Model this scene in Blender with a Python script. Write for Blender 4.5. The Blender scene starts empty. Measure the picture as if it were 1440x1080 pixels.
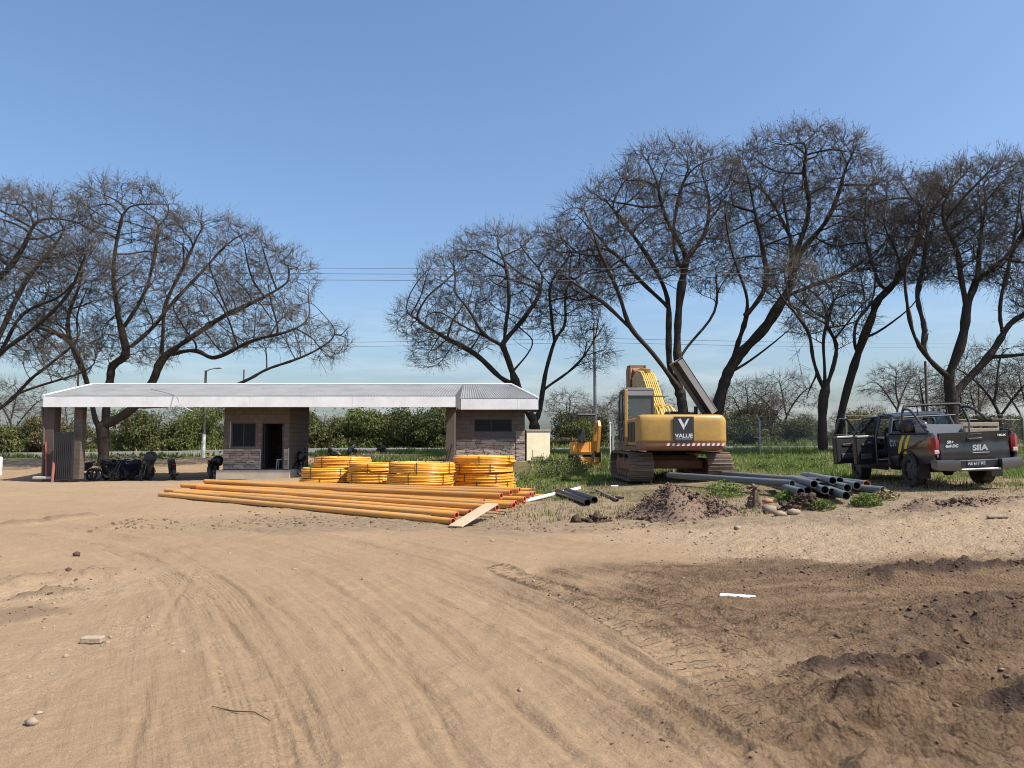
import bpy, bmesh, math, random
import numpy as np
from mathutils import Vector, Matrix

# ------------------------------------------------------------------ camera, sky, sun, exposure
SC = bpy.context.scene
COL = SC.collection
F, CX, CY = 1040.0, 720.0, 540.0          # focal length and centre in photograph pixels
EYE, PITCH = 1.65, math.atan(79 / 1040.0)
cam_d = bpy.data.cameras.new('camera')
cam_d.sensor_width = 36.0
cam_d.lens = 36.0 * F / 1440.0
cam_d.clip_start, cam_d.clip_end = 0.1, 20000
cam = bpy.data.objects.new('camera', cam_d)
COL.objects.link(cam)
cam.location = (0, 0, EYE)
cam.rotation_euler = (math.pi / 2 + PITCH, 0, 0)
SC.camera = cam

SUN_EL, SUN_AZ = math.radians(53), math.radians(114)     # azimuth from +Y towards +X
world = bpy.data.worlds.new('World')
SC.world = world
world.use_nodes = True
wn, wl = world.node_tree.nodes, world.node_tree.links
wn.clear()
w_out = wn.new('ShaderNodeOutputWorld')
w_bg = wn.new('ShaderNodeBackground')
w_sky = wn.new('ShaderNodeTexSky')
w_sky.sky_type = 'NISHITA'
w_sky.sun_disc = False
w_sky.sun_elevation = SUN_EL
w_sky.sun_rotation = SUN_AZ
w_sky.air_density, w_sky.dust_density, w_sky.ozone_density = 1.2, 3.2, 6.5
w_sky.altitude = 300
w_bg.inputs['Strength'].default_value = 0.130
# thin streaks of high cloud low over the whole horizon
w_tc = wn.new('ShaderNodeTexCoord')
w_map = wn.new('ShaderNodeMapping'); w_map.inputs['Scale'].default_value = (1.6, 1.6, 11.0)
w_no = wn.new('ShaderNodeTexNoise'); w_no.inputs['Scale'].default_value = 2.6; w_no.inputs['Detail'].default_value = 7; w_no.inputs['Roughness'].default_value = 0.6
w_sep = wn.new('ShaderNodeSeparateXYZ')
w_band = wn.new('ShaderNodeMapRange'); w_band.inputs[1].default_value, w_band.inputs[2].default_value = 0.22, 0.06
w_amt = wn.new('ShaderNodeMapRange'); w_amt.inputs[1].default_value, w_amt.inputs[2].default_value, w_amt.inputs[4].default_value = 0.47, 0.72, 0.55
w_mul = wn.new('ShaderNodeMath'); w_mul.operation = 'MULTIPLY'
w_mix = wn.new('ShaderNodeMix'); w_mix.data_type = 'RGBA'; w_mix.inputs[7].default_value = (4.3, 4.7, 5.0, 1)
wl.new(w_tc.outputs['Generated'], w_map.inputs['Vector']); wl.new(w_map.outputs[0], w_no.inputs['Vector'])
wl.new(w_tc.outputs['Generated'], w_sep.inputs[0]); wl.new(w_sep.outputs[2], w_band.inputs[0])
wl.new(w_no.outputs[0], w_amt.inputs[0]); wl.new(w_amt.outputs[0], w_mul.inputs[0]); wl.new(w_band.outputs[0], w_mul.inputs[1])
wl.new(w_mul.outputs[0], w_mix.inputs[0]); wl.new(w_sky.outputs[0], w_mix.inputs[6])
wl.new(w_mix.outputs[2], w_bg.inputs['Color'])
wl.new(w_bg.outputs[0], w_out.inputs['Surface'])

sun_d = bpy.data.lights.new('sun', 'SUN')
sun_d.energy = 5.0
sun_d.angle = math.radians(0.53)
sun_d.color = (1.0, 0.94, 0.84)
sun = bpy.data.objects.new('sun', sun_d)
COL.objects.link(sun)
S_DIR = Vector((math.cos(SUN_EL) * math.sin(SUN_AZ), math.cos(SUN_EL) * math.cos(SUN_AZ), math.sin(SUN_EL)))
sun.rotation_euler = S_DIR.to_track_quat('Z', 'Y').to_euler()

SC.view_settings.view_transform = 'Standard'
SC.view_settings.look = 'None'
SC.view_settings.exposure = 0.55
SC.view_settings.gamma = 1.0
SC.view_settings.use_curve_mapping = False
SC.cycles.max_bounces = 6
SC.cycles.transparent_max_bounces = 8
SC.cycles.use_denoising = True
SC.cycles.filter_width = 1.05

# ------------------------------------------------------------------ helpers
PI = math.pi
rng = np.random.default_rng(7)
random.seed(7)
CP, SP = math.cos(PITCH), math.sin(PITCH)

def P(px, py, d):
    """World point seen at photograph pixel (px, py) standing d metres ahead."""
    a, b = (px - CX) / F, (CY - py) / F
    dy, dz = CP - b * SP, SP + b * CP
    s = d / dy
    return Vector((a * s, d, EYE + dz * s))

def G(px, py, z=0.0):
    a, b = (px - CX) / F, (CY - py) / F
    dy, dz = CP - b * SP, SP + b * CP
    s = (z - EYE) / dz
    return (a * s, dy * s)

def XW(px, d):
    return P(px, 600, d).x

def nz(v):
    return v / (np.linalg.norm(v, axis=-1, keepdims=True) + 1e-12)

def _hash(ix, iy, seed):
    n = (ix.astype(np.int64) * 374761393 + iy.astype(np.int64) * 668265263 + seed * 974634777) & 0xFFFFFFFF
    n = ((n ^ (n >> 13)) * 1274126177) & 0xFFFFFFFF
    return ((n ^ (n >> 16)) & 0xFFFF) / 65535.0

def vnoise(x, y, seed=0):
    ix, iy = np.floor(x), np.floor(y)
    fx, fy = x - ix, y - iy
    fx, fy = fx * fx * (3 - 2 * fx), fy * fy * (3 - 2 * fy)
    a, b = _hash(ix, iy, seed), _hash(ix + 1, iy, seed)
    c, d = _hash(ix, iy + 1, seed), _hash(ix + 1, iy + 1, seed)
    return (a + (b - a) * fx) * (1 - fy) + (c + (d - c) * fx) * fy - 0.5

def fbm(x, y, seed=0, octaves=4):
    t, amp = 0, 1.0
    for k in range(octaves):
        t = t + amp * vnoise(x * 2 ** k + 17.3 * k, y * 2 ** k - 9.1 * k, seed + k)
        amp *= 0.5
    return t

def sstep(a, b, x):
    t = np.clip((x - a) / (b - a), 0, 1)
    return t * t * (3 - 2 * t)

def frame_of(d):
    d = Vector(d).normalized()
    ref = Vector((0, 0, 1)) if abs(d.z) < 0.9 else Vector((1, 0, 0))
    u = d.cross(ref).normalized()
    return u, d.cross(u).normalized()

_CB = None
class MB:
    """Collects geometry for ONE mesh object."""
    def __init__(s):
        s.v, s.f, s.m = [], [], []
    def add(s, vs, fs, mi=0):
        o = len(s.v)
        s.v.extend([tuple(p) for p in vs])
        s.f.extend([tuple(i + o for i in f) for f in fs])
        s.m.extend([mi] * len(fs))
        return s
    def box(s, c, size, R=None, mi=0, b=0.0):
        hx, hy, hz = size[0] / 2, size[1] / 2, size[2] / 2
        if b <= 0:
            vs = [Vector((x * hx, y * hy, z * hz)) for z in (-1, 1) for y in (-1, 1) for x in (-1, 1)]
            fs = [(0, 2, 3, 1), (4, 5, 7, 6), (0, 1, 5, 4), (2, 6, 7, 3), (0, 4, 6, 2), (1, 3, 7, 5)]
        else:
            global _CB
            b = min(b, hx * .9, hy * .9, hz * .9)
            vs = []
            for z in (-1, 1):
                for y in (-1, 1):
                    for x in (-1, 1):
                        vs += [Vector((x * hx, y * (hy - b), z * (hz - b))), Vector((x * (hx - b), y * hy, z * (hz - b))), Vector((x * (hx - b), y * (hy - b), z * hz))]
            if _CB is None:
                bm = bmesh.new()
                tv = []
                for z in (-1, 1):
                    for y in (-1, 1):
                        for x in (-1, 1):
                            for q in ((x, y * .8, z * .8), (x * .8, y, z * .8), (x * .8, y * .8, z)):
                                tv.append(bm.verts.new(q))
                bm.verts.index_update()
                bmesh.ops.convex_hull(bm, input=tv)
                bmesh.ops.dissolve_limit(bm, angle_limit=0.01, verts=bm.verts, edges=bm.edges)
                _CB = [tuple(v.index for v in f.verts) for f in bm.faces]
                bm.free()
            fs = _CB
        if R is not None:
            vs = [R @ p for p in vs]
        c = Vector(c)
        return s.add([p + c for p in vs], fs, mi)
    def cyl(s, p0, p1, r0, r1=None, n=12, caps=True, mi=0):
        return s.tube([p0, p1], [r0, r0 if r1 is None else r1], n, caps, mi)
    def tube(s, path, r, n=8, caps=True, mi=0, closed=False):
        path = [Vector(p) for p in path]
        k = len(path)
        rs = [r] * k if isinstance(r, (int, float)) else list(r)
        vs, fs = [], []
        u = None
        for i in range(k):
            if closed:
                t = path[(i + 1) % k] - path[i - 1]
            else:
                t = path[min(i + 1, k - 1)] - path[max(i - 1, 0)]
            t.normalize()
            if u is None:
                u, w = frame_of(t)
            else:
                u = (u - t * u.dot(t))
                u = u.normalized() if u.length > 1e-6 else frame_of(t)[0]
                w = t.cross(u)
            for j in range(n):
                a = 2 * PI * j / n
                vs.append(path[i] + (u * math.cos(a) + w * math.sin(a)) * rs[i])
        for i in range(k if closed else k - 1):
            i2 = (i + 1) % k
            for j in range(n):
                j2 = (j + 1) % n
                fs.append((i * n + j, i2 * n + j, i2 * n + j2, i * n + j2))
        if caps and not closed:
            fs.append(tuple(range(n)))
            fs.append(tuple(range((k - 1) * n + n - 1, (k - 1) * n - 1, -1)))
        return s.add(vs, fs, mi)
    def pipe(s, p0, p1, ro, ri, n=16, mi=0, mi_end=0, mi_in=0, sag=None, segs=1):
        """Hollow pipe."""
        p0, p1 = Vector(p0), Vector(p1)
        u, w = frame_of(p1 - p0)
        vs, k = [], segs + 1
        for r in (ro, ri):
            for i in range(k):
                t = i / segs
                c = p0.lerp(p1, t)
                if sag:
                    c = c + Vector(sag) * (4 * t * (1 - t))
                for j in range(n):
                    a = 2 * PI * j / n
                    vs.append(c + (u * math.cos(a) + w * math.sin(a)) * r)
        I = k * n
        fo, fi, fe = [], [], []
        for i in range(segs):
            for j in range(n):
                j2 = (j + 1) % n
                fo.append((i * n + j, (i + 1) * n + j, (i + 1) * n + j2, i * n + j2))
                fi.append((I + i * n + j, I + i * n + j2, I + (i + 1) * n + j2, I + (i + 1) * n + j))
        for j in range(n):
            j2 = (j + 1) % n
            fe.append((j, j2, I + j2, I + j))
            e = segs * n
            fe.append((e + j, I + e + j, I + e + j2, e + j2))
        o = len(s.v)
        s.add(vs, [], 0)
        for fl, m in ((fo, mi), (fi, mi_in), (fe, mi_end)):
            s.f.extend([tuple(q + o for q in f) for f in fl])
            s.m.extend([m] * len(fl))
        return s
    def prism(s, poly, o, u, v, w, t, mi=0):
        """2-D outline (in axes u, v from o) extruded by t along w."""
        o, u, v, w = Vector(o), Vector(u), Vector(v), Vector(w)
        n = len(poly)
        a = [o + u * p[0] + v * p[1] for p in poly]
        b = [q + w * t for q in a]
        fs = [tuple(range(n - 1, -1, -1)), tuple(range(n, 2 * n))]
        fs += [(i, (i + 1) % n, n + (i + 1) % n, n + i) for i in range(n)]
        return s.add(a + b, fs, mi)
    def loft(s, rings, mi=0, caps=True, closed=True):
        n, k = len(rings[0]), len(rings)
        vs = [p for r in rings for p in r]
        fs = []
        for i in range(k - 1):
            for j in range(n if closed else n - 1):
                j2 = (j + 1) % n
                fs.append((i * n + j, i * n + j2, (i + 1) * n + j2, (i + 1) * n + j))
        if caps and closed:
            fs.append(tuple(range(n - 1, -1, -1)))
            fs.append(tuple(range((k - 1) * n, k * n)))
        return s.add(vs, fs, mi)
    def lathe(s, prof, c, axis, n=20, mi=0):
        """prof = [(radius, offset along axis)]"""
        c, axis = Vector(c), Vector(axis).normalized()
        u, w = frame_of(axis)
        rings = [[c + axis * h + (u * math.cos(2 * PI * j / n) + w * math.sin(2 * PI * j / n)) * r for j in range(n)] for r, h in prof]
        return s.loft(rings, mi)
    def quad(s, a, b, c, d, mi=0):
        return s.add([a, b, c, d], [(0, 1, 2, 3)], mi)
    def mesh(s, name, mats, smooth=35):
        me = bpy.data.meshes.new(name)
        me.from_pydata(s.v, [], s.f)
        for m in (mats if isinstance(mats, (list, tuple)) else [mats]):
            me.materials.append(m)
        if len(me.materials) > 1:
            me.polygons.foreach_set('material_index', s.m)
        bm = bmesh.new()
        bm.from_mesh(me)
        bmesh.ops.recalc_face_normals(bm, faces=bm.faces)
        bm.to_mesh(me)
        bm.free()
        if smooth:
            me.shade_smooth()
            me.set_sharp_from_angle(angle=math.radians(smooth))
        return me
    def build(s, name, mats, parent=None, smooth=35, loc=None):
        return link(name, s.mesh(name, mats, smooth), parent, loc)

def link(name, data, parent=None, loc=None):
    o = bpy.data.objects.new(name, data)
    COL.objects.link(o)
    if parent is not None:
        o.parent = parent
    if loc is not None:
        o.location = loc
    return o

def raw_mesh(name, verts, faces, mats, mi=None, smooth=False):
    """Fast mesh from numpy; faces: (n,k) array of equal sided faces."""
    me = bpy.data.meshes.new(name)
    verts = np.asarray(verts, np.float32)
    faces = np.asarray(faces, np.int32)
    nf, k = faces.shape
    me.vertices.add(len(verts))
    me.vertices.foreach_set('co', verts.ravel())
    me.loops.add(nf * k)
    me.loops.foreach_set('vertex_index', faces.ravel())
    me.polygons.add(nf)
    me.polygons.foreach_set('loop_start', np.arange(0, nf * k, k, dtype=np.int32))
    for m in mats:
        me.materials.append(m)
    if mi is not None:
        me.polygons.foreach_set('material_index', np.asarray(mi, np.int32))
    me.update(calc_edges=True)
    if smooth:
        me.shade_smooth()
    return me

def tag(o, label=None, cat=None, group=None, kind=None):
    for k, v in (('label', label), ('category', cat), ('group', group), ('kind', kind)):
        if v:
            o[k] = v
    return o

def thing(name, label, cat, loc=(0, 0, 0), rz=0.0, group=None):
    o = bpy.data.objects.new(name, None)
    o.empty_display_size = 0.2
    COL.objects.link(o)
    o.location = loc
    o.rotation_euler = (0, 0, rz)
    return tag(o, label, cat, group)

def copy_tree(o, parent=None):
    c = o.copy()
    COL.objects.link(c)
    if parent is not None:
        c.parent = parent
    for ch in list(o.children):
        copy_tree(ch, c)
    return c

def RZ(a):
    return Matrix.Rotation(a, 3, 'Z')

# ------------------------------------------------------------------ materials
def mat(name, col, rough=0.6, metal=0.0, var=0.12, scale=3.0, bump=0.0, bscale=40.0, dirt=None, damt=0.0, dscale=2.0, rnd=0.0, coat=0.0, spec=0.5, trans=0.0):
    m = bpy.data.materials.new(name)
    m.use_nodes = True
    n, l = m.node_tree.nodes, m.node_tree.links
    b = n['Principled BSDF']
    tc = n.new('ShaderNodeTexCoord')
    no = n.new('ShaderNodeTexNoise')
    no.inputs['Scale'].default_value = scale
    no.inputs['Detail'].default_value = 6
    no.inputs['Roughness'].default_value = 0.65
    l.new(tc.outputs['Object'], no.inputs['Vector'])
    mx = n.new('ShaderNodeMix')
    mx.data_type = 'RGBA'
    mx.inputs[6].default_value = (*[c * (1 - var) for c in col], 1)
    mx.inputs[7].default_value = (*[min(1, c * (1 + var)) for c in col], 1)
    l.new(no.outputs[0], mx.inputs[0])
    out = mx.outputs[2]
    if dirt is not None:
        n2 = n.new('ShaderNodeTexNoise')
        n2.inputs['Scale'].default_value = dscale
        n2.inputs['Detail'].default_value = 8
        n2.inputs['Roughness'].default_value = 0.7
        l.new(tc.outputs['Object'], n2.inputs['Vector'])
        mr = n.new('ShaderNodeMapRange')
        mr.inputs[1].default_value, mr.inputs[2].default_value = 0.42, 0.68
        mr.inputs[3].default_value, mr.inputs[4].default_value = 0.0, damt
        l.new(n2.outputs[0], mr.inputs[0])
        m2 = n.new('ShaderNodeMix')
        m2.data_type = 'RGBA'
        m2.inputs[7].default_value = (*dirt, 1)
        l.new(mr.outputs[0], m2.inputs[0])
        l.new(out, m2.inputs[6])
        out = m2.outputs[2]
    if rnd:
        oi = n.new('ShaderNodeObjectInfo')
        mr = n.new('ShaderNodeMapRange')
        mr.inputs[3].default_value, mr.inputs[4].default_value = 1 - rnd, 1 + rnd
        l.new(oi.outputs['Random'], mr.inputs[0])
        vm = n.new('ShaderNodeVectorMath')
        vm.operation = 'SCALE'
        l.new(out, vm.inputs[0])
        l.new(mr.outputs[0], vm.inputs['Scale'])
        out = vm.outputs[0]
    l.new(out, b.inputs['Base Color'])
    b.inputs['Roughness'].default_value = rough
    b.inputs['Metallic'].default_value = metal
    b.inputs['Specular IOR Level'].default_value = spec
    if coat:
        b.inputs['Coat Weight'].default_value = coat
        b.inputs['Coat Roughness'].default_value = 0.15
    if trans:
        b.inputs['Transmission Weight'].default_value = trans
        b.inputs['IOR'].default_value = 1.1
    if bump:
        nb = n.new('ShaderNodeTexNoise')
        nb.inputs['Scale'].default_value = bscale
        nb.inputs['Detail'].default_value = 5
        l.new(tc.outputs['Object'], nb.inputs['Vector'])
        bp = n.new('ShaderNodeBump')
        bp.inputs['Strength'].default_value = bump
        bp.inputs['Distance'].default_value = 0.02
        l.new(nb.outputs[0], bp.inputs['Height'])
        l.new(bp.outputs[0], b.inputs['Normal'])
    return m

def leaf_mat(name, col, var=0.35, rnd=0.15, trans=0.25):
    m = mat(name, col, rough=0.65, var=var, scale=1.6, rnd=rnd, spec=0.2)
    n, l = m.node_tree.nodes, m.node_tree.links
    b, out = n['Principled BSDF'], n['Material Output']
    tr = n.new('ShaderNodeBsdfTranslucent')
    src = b.inputs['Base Color'].links[0].from_socket
    l.new(src, tr.inputs['Color'])
    ms = n.new('ShaderNodeMixShader')
    ms.inputs[0].default_value = trans
    l.new(b.outputs[0], ms.inputs[1])
    l.new(tr.outputs[0], ms.inputs[2])
    l.new(ms.outputs[0], out.inputs['Surface'])
    return m

DUST = (0.30, 0.22, 0.14)
M = dict(
    bark=mat('bark', (0.052, 0.041, 0.033), 0.95, var=0.4, scale=4, bump=0.8, bscale=14, spec=0.1),
    twig=mat('twig', (0.092, 0.075, 0.060), 0.95, var=0.35, scale=1.0, spec=0.1),
    bud=leaf_mat('bud', (0.14, 0.12, 0.06), 0.4),
    leaf_a=leaf_mat('leaf_olive', (0.092, 0.100, 0.034), 0.45),
    leaf_b=leaf_mat('leaf_green', (0.095, 0.125, 0.032), 0.45),
    leaf_c=leaf_mat('leaf_dry', (0.165, 0.14, 0.07), 0.45),
    leaf_d=leaf_mat('leaf_dark', (0.075, 0.092, 0.036), 0.4),
    grass=leaf_mat('grass_blade', (0.135, 0.195, 0.045), 0.45, trans=0.4),
    grass_dry=leaf_mat('grass_dry', (0.30, 0.245, 0.125), 0.3),
    white_metal=mat('white_fascia', (0.78, 0.78, 0.76), 0.45, var=0.06, dirt=(0.45, 0.42, 0.38), damt=0.35, dscale=1.2),
    zinc=mat('zinc_sheet', (0.20, 0.208, 0.212), 0.65, metal=0.0, var=0.14, scale=1.0, dirt=(0.125, 0.115, 0.105), damt=0.6, dscale=0.8),
    wall=mat('wall_block', (0.090, 0.076, 0.067), 0.9, var=0.15, bump=0.3, bscale=20, dirt=(0.10, 0.08, 0.07), damt=0.5),
    wall_grey=mat('wall_render_grey', (0.082, 0.082, 0.086), 0.9, var=0.12, bump=0.2),
    stone=mat('ledge_stone', (0.30, 0.245, 0.205), 0.85, var=0.25, scale=9, bump=0.6, bscale=30, rnd=0.42),
    mortar=mat('mortar', (0.16, 0.14, 0.12), 0.95, bump=0.3),
    plinth=mat('plinth_concrete', (0.42, 0.36, 0.29), 0.9, var=0.15, bump=0.3, dirt=(0.28, 0.22, 0.15), damt=0.6),
    column=mat('column_brown', (0.085, 0.061, 0.050), 0.8, var=0.2, bump=0.25, bscale=10),
    black_metal=mat('black_metal', (0.022, 0.021, 0.022), 0.5, var=0.2),
    interior=mat('dark_interior', (0.02, 0.019, 0.018), 0.9),
    glass_dark=mat('dark_glass', (0.008, 0.009, 0.011), 0.25, var=0.05, spec=0.2),
    rubber=mat('rubber', (0.016, 0.015, 0.015), 0.85, var=0.2, dirt=DUST, damt=0.35, dscale=5),
    chrome=mat('chrome', (0.6, 0.6, 0.62), 0.22, metal=1.0, var=0.05),
    dull_steel=mat('dull_steel', (0.09, 0.09, 0.095), 0.4, metal=0.7, var=0.15),
    grey_plastic=mat('grey_plastic', (0.06, 0.06, 0.065), 0.6),
    red_paint=mat('red_paint', (0.27, 0.065, 0.05), 0.5, dirt=DUST, damt=0.3),
    white_paint=mat('white_paint', (0.72, 0.72, 0.70), 0.5, var=0.05, dirt=(0.5, 0.45, 0.38), damt=0.3),
    blue_paint=mat('blue_paint', (0.012, 0.018, 0.04), 0.35, coat=0.4),
    concrete=mat('concrete', (0.36, 0.34, 0.31), 0.9, var=0.12, bump=0.2),
    wood_pole=mat('wood_pole', (0.10, 0.085, 0.07), 0.9, var=0.25, bump=0.3),
    wire=mat('wire', (0.10, 0.10, 0.105), 0.5, metal=0.3),
    galv=mat('galvanised', (0.30, 0.30, 0.30), 0.5, metal=0.4),
    cream=mat('cream_paint', (0.80, 0.70, 0.48), 0.6, var=0.05, dirt=(0.55, 0.47, 0.33), damt=0.35),
    orange_pipe=mat('orange_pvc', (0.58, 0.265, 0.045), 0.40, var=0.10, scale=1.0, dirt=(0.40, 0.25, 0.11), damt=0.8, dscale=1.5, rnd=0.10),
    orange_cut=mat('orange_cut', (0.58, 0.17, 0.075), 0.5, rnd=0.15),
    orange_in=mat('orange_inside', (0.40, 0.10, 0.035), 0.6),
    coil=mat('yellow_coil', (0.78, 0.37, 0.035), 0.32, var=0.10, scale=1.5, dirt=(0.62, 0.33, 0.08), damt=0.35, rnd=0.06),
    grey_pipe=mat('grey_pvc', (0.125, 0.138, 0.145), 0.45, var=0.08, dirt=(0.22, 0.19, 0.15), damt=0.45, dscale=1.5, rnd=0.10),
    grey_pipe_in=mat('grey_pvc_inside', (0.10, 0.10, 0.10), 0.7),
    rust_in=mat('rust_inside', (0.30, 0.13, 0.05), 0.8),
    board=mat('board', (0.42, 0.31, 0.20), 0.8, var=0.15, bump=0.2),
    cat_yellow=mat('machine_yellow', (0.42, 0.24, 0.045), 0.45, var=0.14, scale=1.5, dirt=(0.26, 0.165, 0.075), damt=0.75, dscale=2.2),
    rail_red=mat('deck_oxide', (0.24, 0.115, 0.06), 0.7, var=0.25, dirt=(0.25, 0.17, 0.10), damt=0.6),
    track_steel=mat('track_steel', (0.155, 0.115, 0.085), 0.75, metal=0.2, var=0.3, dirt=(0.30, 0.21, 0.14), damt=0.6, dscale=4),
    hose=mat('hose_yellow', (0.74, 0.50, 0.13), 0.4, var=0.1),
    cab_grey=mat('cab_grey', (0.07, 0.075, 0.072), 0.5, var=0.15, dirt=(0.2, 0.16, 0.1), damt=0.4),
    hood_grey=mat('hood_grey', (0.28, 0.27, 0.265), 0.6, var=0.12, dirt=(0.2, 0.16, 0.12), damt=0.4),
    panel_black=mat('panel_black', (0.025, 0.026, 0.03), 0.5),
    letter_white=mat('letter_white', (0.62, 0.62, 0.60), 0.5, var=0.03),
    stripe_red=mat('stripe_red', (0.36, 0.05, 0.04), 0.5),
    cab_glass=mat('cab_glass', (0.075, 0.088, 0.088), 0.15, var=0.08, dirt=(0.13, 0.135, 0.13), damt=0.5),
    mini_orange=mat('mini_orange', (0.55, 0.25, 0.035), 0.45, dirt=(0.3, 0.18, 0.08), damt=0.4),
    truck_paint=mat('truck_paint', (0.040, 0.044, 0.050), 0.22, metal=0.35, var=0.06, coat=0.5, dirt=(0.12, 0.10, 0.08), damt=0.28, dscale=1.2),
    truck_dark=mat('truck_trim', (0.014, 0.014, 0.015), 0.55, var=0.1),
    bumper_chrome=mat('bumper_grey', (0.20, 0.20, 0.205), 0.32, metal=0.8, var=0.06, dirt=(0.2, 0.17, 0.13), damt=0.4),
    tail_red=mat('tail_red', (0.24, 0.008, 0.012), 0.2, coat=0.6),
    tail_clear=mat('tail_clear', (0.50, 0.46, 0.44), 0.25),
    stripe_yellow=mat('stripe_yellow', (0.72, 0.55, 0.06), 0.5),
    silver_trim=mat('silver_trim', (0.42, 0.42, 0.42), 0.35, metal=0.5),
    fabric_dark=mat('dark_cloth', (0.016, 0.016, 0.018), 0.9),
    fabric_navy=mat('navy_cloth', (0.018, 0.022, 0.04), 0.9),
    skin=mat('skin', (0.28, 0.155, 0.10), 0.6),
    hair=mat('hair', (0.012, 0.010, 0.009), 0.7),
    bag_brown=mat('bag_brown', (0.16, 0.11, 0.09), 0.8),
    crate_wood=mat('crate_wood', (0.36, 0.29, 0.21), 0.8, var=0.2),
    plastic_grey=mat('plastic_grey', (0.27, 0.27, 0.28), 0.4),
    plastic_black=mat('plastic_black', (0.015, 0.015, 0.016), 0.35),
    stone_pale=mat('stone_pale', (0.27, 0.21, 0.155), 0.9, var=0.2, bump=0.4, rnd=0.2),
    brick=mat('brick_clay', (0.36, 0.16, 0.09), 0.9, var=0.2, bump=0.3),
    soil=mat('soil_dark', (0.080, 0.054, 0.039), 1.0, var=0.35, scale=5, bump=0.8, bscale=25, spec=0.1),
    soil_red=mat('soil_heap', (0.155, 0.108, 0.080), 1.0, var=0.35, scale=4, bump=0.9, bscale=20, spec=0.1),
    clod=mat('clod', (0.14, 0.094, 0.062), 1.0, var=0.35, scale=2.5, bump=0.5, bscale=40, spec=0.1),
    pebble=mat('pebble', (0.27, 0.20, 0.135), 0.95, var=0.35, scale=1.7, spec=0.15),
)

def brick_wall(name, col, col2, mortar):
    m = mat(name, col, 0.92, var=0.15, bump=0.0)
    n, l = m.node_tree.nodes, m.node_tree.links
    b = n['Principled BSDF']
    tc = n.new('ShaderNodeTexCoord')
    mp = n.new('ShaderNodeMapping'); mp.inputs['Rotation'].default_value = (PI / 2, 0, 0)
    br = n.new('ShaderNodeTexBrick')
    br.inputs['Color1'].default_value = (*col, 1); br.inputs['Color2'].default_value = (*col2, 1); br.inputs['Mortar'].default_value = (*mortar, 1)
    br.inputs['Scale'].default_value = 1.0
    br.inputs['Brick Width'].default_value, br.inputs['Row Height'].default_value, br.inputs['Mortar Size'].default_value = 0.40, 0.20, 0.012
    l.new(tc.outputs['Object'], mp.inputs['Vector']); l.new(mp.outputs[0], br.inputs['Vector'])
    no = n.new('ShaderNodeTexNoise'); no.inputs['Scale'].default_value = 2.2; no.inputs['Detail'].default_value = 8; no.inputs['Roughness'].default_value = 0.7
    l.new(tc.outputs['Object'], no.inputs['Vector'])
    mr = n.new('ShaderNodeMapRange'); mr.inputs[3].default_value, mr.inputs[4].default_value = 0.55, 1.4
    l.new(no.outputs[0], mr.inputs[0])
    vm = n.new('ShaderNodeVectorMath'); vm.operation = 'SCALE'
    l.new(br.outputs['Color'], vm.inputs[0]); l.new(mr.outputs[0], vm.inputs['Scale'])
    l.new(vm.outputs[0], b.inputs['Base Color'])
    bp = n.new('ShaderNodeBump'); bp.inputs['Strength'].default_value = 0.6; bp.inputs['Distance'].default_value = 0.02; bp.invert = True
    l.new(br.outputs['Fac'], bp.inputs['Height']); l.new(bp.outputs[0], b.inputs['Normal'])
    return m
M['wall'] = brick_wall('wall_block_courses', (0.135, 0.108, 0.088), (0.105, 0.082, 0.066), (0.085, 0.07, 0.06))

# ------------------------------------------------------------------ terrain
_cp = [(0, 0, 0), (-6, 4, .03), (6, 3, 0), (0, 8, 0), (-6, 10, 0), (6, 8, .06), (0, 14, 0), (-10, 22, 0), (-5, 18, 0), (-14, 16, 0), (-3, 22, 0), (-7, 26, 0),
       (-20, 30, -.04), (-10, 30, 0), (-21, 34, -.18), (-16, 34, -.18), (-2, 30, .08), (-30, 35, .1), (-20, 38, -.05), (-11, 36, .0), (-20, 43, .25), (-10, 42, .5), (-34, 46, .45), (-8, 46, .78), (-20, 49, .65),
       (3, 14, .02), (1, 14.5, 0), (6.7, 11, .14), (4.5, 11.5, .04), (8.5, 14, .32), (9, 15, .50), (9.5, 17.5, .52), (11.1, 17.2, .60), (10.0, 20.6, .56), (12.0, 20.6, .63),
       (6.8, 16, .31), (4.8, 22, .40), (4, 19, .28), (6, 24, .42), (2, 20, .2), (3.4, 36, .6), (1.5, 36, .7), (0, 33, .3), (14, 35, .95), (14, 45, 1.0), (20, 30, .95), (13, 24, .75), (8, 30, .68),
       (20, 15, .75), (13, 11, .45), (-30, 62, .55), (0, 62, .85), (28, 62, 1.05), (0, 48, .85), (25, 48, 1.03), (-40, 20, .1), (-20, 8, .05), (14, 5, .2), (40, 40, 1.1), (-45, 60, .5)]
_c = np.array(_cp, float)
def _tps(r2):
    return 0.5 * r2 * np.log(r2 + 1e-9)
_n = len(_c)
_K = _tps(((_c[:, None, :2] - _c[None, :, :2]) ** 2).sum(-1)) + np.eye(_n) * 0.6
_Pm = np.c_[np.ones(_n), _c[:, :2]]
_A = np.block([[_K, _Pm], [_Pm.T, np.zeros((3, 3))]])
_w = np.linalg.solve(_A, np.r_[_c[:, 2], 0, 0, 0])

def base_h(x, y):
    x, y = np.atleast_1d(np.asarray(x, float)), np.atleast_1d(np.asarray(y, float))
    xc, yc = np.clip(x, -42, 38), np.clip(y, -6, 62)
    h = _w[_n] + _w[_n + 1] * xc + _w[_n + 2] * yc
    for i in range(_n):
        h = h + _w[i] * _tps((xc - _c[i, 0]) ** 2 + (yc - _c[i, 1]) ** 2)
    far = sstep(62, 130, y)
    return h * (1 - far) + 0.9 * far

def H(x, y):
    return float(base_h(x, y)[0])

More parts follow.
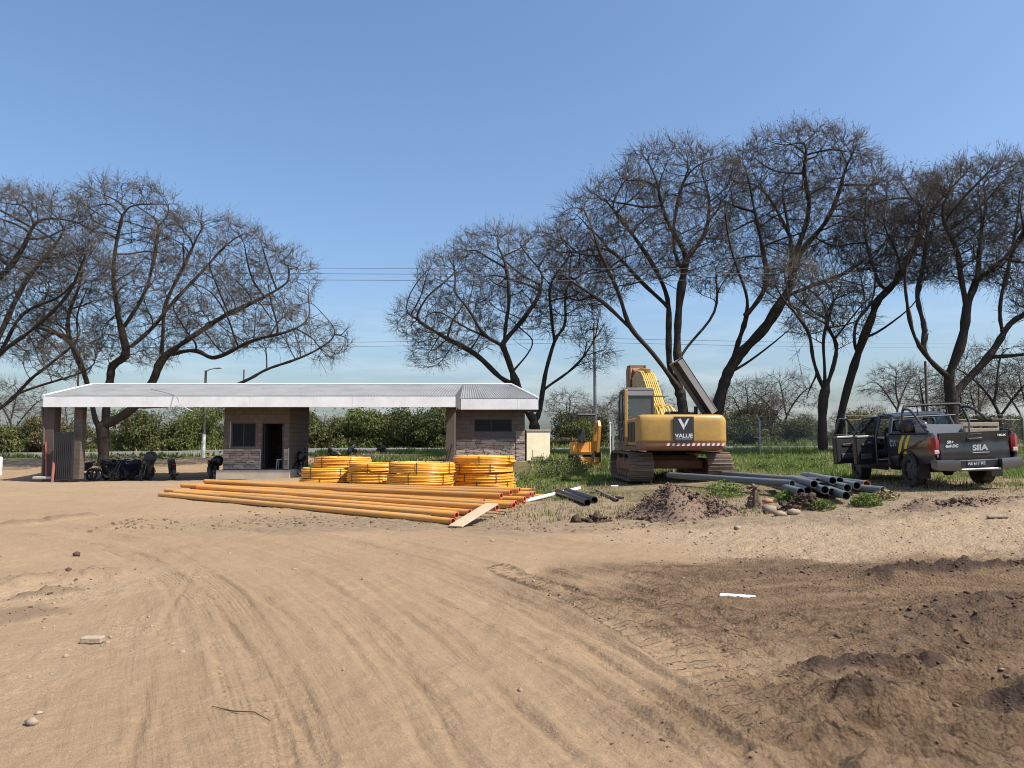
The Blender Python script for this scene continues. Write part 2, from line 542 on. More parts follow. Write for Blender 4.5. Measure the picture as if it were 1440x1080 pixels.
def ridge_pts(*pp):
    return np.array([G(*p) for p in pp])

def seg_dist(x, y, pts):
    """distance to polyline, arclength, signed lateral offset"""
    best = np.full(x.shape, 1e9)
    arc = np.zeros(x.shape)
    lat = np.zeros(x.shape)
    s0 = 0.0
    for a, b in zip(pts[:-1], pts[1:]):
        d = b - a
        L = math.hypot(*d)
        if L < 1e-6:
            continue
        t = np.clip(((x - a[0]) * d[0] + (y - a[1]) * d[1]) / L ** 2, 0, 1)
        dx, dy = x - a[0] - t * d[0], y - a[1] - t * d[1]
        dd = np.hypot(dx, dy)
        m = dd < best
        best = np.where(m, dd, best)
        arc = np.where(m, s0 + t * L, arc)
        lat = np.where(m, (dx * -d[1] + dy * d[0]) / L, lat)
        s0 += L
    return best, arc, lat

def smooth_path(pts, n=40):
    pts = np.array(pts, float)
    k = len(pts)
    out = []
    for i in range(k - 1):
        p0, p1, p2, p3 = pts[max(i - 1, 0)], pts[i], pts[i + 1], pts[min(i + 2, k - 1)]
        for t in np.linspace(0, 1, max(2, n // (k - 1)), endpoint=False):
            out.append(0.5 * ((2 * p1) + (-p0 + p2) * t + (2 * p0 - 5 * p1 + 4 * p2 - p3) * t * t + (-p0 + 3 * p1 - 3 * p2 + p3) * t ** 3))
    out.append(pts[-1])
    return np.array(out)
# ------------------------------------------------------------------ ground sheet
# wheel tracks: (points on the ground, half width, depth, kind)
TR = [
    (smooth_path([G(430, 1075), G(400, 980), G(360, 900), G(300, 820), G(200, 765), G(60, 735), G(-200, 720)]), 0.16, 0.022, 'tyre'),
    (smooth_path([G(375, 1075), G(352, 980), G(318, 900), G(262, 830), G(150, 770), G(-60, 742)]), 0.14, 0.016, 'tyre'),
    (smooth_path([G(640, 1075), G(560, 930), G(470, 840), G(380, 790), G(220, 752), G(0, 728)]), 0.15, 0.014, 'tyre'),
    (smooth_path([G(520, 1075), G(455, 960), G(400, 880), G(330, 812), G(190, 757), G(-40, 728)]), 0.12, 0.010, 'tyre'),
    (smooth_path([G(780, 1075), G(690, 960), G(590, 870), G(470, 800), G(300, 757), G(60, 722)]), 0.13, 0.009, 'tyre'),
    (smooth_path([G(900, 1075), G(760, 950), G(640, 865), G(520, 808), G(330, 757), G(100, 724)]), 0.12, 0.010, 'tyre'),
    (smooth_path([G(1200, 1075), G(1010, 965), G(880, 890), G(760, 835), G(610, 785), G(380, 740)]), 0.13, 0.012, 'tyre'),
    (smooth_path([G(1440, 870), G(1250, 872), G(1080, 885), G(900, 855), G(740, 805), G(560, 762)]), 0.15, 0.020, 'tyre'),
    (smooth_path([G(1440, 800), G(1150, 792), G(900, 782), G(700, 760), G(480, 736)]), 0.16, 0.012, 'tyre'),
    (smooth_path([G(200, 1075), G(190, 960), G(196, 880), G(215, 820), G(300, 768), G(480, 735)]), 0.13, 0.008, 'tyre'),
    (smooth_path([G(300, 1075), G(262, 960), G(250, 880), G(238, 820)]), 0.13, 0.008, 'smooth'),
    (smooth_path([G(1110, 1075), G(930, 965), G(800, 880), G(690, 825), G(560, 780), G(420, 752), G(200, 728)]), 0.20, 0.030, 'tyre'),
    (smooth_path([G(1010, 1040), G(870, 940), G(740, 855), G(620, 800), G(480, 765)]), 0.16, 0.016, 'tyre'),
    (smooth_path([G(1010, 915), G(985, 880), G(935, 845), G(905, 815)]), 0.15, 0.016, 'lug'),
    (smooth_path([G(1075, 1010), G(1000, 925), G(940, 880), G(870, 850)]), 0.22, 0.018, 'lug'),
    (smooth_path([G(1250, 1010), G(1150, 985), G(1070, 945), G(1020, 890)]), 0.20, 0.02, 'lug'),
    (smooth_path([G(1440, 905), G(1330, 935), G(1240, 985), G(1170, 1060)]), 0.24, 0.034, 'biglug'),
    (smooth_path([G(1440, 990), G(1360, 1030), G(1270, 1080)]), 0.24, 0.034, 'biglug'),
    (smooth_path([G(1440, 945), G(1360, 965), G(1300, 1010), G(1240, 1075)]), 0.22, 0.030, 'biglug'),
    (smooth_path([G(1200, 930), G(1130, 985), G(1090, 1060)]), 0.20, 0.028, 'biglug'),
    (smooth_path([G(1130, 1060), G(1010, 960), G(900, 890), G(800, 835), G(700, 795)]), 0.17, 0.012, 'lug'),
    (smooth_path([G(1040, 900), G(970, 850), G(900, 812)]), 0.18, 0.012, 'lug'),
    (smooth_path([G(1440, 1060), G(1330, 1000), G(1240, 930), G(1150, 890), G(1000, 862)]), 0.20, 0.014, 'lug'),
    (smooth_path([G(1440, 842), G(1240, 848), G(1080, 862), G(930, 880)]), 0.22, 0.035, 'smooth'),
    (smooth_path([G(1440, 832), G(1240, 830), G(1080, 838), G(900, 838), G(760, 800)]), 0.18, 0.05, 'smooth'),
    (smooth_path([G(1440, 775), G(1150, 778), G(900, 770), G(640, 745), G(400, 722)]), 0.28, 0.02, 'smooth'),
    (smooth_path([G(1440, 755), G(1150, 758), G(900, 752), G(640, 735)]), 0.24, 0.015, 'smooth'),
]
# ridges of pushed-up soil: (points, half width, height, darkness)
RG = [
    (ridge_pts((1240, 822), (1320, 818), (1460, 820)), 0.20, 0.17, 1.0),
    (ridge_pts((1330, 885), (1400, 870), (1480, 865)), 0.50, 0.12, 0.55),
    (ridge_pts((1250, 905), (1380, 915), (1480, 905)), 0.4, 0.03, 0.2),
    (ridge_pts((1150, 950), (1230, 945), (1310, 945)), 0.15, 0.12, 1.0),
    (ridge_pts((1200, 985), (1240, 978)), 0.18, 0.10, 0.8),
    (ridge_pts((1438, 1000), (1470, 980)), 0.22, 0.14, 1.0),
    (ridge_pts((1020, 820), (1100, 815), (1180, 812)), 0.24, 0.07, 0.35),
    (ridge_pts((-30, 834), (60, 818), (150, 812)), 0.26, 0.13, 0.25),
    (ridge_pts((40, 846), (95, 838)), 0.18, 0.10, 0.45),
    (ridge_pts((-20, 880), (40, 868)), 0.35, 0.03, 0.35),
    (ridge_pts((20, 738), (120, 728)), 0.28, 0.10, 0.4),
    (ridge_pts((700, 880), (860, 960), (960, 1030)), 0.10, 0.03, 0.0),
]
y_rows = [-12, -6, -2, 0, 1.2, 2.0, 2.5]
while y_rows[-1] < 30:
    y_rows.append(y_rows[-1] * 1.0068)
while y_rows[-1] < 6000:
    y_rows.append(y_rows[-1] * (1.03 if y_rows[-1] < 120 else 1.25))
y_rows = np.array(y_rows)
NU = 580
u_cols = np.linspace(-1, 1, NU)
gy = np.repeat(y_rows[:, None], NU, 1)
gx = u_cols[None, :] * (0.8 * np.abs(y_rows)[:, None] + 3.2)
bh = base_h(gx.ravel(), gy.ravel()).reshape(gx.shape)

def region_soil(x, y):
    w = fbm(x * 0.9, y * 0.9, 11, 5) * 1.3
    # right of a line running from the lower middle of the view up to the heap, up to 9.5 m away
    (x0, y0), (x1, y1) = G(1180, 1080), G(790, 800)
    d = ((x - x0) * (y1 - y0) - (y - y0) * (x1 - x0)) / math.hypot(x1 - x0, y1 - y0)
    return sstep(-1.0, 1.1, d + w) * sstep(10.8, 9.3, y + w * 0.8 - 0.06 * x) * (0.85 + 0.15 * sstep(-0.15, 0.2, fbm(x * 0.7 + 3, y * 1.6, 15, 4)))

def region_gravel(x, y):
    w = fbm(x * 0.5, y * 0.5, 23, 5) * 1.3
    a = sstep(9.4, 10.6, y + w) * sstep(15.5, 13.5, y + w * 2 - 0.12 * x) * sstep(1.0, 4.0, x + 2 * w)
    b = sstep(-1.6, -4.2, x + w * 2) * sstep(10.4, 7.6, y + w) * sstep(-.35, .25, fbm(x * .45 + 7, y * .45, 27, 5))
    c = sstep(24, 27, y) * sstep(31, 29, y) * sstep(-5, -7, x)
    return np.clip(a + 0.75 * b + 0.5 * c, 0, 1)

def region_grass(x, y):
    w = fbm(x * 0.35, y * 0.35, 31, 4) * 3.0
    w2 = fbm(x * 1.3, y * 1.3, 37, 3)
    a = sstep(17.2, 20.5, y + w * 0.8 + w2) * sstep(-0.6, 1.2, x + w * 0.5 + (y - 20) * 0.03)
    a = a * (1 - 0.75 * sstep(2.6, 0.8, np.hypot((x - 9.6) / 1.6, (y - 18.0) / 2.4) + w2)) * (1 - 0.8 * sstep(3.5, 2.0, np.abs(x - 5.0)) * sstep(26, 24.5, y) * sstep(20.3, 20.9, y))
    near = 0.7 * sstep(0.10, 0.35, fbm(x * 0.8, y * 0.8, 41, 3)) * sstep(15.0, 16.5, y) * sstep(20, 18, y) * sstep(1.5, 3.0, x)
    b = sstep(43, 47, y + w) * (1 - sstep(-14, -18, x) * sstep(49, 46, y))
    c = sstep(37, 40, y + w * 0.6) * sstep(-12, -9, x + w * 0.5)
    return np.clip(np.maximum.reduce([a, near, b, c]), 0, 1)

def region_scrub(x, y):
    """trampled earth with dry stubble between the pipe stack and the pickup"""
    w = fbm(x * 0.8, y * 0.8, 45, 4)
    a = sstep(14.0, 15.2, y + w * 1.2 - 0.04 * x) * sstep(-0.8, 0.6, x + w - (y - 15) * 0.1)
    b = sstep(13.2, 13.9, y + 0.9 * w) * sstep(17.5, 15.5, y + w) * sstep(-7.5, -4.5, x + w) * 0.85
    return np.clip(np.maximum(a, b), 0, 1)
m_scrub = region_scrub(gx, gy)
m_soil, m_gravel, m_grass = region_soil(gx, gy), region_gravel(gx, gy), region_grass(gx, gy)
m_dark = np.zeros_like(gx)
det = 0.05 * fbm(gx * 0.25, gy * 0.25, 1, 3) + 0.022 * fbm(gx * 1.1, gy * 1.1, 2, 3)
fine = 0.016 * fbm(gx * 5, gy * 5, 3, 4) + 0.010 * fbm(gx * 17, gy * 17, 5, 2)
lump = np.abs(fbm(gx * 3.1, gy * 3.1, 6, 4))
h = bh + det + 0.035 * m_soil + fine * (1 + 1.2 * m_gravel + 1.2 * m_soil) + 0.016 * lump * m_soil + 0.030 * np.abs(fbm(gx * 9, gy * 9, 12, 3)) * m_soil + 0.030 * np.abs(fbm(gx * 7, gy * 7, 8, 3)) * m_gravel + 0.05 * fbm(gx * 1.7, gy * 1.7, 9, 4) * m_grass
near = gy < 24
nx, ny = gx[near], gy[near]
for pts, hw, hh, dk in RG:
    d, arc, lat = seg_dist(nx, ny, pts)
    d = d + 0.45 * hw * fbm(nx * 2.2, ny * 2.2, 51, 3)
    prof = np.exp(-(d / hw) ** 2)
    rough = 0.65 + 0.9 * np.abs(fbm(nx * 6, ny * 6, 53, 4))
    h[near] += hh * prof * rough
    m_dark[near] = np.maximum(m_dark[near], dk * sstep(0.25, 0.75, prof + 0.35 * fbm(nx * 5, ny * 5, 55, 3)))
compact = np.zeros_like(gx)
tread = np.zeros((gx.size, 3), np.float32)
tbest = np.zeros(gx.size)
lugs = np.zeros((gx.size, 3), np.float32)
lbest = np.zeros(gx.size)
near_i = np.where(near.ravel())[0]
for k, (pts, hw, dep, kind) in enumerate(TR):
    d, arc, lat = seg_dist(nx, ny, pts)
    L = arc.max()
    lat = lat + 0.02 * vnoise(arc * 1.3, arc * 0 + k, 60)
    ins = sstep(hw * 1.15, hw * 0.85, np.abs(lat) + (d - np.abs(lat))) * (0.55 + 0.9 * np.clip(vnoise(nx * 0.7, ny * 0.7, 61 + k) + 0.5, 0, 1))
    if kind == 'smooth':
        rel = -dep * ins
    elif kind == 'tyre':
        ribs = 0.5 * np.cos(lat / hw * PI * 3.2) + 0.5 * np.sign(np.sin(2 * PI * (arc / 0.085 + np.abs(lat) / hw * 0.4)))
        rel = ins * (-dep + 0.30 * dep * ribs)
    elif kind == 'lug':
        bars = sstep(-0.2, 0.4, np.sin(2 * PI * arc / 0.21 + lat / hw * 1.2))
        rel = ins * dep * (-1.0 + 1.0 * bars)
    else:
        fr_ = (arc / 0.36 + 0.45 * (lat / hw) ** 2 * np.sign(lat + 1e-9) + 0.06 * vnoise(nx * 3, ny * 3, 71)) % 1.0
        bars = np.exp(-((fr_ - 0.5) / 0.13) ** 2)
        rel = ins * dep * (-0.45 + 1.7 * bars)
    if kind in ('lug', 'biglug'):
        up_ = ins > lbest[near_i]
        q_ = near_i[up_]
        lbest[q_] = ins[up_]
        lugs[q_, 0] = (lat / hw)[up_]; lugs[q_, 1] = arc[up_] / (0.15 if kind == 'lug' else 0.30); lugs[q_, 2] = np.clip(ins[up_] * (0.8 if kind == 'lug' else 1.2), 0, 1)
    else:
        up_ = ins > tbest[near_i]
        q_ = near_i[up_]
        tbest[q_] = ins[up_]
        tread[q_, 0] = (lat / hw)[up_]; tread[q_, 1] = arc[up_] * (0.45 if kind == 'lug' else 1.0); tread[q_, 2] = np.clip(ins[up_] * ((1.1 if k < 2 else 0.35) if kind == 'tyre' else 0.25), 0, 1)
    edge = np.exp(-((np.abs(lat) - hw * 1.25) / (0.3 * hw)) ** 2) * (d - np.abs(lat) < 0.05)
    # keep the ends of a track from stepping
    h[near] += rel + 0.35 * dep * edge * ins.clip(0.2, 1)
    compact[near] = np.maximum(compact[near], ins * (0.8 if kind == 'smooth' else 0.55))
# which way the traffic runs, for streaks along it
FL = [smooth_path([G(560, 1080), G(470, 950), G(390, 860), G(290, 795), G(120, 745), G(-200, 718)]),
      smooth_path([G(1130, 1080), G(900, 945), G(720, 850), G(560, 785), G(360, 742), G(100, 712)]),
      smooth_path([G(1700, 765), G(1440, 770), G(1150, 770), G(900, 765), G(640, 742), G(380, 716)]),
      smooth_path([G(1700, 900), G(1440, 860), G(1240, 855), G(1060, 865), G(900, 850), G(760, 805)]),
      smooth_path([G(250, 1080), G(235, 950), G(240, 860), G(280, 800)])]
FW = [1.5, 1.5, 2.2, 1.0, 0.8]
flow = np.zeros((gx.size, 3), np.float32)
fbest = np.zeros(len(near_i))
for pts, fw in zip(FL, FW):
    d, arc, lat = seg_dist(nx, ny, pts)
    it_ = np.exp(-(d / fw) ** 2)
    up_ = it_ > fbest
    fbest[up_] = it_[up_]
    q_ = near_i[up_]
    flow[q_, 0] = lat[up_]; flow[q_, 1] = arc[up_]; flow[q_, 2] = it_[up_]
def groove(pts, hw, dep, seed):
    d, arc, lat = seg_dist(nx, ny, pts)
    a_ = np.clip(0.3 + 1.6 * vnoise(arc * 0.9, arc * 0 + seed, 65), 0, 1)
    h[near] += a_ * dep * (-np.exp(-(d / hw) ** 2) + 0.45 * np.exp(-((d - 1.9 * hw) / (0.8 * hw)) ** 2))
for k, (fi, off, hw, dep) in enumerate(((0, -.55, .035, .022), (0, -.30, .03, .018), (0, .05, .035, .02), (0, .42, .03, .018), (0, .8, .04, .02), (0, 1.2, .03, .015), (0, -1.0, .04, .018), (1, -.7, .04, .025), (1, -.25, .03, .02), (1, .1, .045, .03), (1, .55, .035, .022), (1, 1.0, .04, .022), (1, 1.5, .04, .02),
                                       (2, -.8, .05, .02), (2, .2, .05, .022), (2, 1.1, .05, .02), (3, -.4, .04, .03), (3, .1, .05, .035), (3, .5, .04, .03), (4, .1, .03, .014), (4, -.25, .03, .012))):
    pts = FL[fi]
    t_ = np.gradient(pts, axis=0)
    nrm_ = nz(np.stack([-t_[:, 1], t_[:, 0]], 1))
    wob = 0.10 * np.sin(np.linspace(0, 5, len(pts)) + k * 1.7)
    groove(pts + nrm_ * (off + wob)[:, None] if isinstance(off, np.ndarray) else pts + nrm_ * (off + wob[:, None]), hw, dep, k + 1)
gverts = np.stack([gx, gy, h], -1).reshape(-1, 3)
nr = len(y_rows)
ii = (np.arange(nr - 1)[:, None] * NU + np.arange(NU - 1)[None, :]).ravel()
gfaces = np.stack([ii, ii + 1, ii + NU + 1, ii + NU], 1)

def node_mix(n, l, fac, a, b):
    x = n.new('ShaderNodeMix')
    x.data_type = 'RGBA'
    for s, v in ((x.inputs[0], fac), (x.inputs[6], a), (x.inputs[7], b)):
        if isinstance(v, bpy.types.NodeSocket):
            l.new(v, s)
        elif isinstance(v, tuple):
            s.default_value = (*v, 1)
        else:
            s.default_value = v
    return x.outputs[2]

def node_noise(n, l, vec, scale, detail=6, rough=0.6, lo=0.35, hi=0.65):
    t = n.new('ShaderNodeTexNoise')
    t.inputs['Scale'].default_value = scale
    t.inputs['Detail'].default_value = detail
    t.inputs['Roughness'].default_value = rough
    l.new(vec, t.inputs['Vector'])
    r = n.new('ShaderNodeMapRange')
    r.inputs[1].default_value, r.inputs[2].default_value = lo, hi
    l.new(t.outputs[0], r.inputs[0])
    return r.outputs[0]

def ground_material():
    m = bpy.data.materials.new('ground_earth')
    m.use_nodes = True
    n, l = m.node_tree.nodes, m.node_tree.links
    b = n['Principled BSDF']
    tc = n.new('ShaderNodeTexCoord')
    vec = tc.outputs['Object']
    at = n.new('ShaderNodeAttribute')
    at.attribute_name = 'zones'
    sp = n.new('ShaderNodeSeparateColor')
    l.new(at.outputs['Color'], sp.inputs[0])
    soil, gravel, grass = sp.outputs[0], sp.outputs[1], sp.outputs[2]
    at2 = n.new('ShaderNodeAttribute')
    at2.attribute_name = 'wear'
    sp2 = n.new('ShaderNodeSeparateColor')
    l.new(at2.outputs['Color'], sp2.inputs[0])
    dark, comp, scrub = sp2.outputs[0], sp2.outputs[1], sp2.outputs[2]
    big = node_noise(n, l, vec, 0.22, 5)
    mid = node_noise(n, l, vec, 1.6, 7, 0.7)
    fin = node_noise(n, l, vec, 18, 6, 0.75)
    sand = node_mix(n, l, big, (0.283, 0.195, 0.116), (0.365, 0.258, 0.156))
    sand = node_mix(n, l, mid, sand, (0.325, 0.229, 0.141))
    sf = n.new('ShaderNodeMath'); sf.operation = 'MULTIPLY'; sf.inputs[1].default_value = 0.5
    l.new(fin, sf.inputs[0])
    sand = node_mix(n, l, sf.outputs[0], sand, (0.220, 0.149, 0.090))
    cf = n.new('ShaderNodeMath'); cf.operation = 'MULTIPLY'; cf.inputs[1].default_value = 0.35
    l.new(comp, cf.inputs[0])
    sand = node_mix(n, l, cf.outputs[0], sand, (0.236, 0.162, 0.097))
    speck = node_noise(n, l, vec, 55, 4, 0.8, 0.58, 0.72)
    sk = n.new('ShaderNodeMath'); sk.operation = 'MULTIPLY'; sk.inputs[1].default_value = 0.55
    l.new(speck, sk.inputs[0])
    sand = node_mix(n, l, sk.outputs[0], sand, (0.180, 0.124, 0.083))
    grain = node_noise(n, l, vec, 130, 3, 0.7, 0.30, 0.70)
    gmul = n.new('ShaderNodeMapRange'); gmul.inputs[3].default_value, gmul.inputs[4].default_value = 0.72, 1.22
    l.new(grain, gmul.inputs[0])
    patch = node_noise(n, l, vec, 0.55, 7, 0.7, 0.38, 0.66)
    pm = n.new('ShaderNodeMath'); pm.operation = 'MULTIPLY'; pm.inputs[1].default_value = 0.62
    l.new(patch, pm.inputs[0])
    sand = node_mix(n, l, pm.outputs[0], sand, (0.244, 0.167, 0.101))
    at4 = n.new('ShaderNodeAttribute'); at4.attribute_name = 'flow'
    sf4 = n.new('ShaderNodeSeparateXYZ'); l.new(at4.outputs['Vector'], sf4.inputs[0])
    cb4 = n.new('ShaderNodeCombineXYZ')
    for k4, m4 in ((0, 9.0), (1, 0.55)):
        q4 = n.new('ShaderNodeMath'); q4.operation = 'MULTIPLY'; q4.inputs[1].default_value = m4
        l.new(sf4.outputs[k4], q4.inputs[0]); l.new(q4.outputs[0], cb4.inputs[k4])
    t4 = n.new('ShaderNodeTexNoise'); t4.inputs['Scale'].default_value = 1.0; t4.inputs['Detail'].default_value = 7; t4.inputs['Roughness'].default_value = 0.65
    l.new(cb4.outputs[0], t4.inputs['Vector'])
    r4 = n.new('ShaderNodeMapRange'); r4.inputs[1].default_value, r4.inputs[2].default_value = 0.42, 0.64
    l.new(t4.outputs[0], r4.inputs[0])
    streak = n.new('ShaderNodeMath'); streak.operation = 'MULTIPLY'
    l.new(r4.outputs[0], streak.inputs[0]); l.new(sf4.outputs[2], streak.inputs[1])
    s4 = n.new('ShaderNodeMath'); s4.operation = 'MULTIPLY'; s4.inputs[1].default_value = 0.34
    l.new(streak.outputs[0], s4.inputs[0])
    sand = node_mix(n, l, s4.outputs[0], sand, (0.235, 0.160, 0.095))
    soilc = node_mix(n, l, mid, (0.122, 0.077, 0.046), (0.180, 0.118, 0.072))
    sv = n.new('ShaderNodeMath'); sv.operation = 'MULTIPLY_ADD'; sv.inputs[1].default_value = 0.75; sv.inputs[2].default_value = 0.62
    l.new(r4.outputs[0], sv.inputs[0])
    sv2 = n.new('ShaderNodeMath'); sv2.operation = 'MULTIPLY'; sv2.use_clamp = True
    l.new(sv.outputs[0], sv2.inputs[0]); l.new(soil, sv2.inputs[1])
    c = node_mix(n, l, sv2.outputs[0], sand, soilc)
    vor = n.new('ShaderNodeTexVoronoi')
    vor.inputs['Scale'].default_value = 26
    l.new(vec, vor.inputs['Vector'])
    gravc = node_mix(n, l, vor.outputs['Color'], (0.237, 0.172, 0.107), (0.363, 0.275, 0.186))
    gm = n.new('ShaderNodeMath'); gm.operation = 'MULTIPLY'; gm.inputs[1].default_value = 0.8
    l.new(gravel, gm.inputs[0])
    c = node_mix(n, l, gm.outputs[0], c, gravc)
    mott = node_noise(n, l, vec, 4.5, 8, 0.75, 0.40, 0.60)
    scc = node_mix(n, l, mott, (0.137, 0.104, 0.071), (0.249, 0.187, 0.124))
    sm_ = n.new('ShaderNodeMath'); sm_.operation = 'MULTIPLY'; sm_.inputs[1].default_value = 0.85
    l.new(scrub, sm_.inputs[0])
    c = node_mix(n, l, sm_.outputs[0], c, scc)
    grc = node_mix(n, l, mid, (0.071, 0.071, 0.028), (0.154, 0.120, 0.062))
    c = node_mix(n, l, grass, c, grc)
    c = node_mix(n, l, dark, c, (0.071, 0.048, 0.036))
    vs_ = n.new('ShaderNodeVectorMath'); vs_.operation = 'SCALE'
    l.new(c, vs_.inputs[0]); l.new(gmul.outputs[0], vs_.inputs['Scale'])
    l.new(vs_.outputs[0], b.inputs['Base Color'])
    b.inputs['Roughness'].default_value = 0.97
    b.inputs['Specular IOR Level'].default_value = 0.12
    # fine relief
    bp0 = n.new('ShaderNodeBump'); bp0.inputs['Strength'].default_value = 0.8; bp0.inputs['Distance'].default_value = 0.03
    t0 = n.new('ShaderNodeTexNoise'); t0.inputs['Scale'].default_value = 9; t0.inputs['Detail'].default_value = 9; t0.inputs['Roughness'].default_value = 0.72
    l.new(vec, t0.inputs['Vector'])
    t9 = n.new('ShaderNodeTexNoise'); t9.inputs['Scale'].default_value = 48; t9.inputs['Detail'].default_value = 6; t9.inputs['Roughness'].default_value = 0.7
    l.new(vec, t9.inputs['Vector'])
    ad = n.new('ShaderNodeMath'); ad.operation = 'MULTIPLY_ADD'; ad.inputs[1].default_value = 0.45
    l.new(t9.outputs[0], ad.inputs[0]); l.new(t0.outputs[0], ad.inputs[2])
    l.new(ad.outputs[0], bp0.inputs['Height'])
    bp1 = n.new('ShaderNodeBump'); bp1.inputs['Distance'].default_value = 0.02
    gs = n.new('ShaderNodeMath'); gs.operation = 'MULTIPLY_ADD'; gs.inputs[1].default_value = 0.7; gs.inputs[2].default_value = 0.10
    l.new(gravel, gs.inputs[0])
    l.new(gs.outputs[0], bp1.inputs['Strength'])
    l.new(vor.outputs['Distance'], bp1.inputs['Height'])
    bp1.invert = True
    l.new(bp0.outputs[0], bp1.inputs['Normal'])
    at3 = n.new('ShaderNodeAttribute'); at3.attribute_name = 'tread'
    sx = n.new('ShaderNodeSeparateXYZ'); l.new(at3.outputs['Vector'], sx.inputs[0])
    def mth(op, a, b_=None):
        q = n.new('ShaderNodeMath'); q.operation = op
        for k_, v_ in enumerate((a, b_)):
            if v_ is None: continue
            if isinstance(v_, (int, float)): q.inputs[k_].default_value = v_
            else: l.new(v_, q.inputs[k_])
        return q.outputs[0]
    ribs = mth('SINE', mth('MULTIPLY', sx.outputs[0], 21.0))
    lug = mth('SINE', mth('ADD', mth('MULTIPLY', sx.outputs[1], 2 * PI / 0.055), mth('MULTIPLY', mth('ABSOLUTE', sx.outputs[0]), 4.0)))
    tr_h = mth('MULTIPLY', mth('ADD', mth('MULTIPLY', ribs, 0.6), mth('MULTIPLY', lug, 0.45)), sx.outputs[2])
    tr_n = mth('MULTIPLY', tr_h, node_noise(n, l, vec, 0.8, 5, 0.65, 0.42, 0.62))
    bp2 = n.new('ShaderNodeBump'); bp2.inputs['Strength'].default_value = 1.0; bp2.inputs['Distance'].default_value = 0.0045
    l.new(tr_n, bp2.inputs['Height'])
    l.new(bp1.outputs[0], bp2.inputs['Normal'])
    bp4 = n.new('ShaderNodeBump'); bp4.inputs['Strength'].default_value = 0.30; bp4.inputs['Distance'].default_value = 0.03; bp4.invert = True
    l.new(streak.outputs[0], bp4.inputs['Height']); l.new(bp2.outputs[0], bp4.inputs['Normal'])
    at6 = n.new('ShaderNodeAttribute'); at6.attribute_name = 'lugs'
    s6 = n.new('ShaderNodeSeparateXYZ'); l.new(at6.outputs['Vector'], s6.inputs[0])
    ph = mth('ADD', mth('MULTIPLY', s6.outputs[1], 2 * PI), mth('MULTIPLY', mth('ABSOLUTE', s6.outputs[0]), 1.9))
    ph = mth('ADD', ph, mth('MULTIPLY', node_noise(n, l, vec, 5, 3, 0.6, 0.2, 0.8), 1.6))
    pulse = n.new('ShaderNodeMapRange'); pulse.interpolation_type = 'SMOOTHSTEP'
    pulse.inputs[1].default_value, pulse.inputs[2].default_value = 0.15, 0.75
    l.new(mth('SINE', ph), pulse.inputs[0])
    h6 = mth('MULTIPLY', mth('MULTIPLY', pulse.outputs[0], s6.outputs[2]), node_noise(n, l, vec, 1.5, 4, 0.6, 0.36, 0.52))
    bp6 = n.new('ShaderNodeBump'); bp6.inputs['Strength'].default_value = 1.0; bp6.inputs['Distance'].default_value = 0.035
    l.new(h6, bp6.inputs['Height']); l.new(bp4.outputs[0], bp6.inputs['Normal'])
    v5 = n.new('ShaderNodeTexVoronoi'); v5.inputs['Scale'].default_value = 34; l.new(vec, v5.inputs['Vector'])
    n5 = n.new('ShaderNodeTexNoise'); n5.inputs['Scale'].default_value = 16; n5.inputs['Detail'].default_value = 8; n5.inputs['Roughness'].default_value = 0.75; l.new(vec, n5.inputs['Vector'])
    a5 = mth('MULTIPLY', mth('SUBTRACT', mth('MULTIPLY', n5.outputs[0], 1.6), v5.outputs['Distance']), soil)
    bp5 = n.new('ShaderNodeBump'); bp5.inputs['Strength'].default_value = 0.9; bp5.inputs['Distance'].default_value = 0.03
    l.new(a5, bp5.inputs['Height']); l.new(bp6.outputs[0], bp5.inputs['Normal'])
    l.new(bp5.outputs[0], b.inputs['Normal'])
    return m

M['ground'] = ground_material()
gme = raw_mesh('ground', gverts, gfaces, [M['ground']], smooth=True)
for nm, chans in (('zones', (m_soil, m_gravel, m_grass)), ('wear', (m_dark, compact, m_scrub))):
    ca = gme.color_attributes.new(nm, 'FLOAT_COLOR', 'POINT')
    arr = np.ones((gx.size, 4), np.float32)
    for q in range(3):
        arr[:, q] = chans[q].ravel()
    ca.data.foreach_set('color', arr.ravel())
la = gme.attributes.new('lugs', 'FLOAT_VECTOR', 'POINT')
la.data.foreach_set('vector', lugs.ravel())
fa = gme.attributes.new('flow', 'FLOAT_VECTOR', 'POINT')
fa.data.foreach_set('vector', flow.ravel())
ta = gme.attributes.new('tread', 'FLOAT_VECTOR', 'POINT')
ta.data.foreach_set('vector', tread.ravel())
tag(link('ground', gme), kind='structure', label='bare tan earth yard with wheel tracks')

# exact height lookup on the built sheet
def HG(x, y):
    """surface height at a point (bilinear on the sheet)"""
    x, y = np.atleast_1d(np.asarray(x, float)), np.atleast_1d(np.asarray(y, float))
    r = np.clip(np.searchsorted(y_rows, y) - 1, 0, nr - 2)
    ty = (y - y_rows[r]) / (y_rows[r + 1] - y_rows[r])
    def row(rr):
        W = 0.8 * np.abs(y_rows[rr]) + 3.2
        u = np.clip((x / W + 1) / 2 * (NU - 1), 0, NU - 1.001)
        c = u.astype(int)
        t = u - c
        return h[rr, c] * (1 - t) + h[rr, c + 1] * t
    return row(r) * (1 - ty) + row(r + 1) * ty

def Z(x, y):
    return float(HG(x, y)[0])

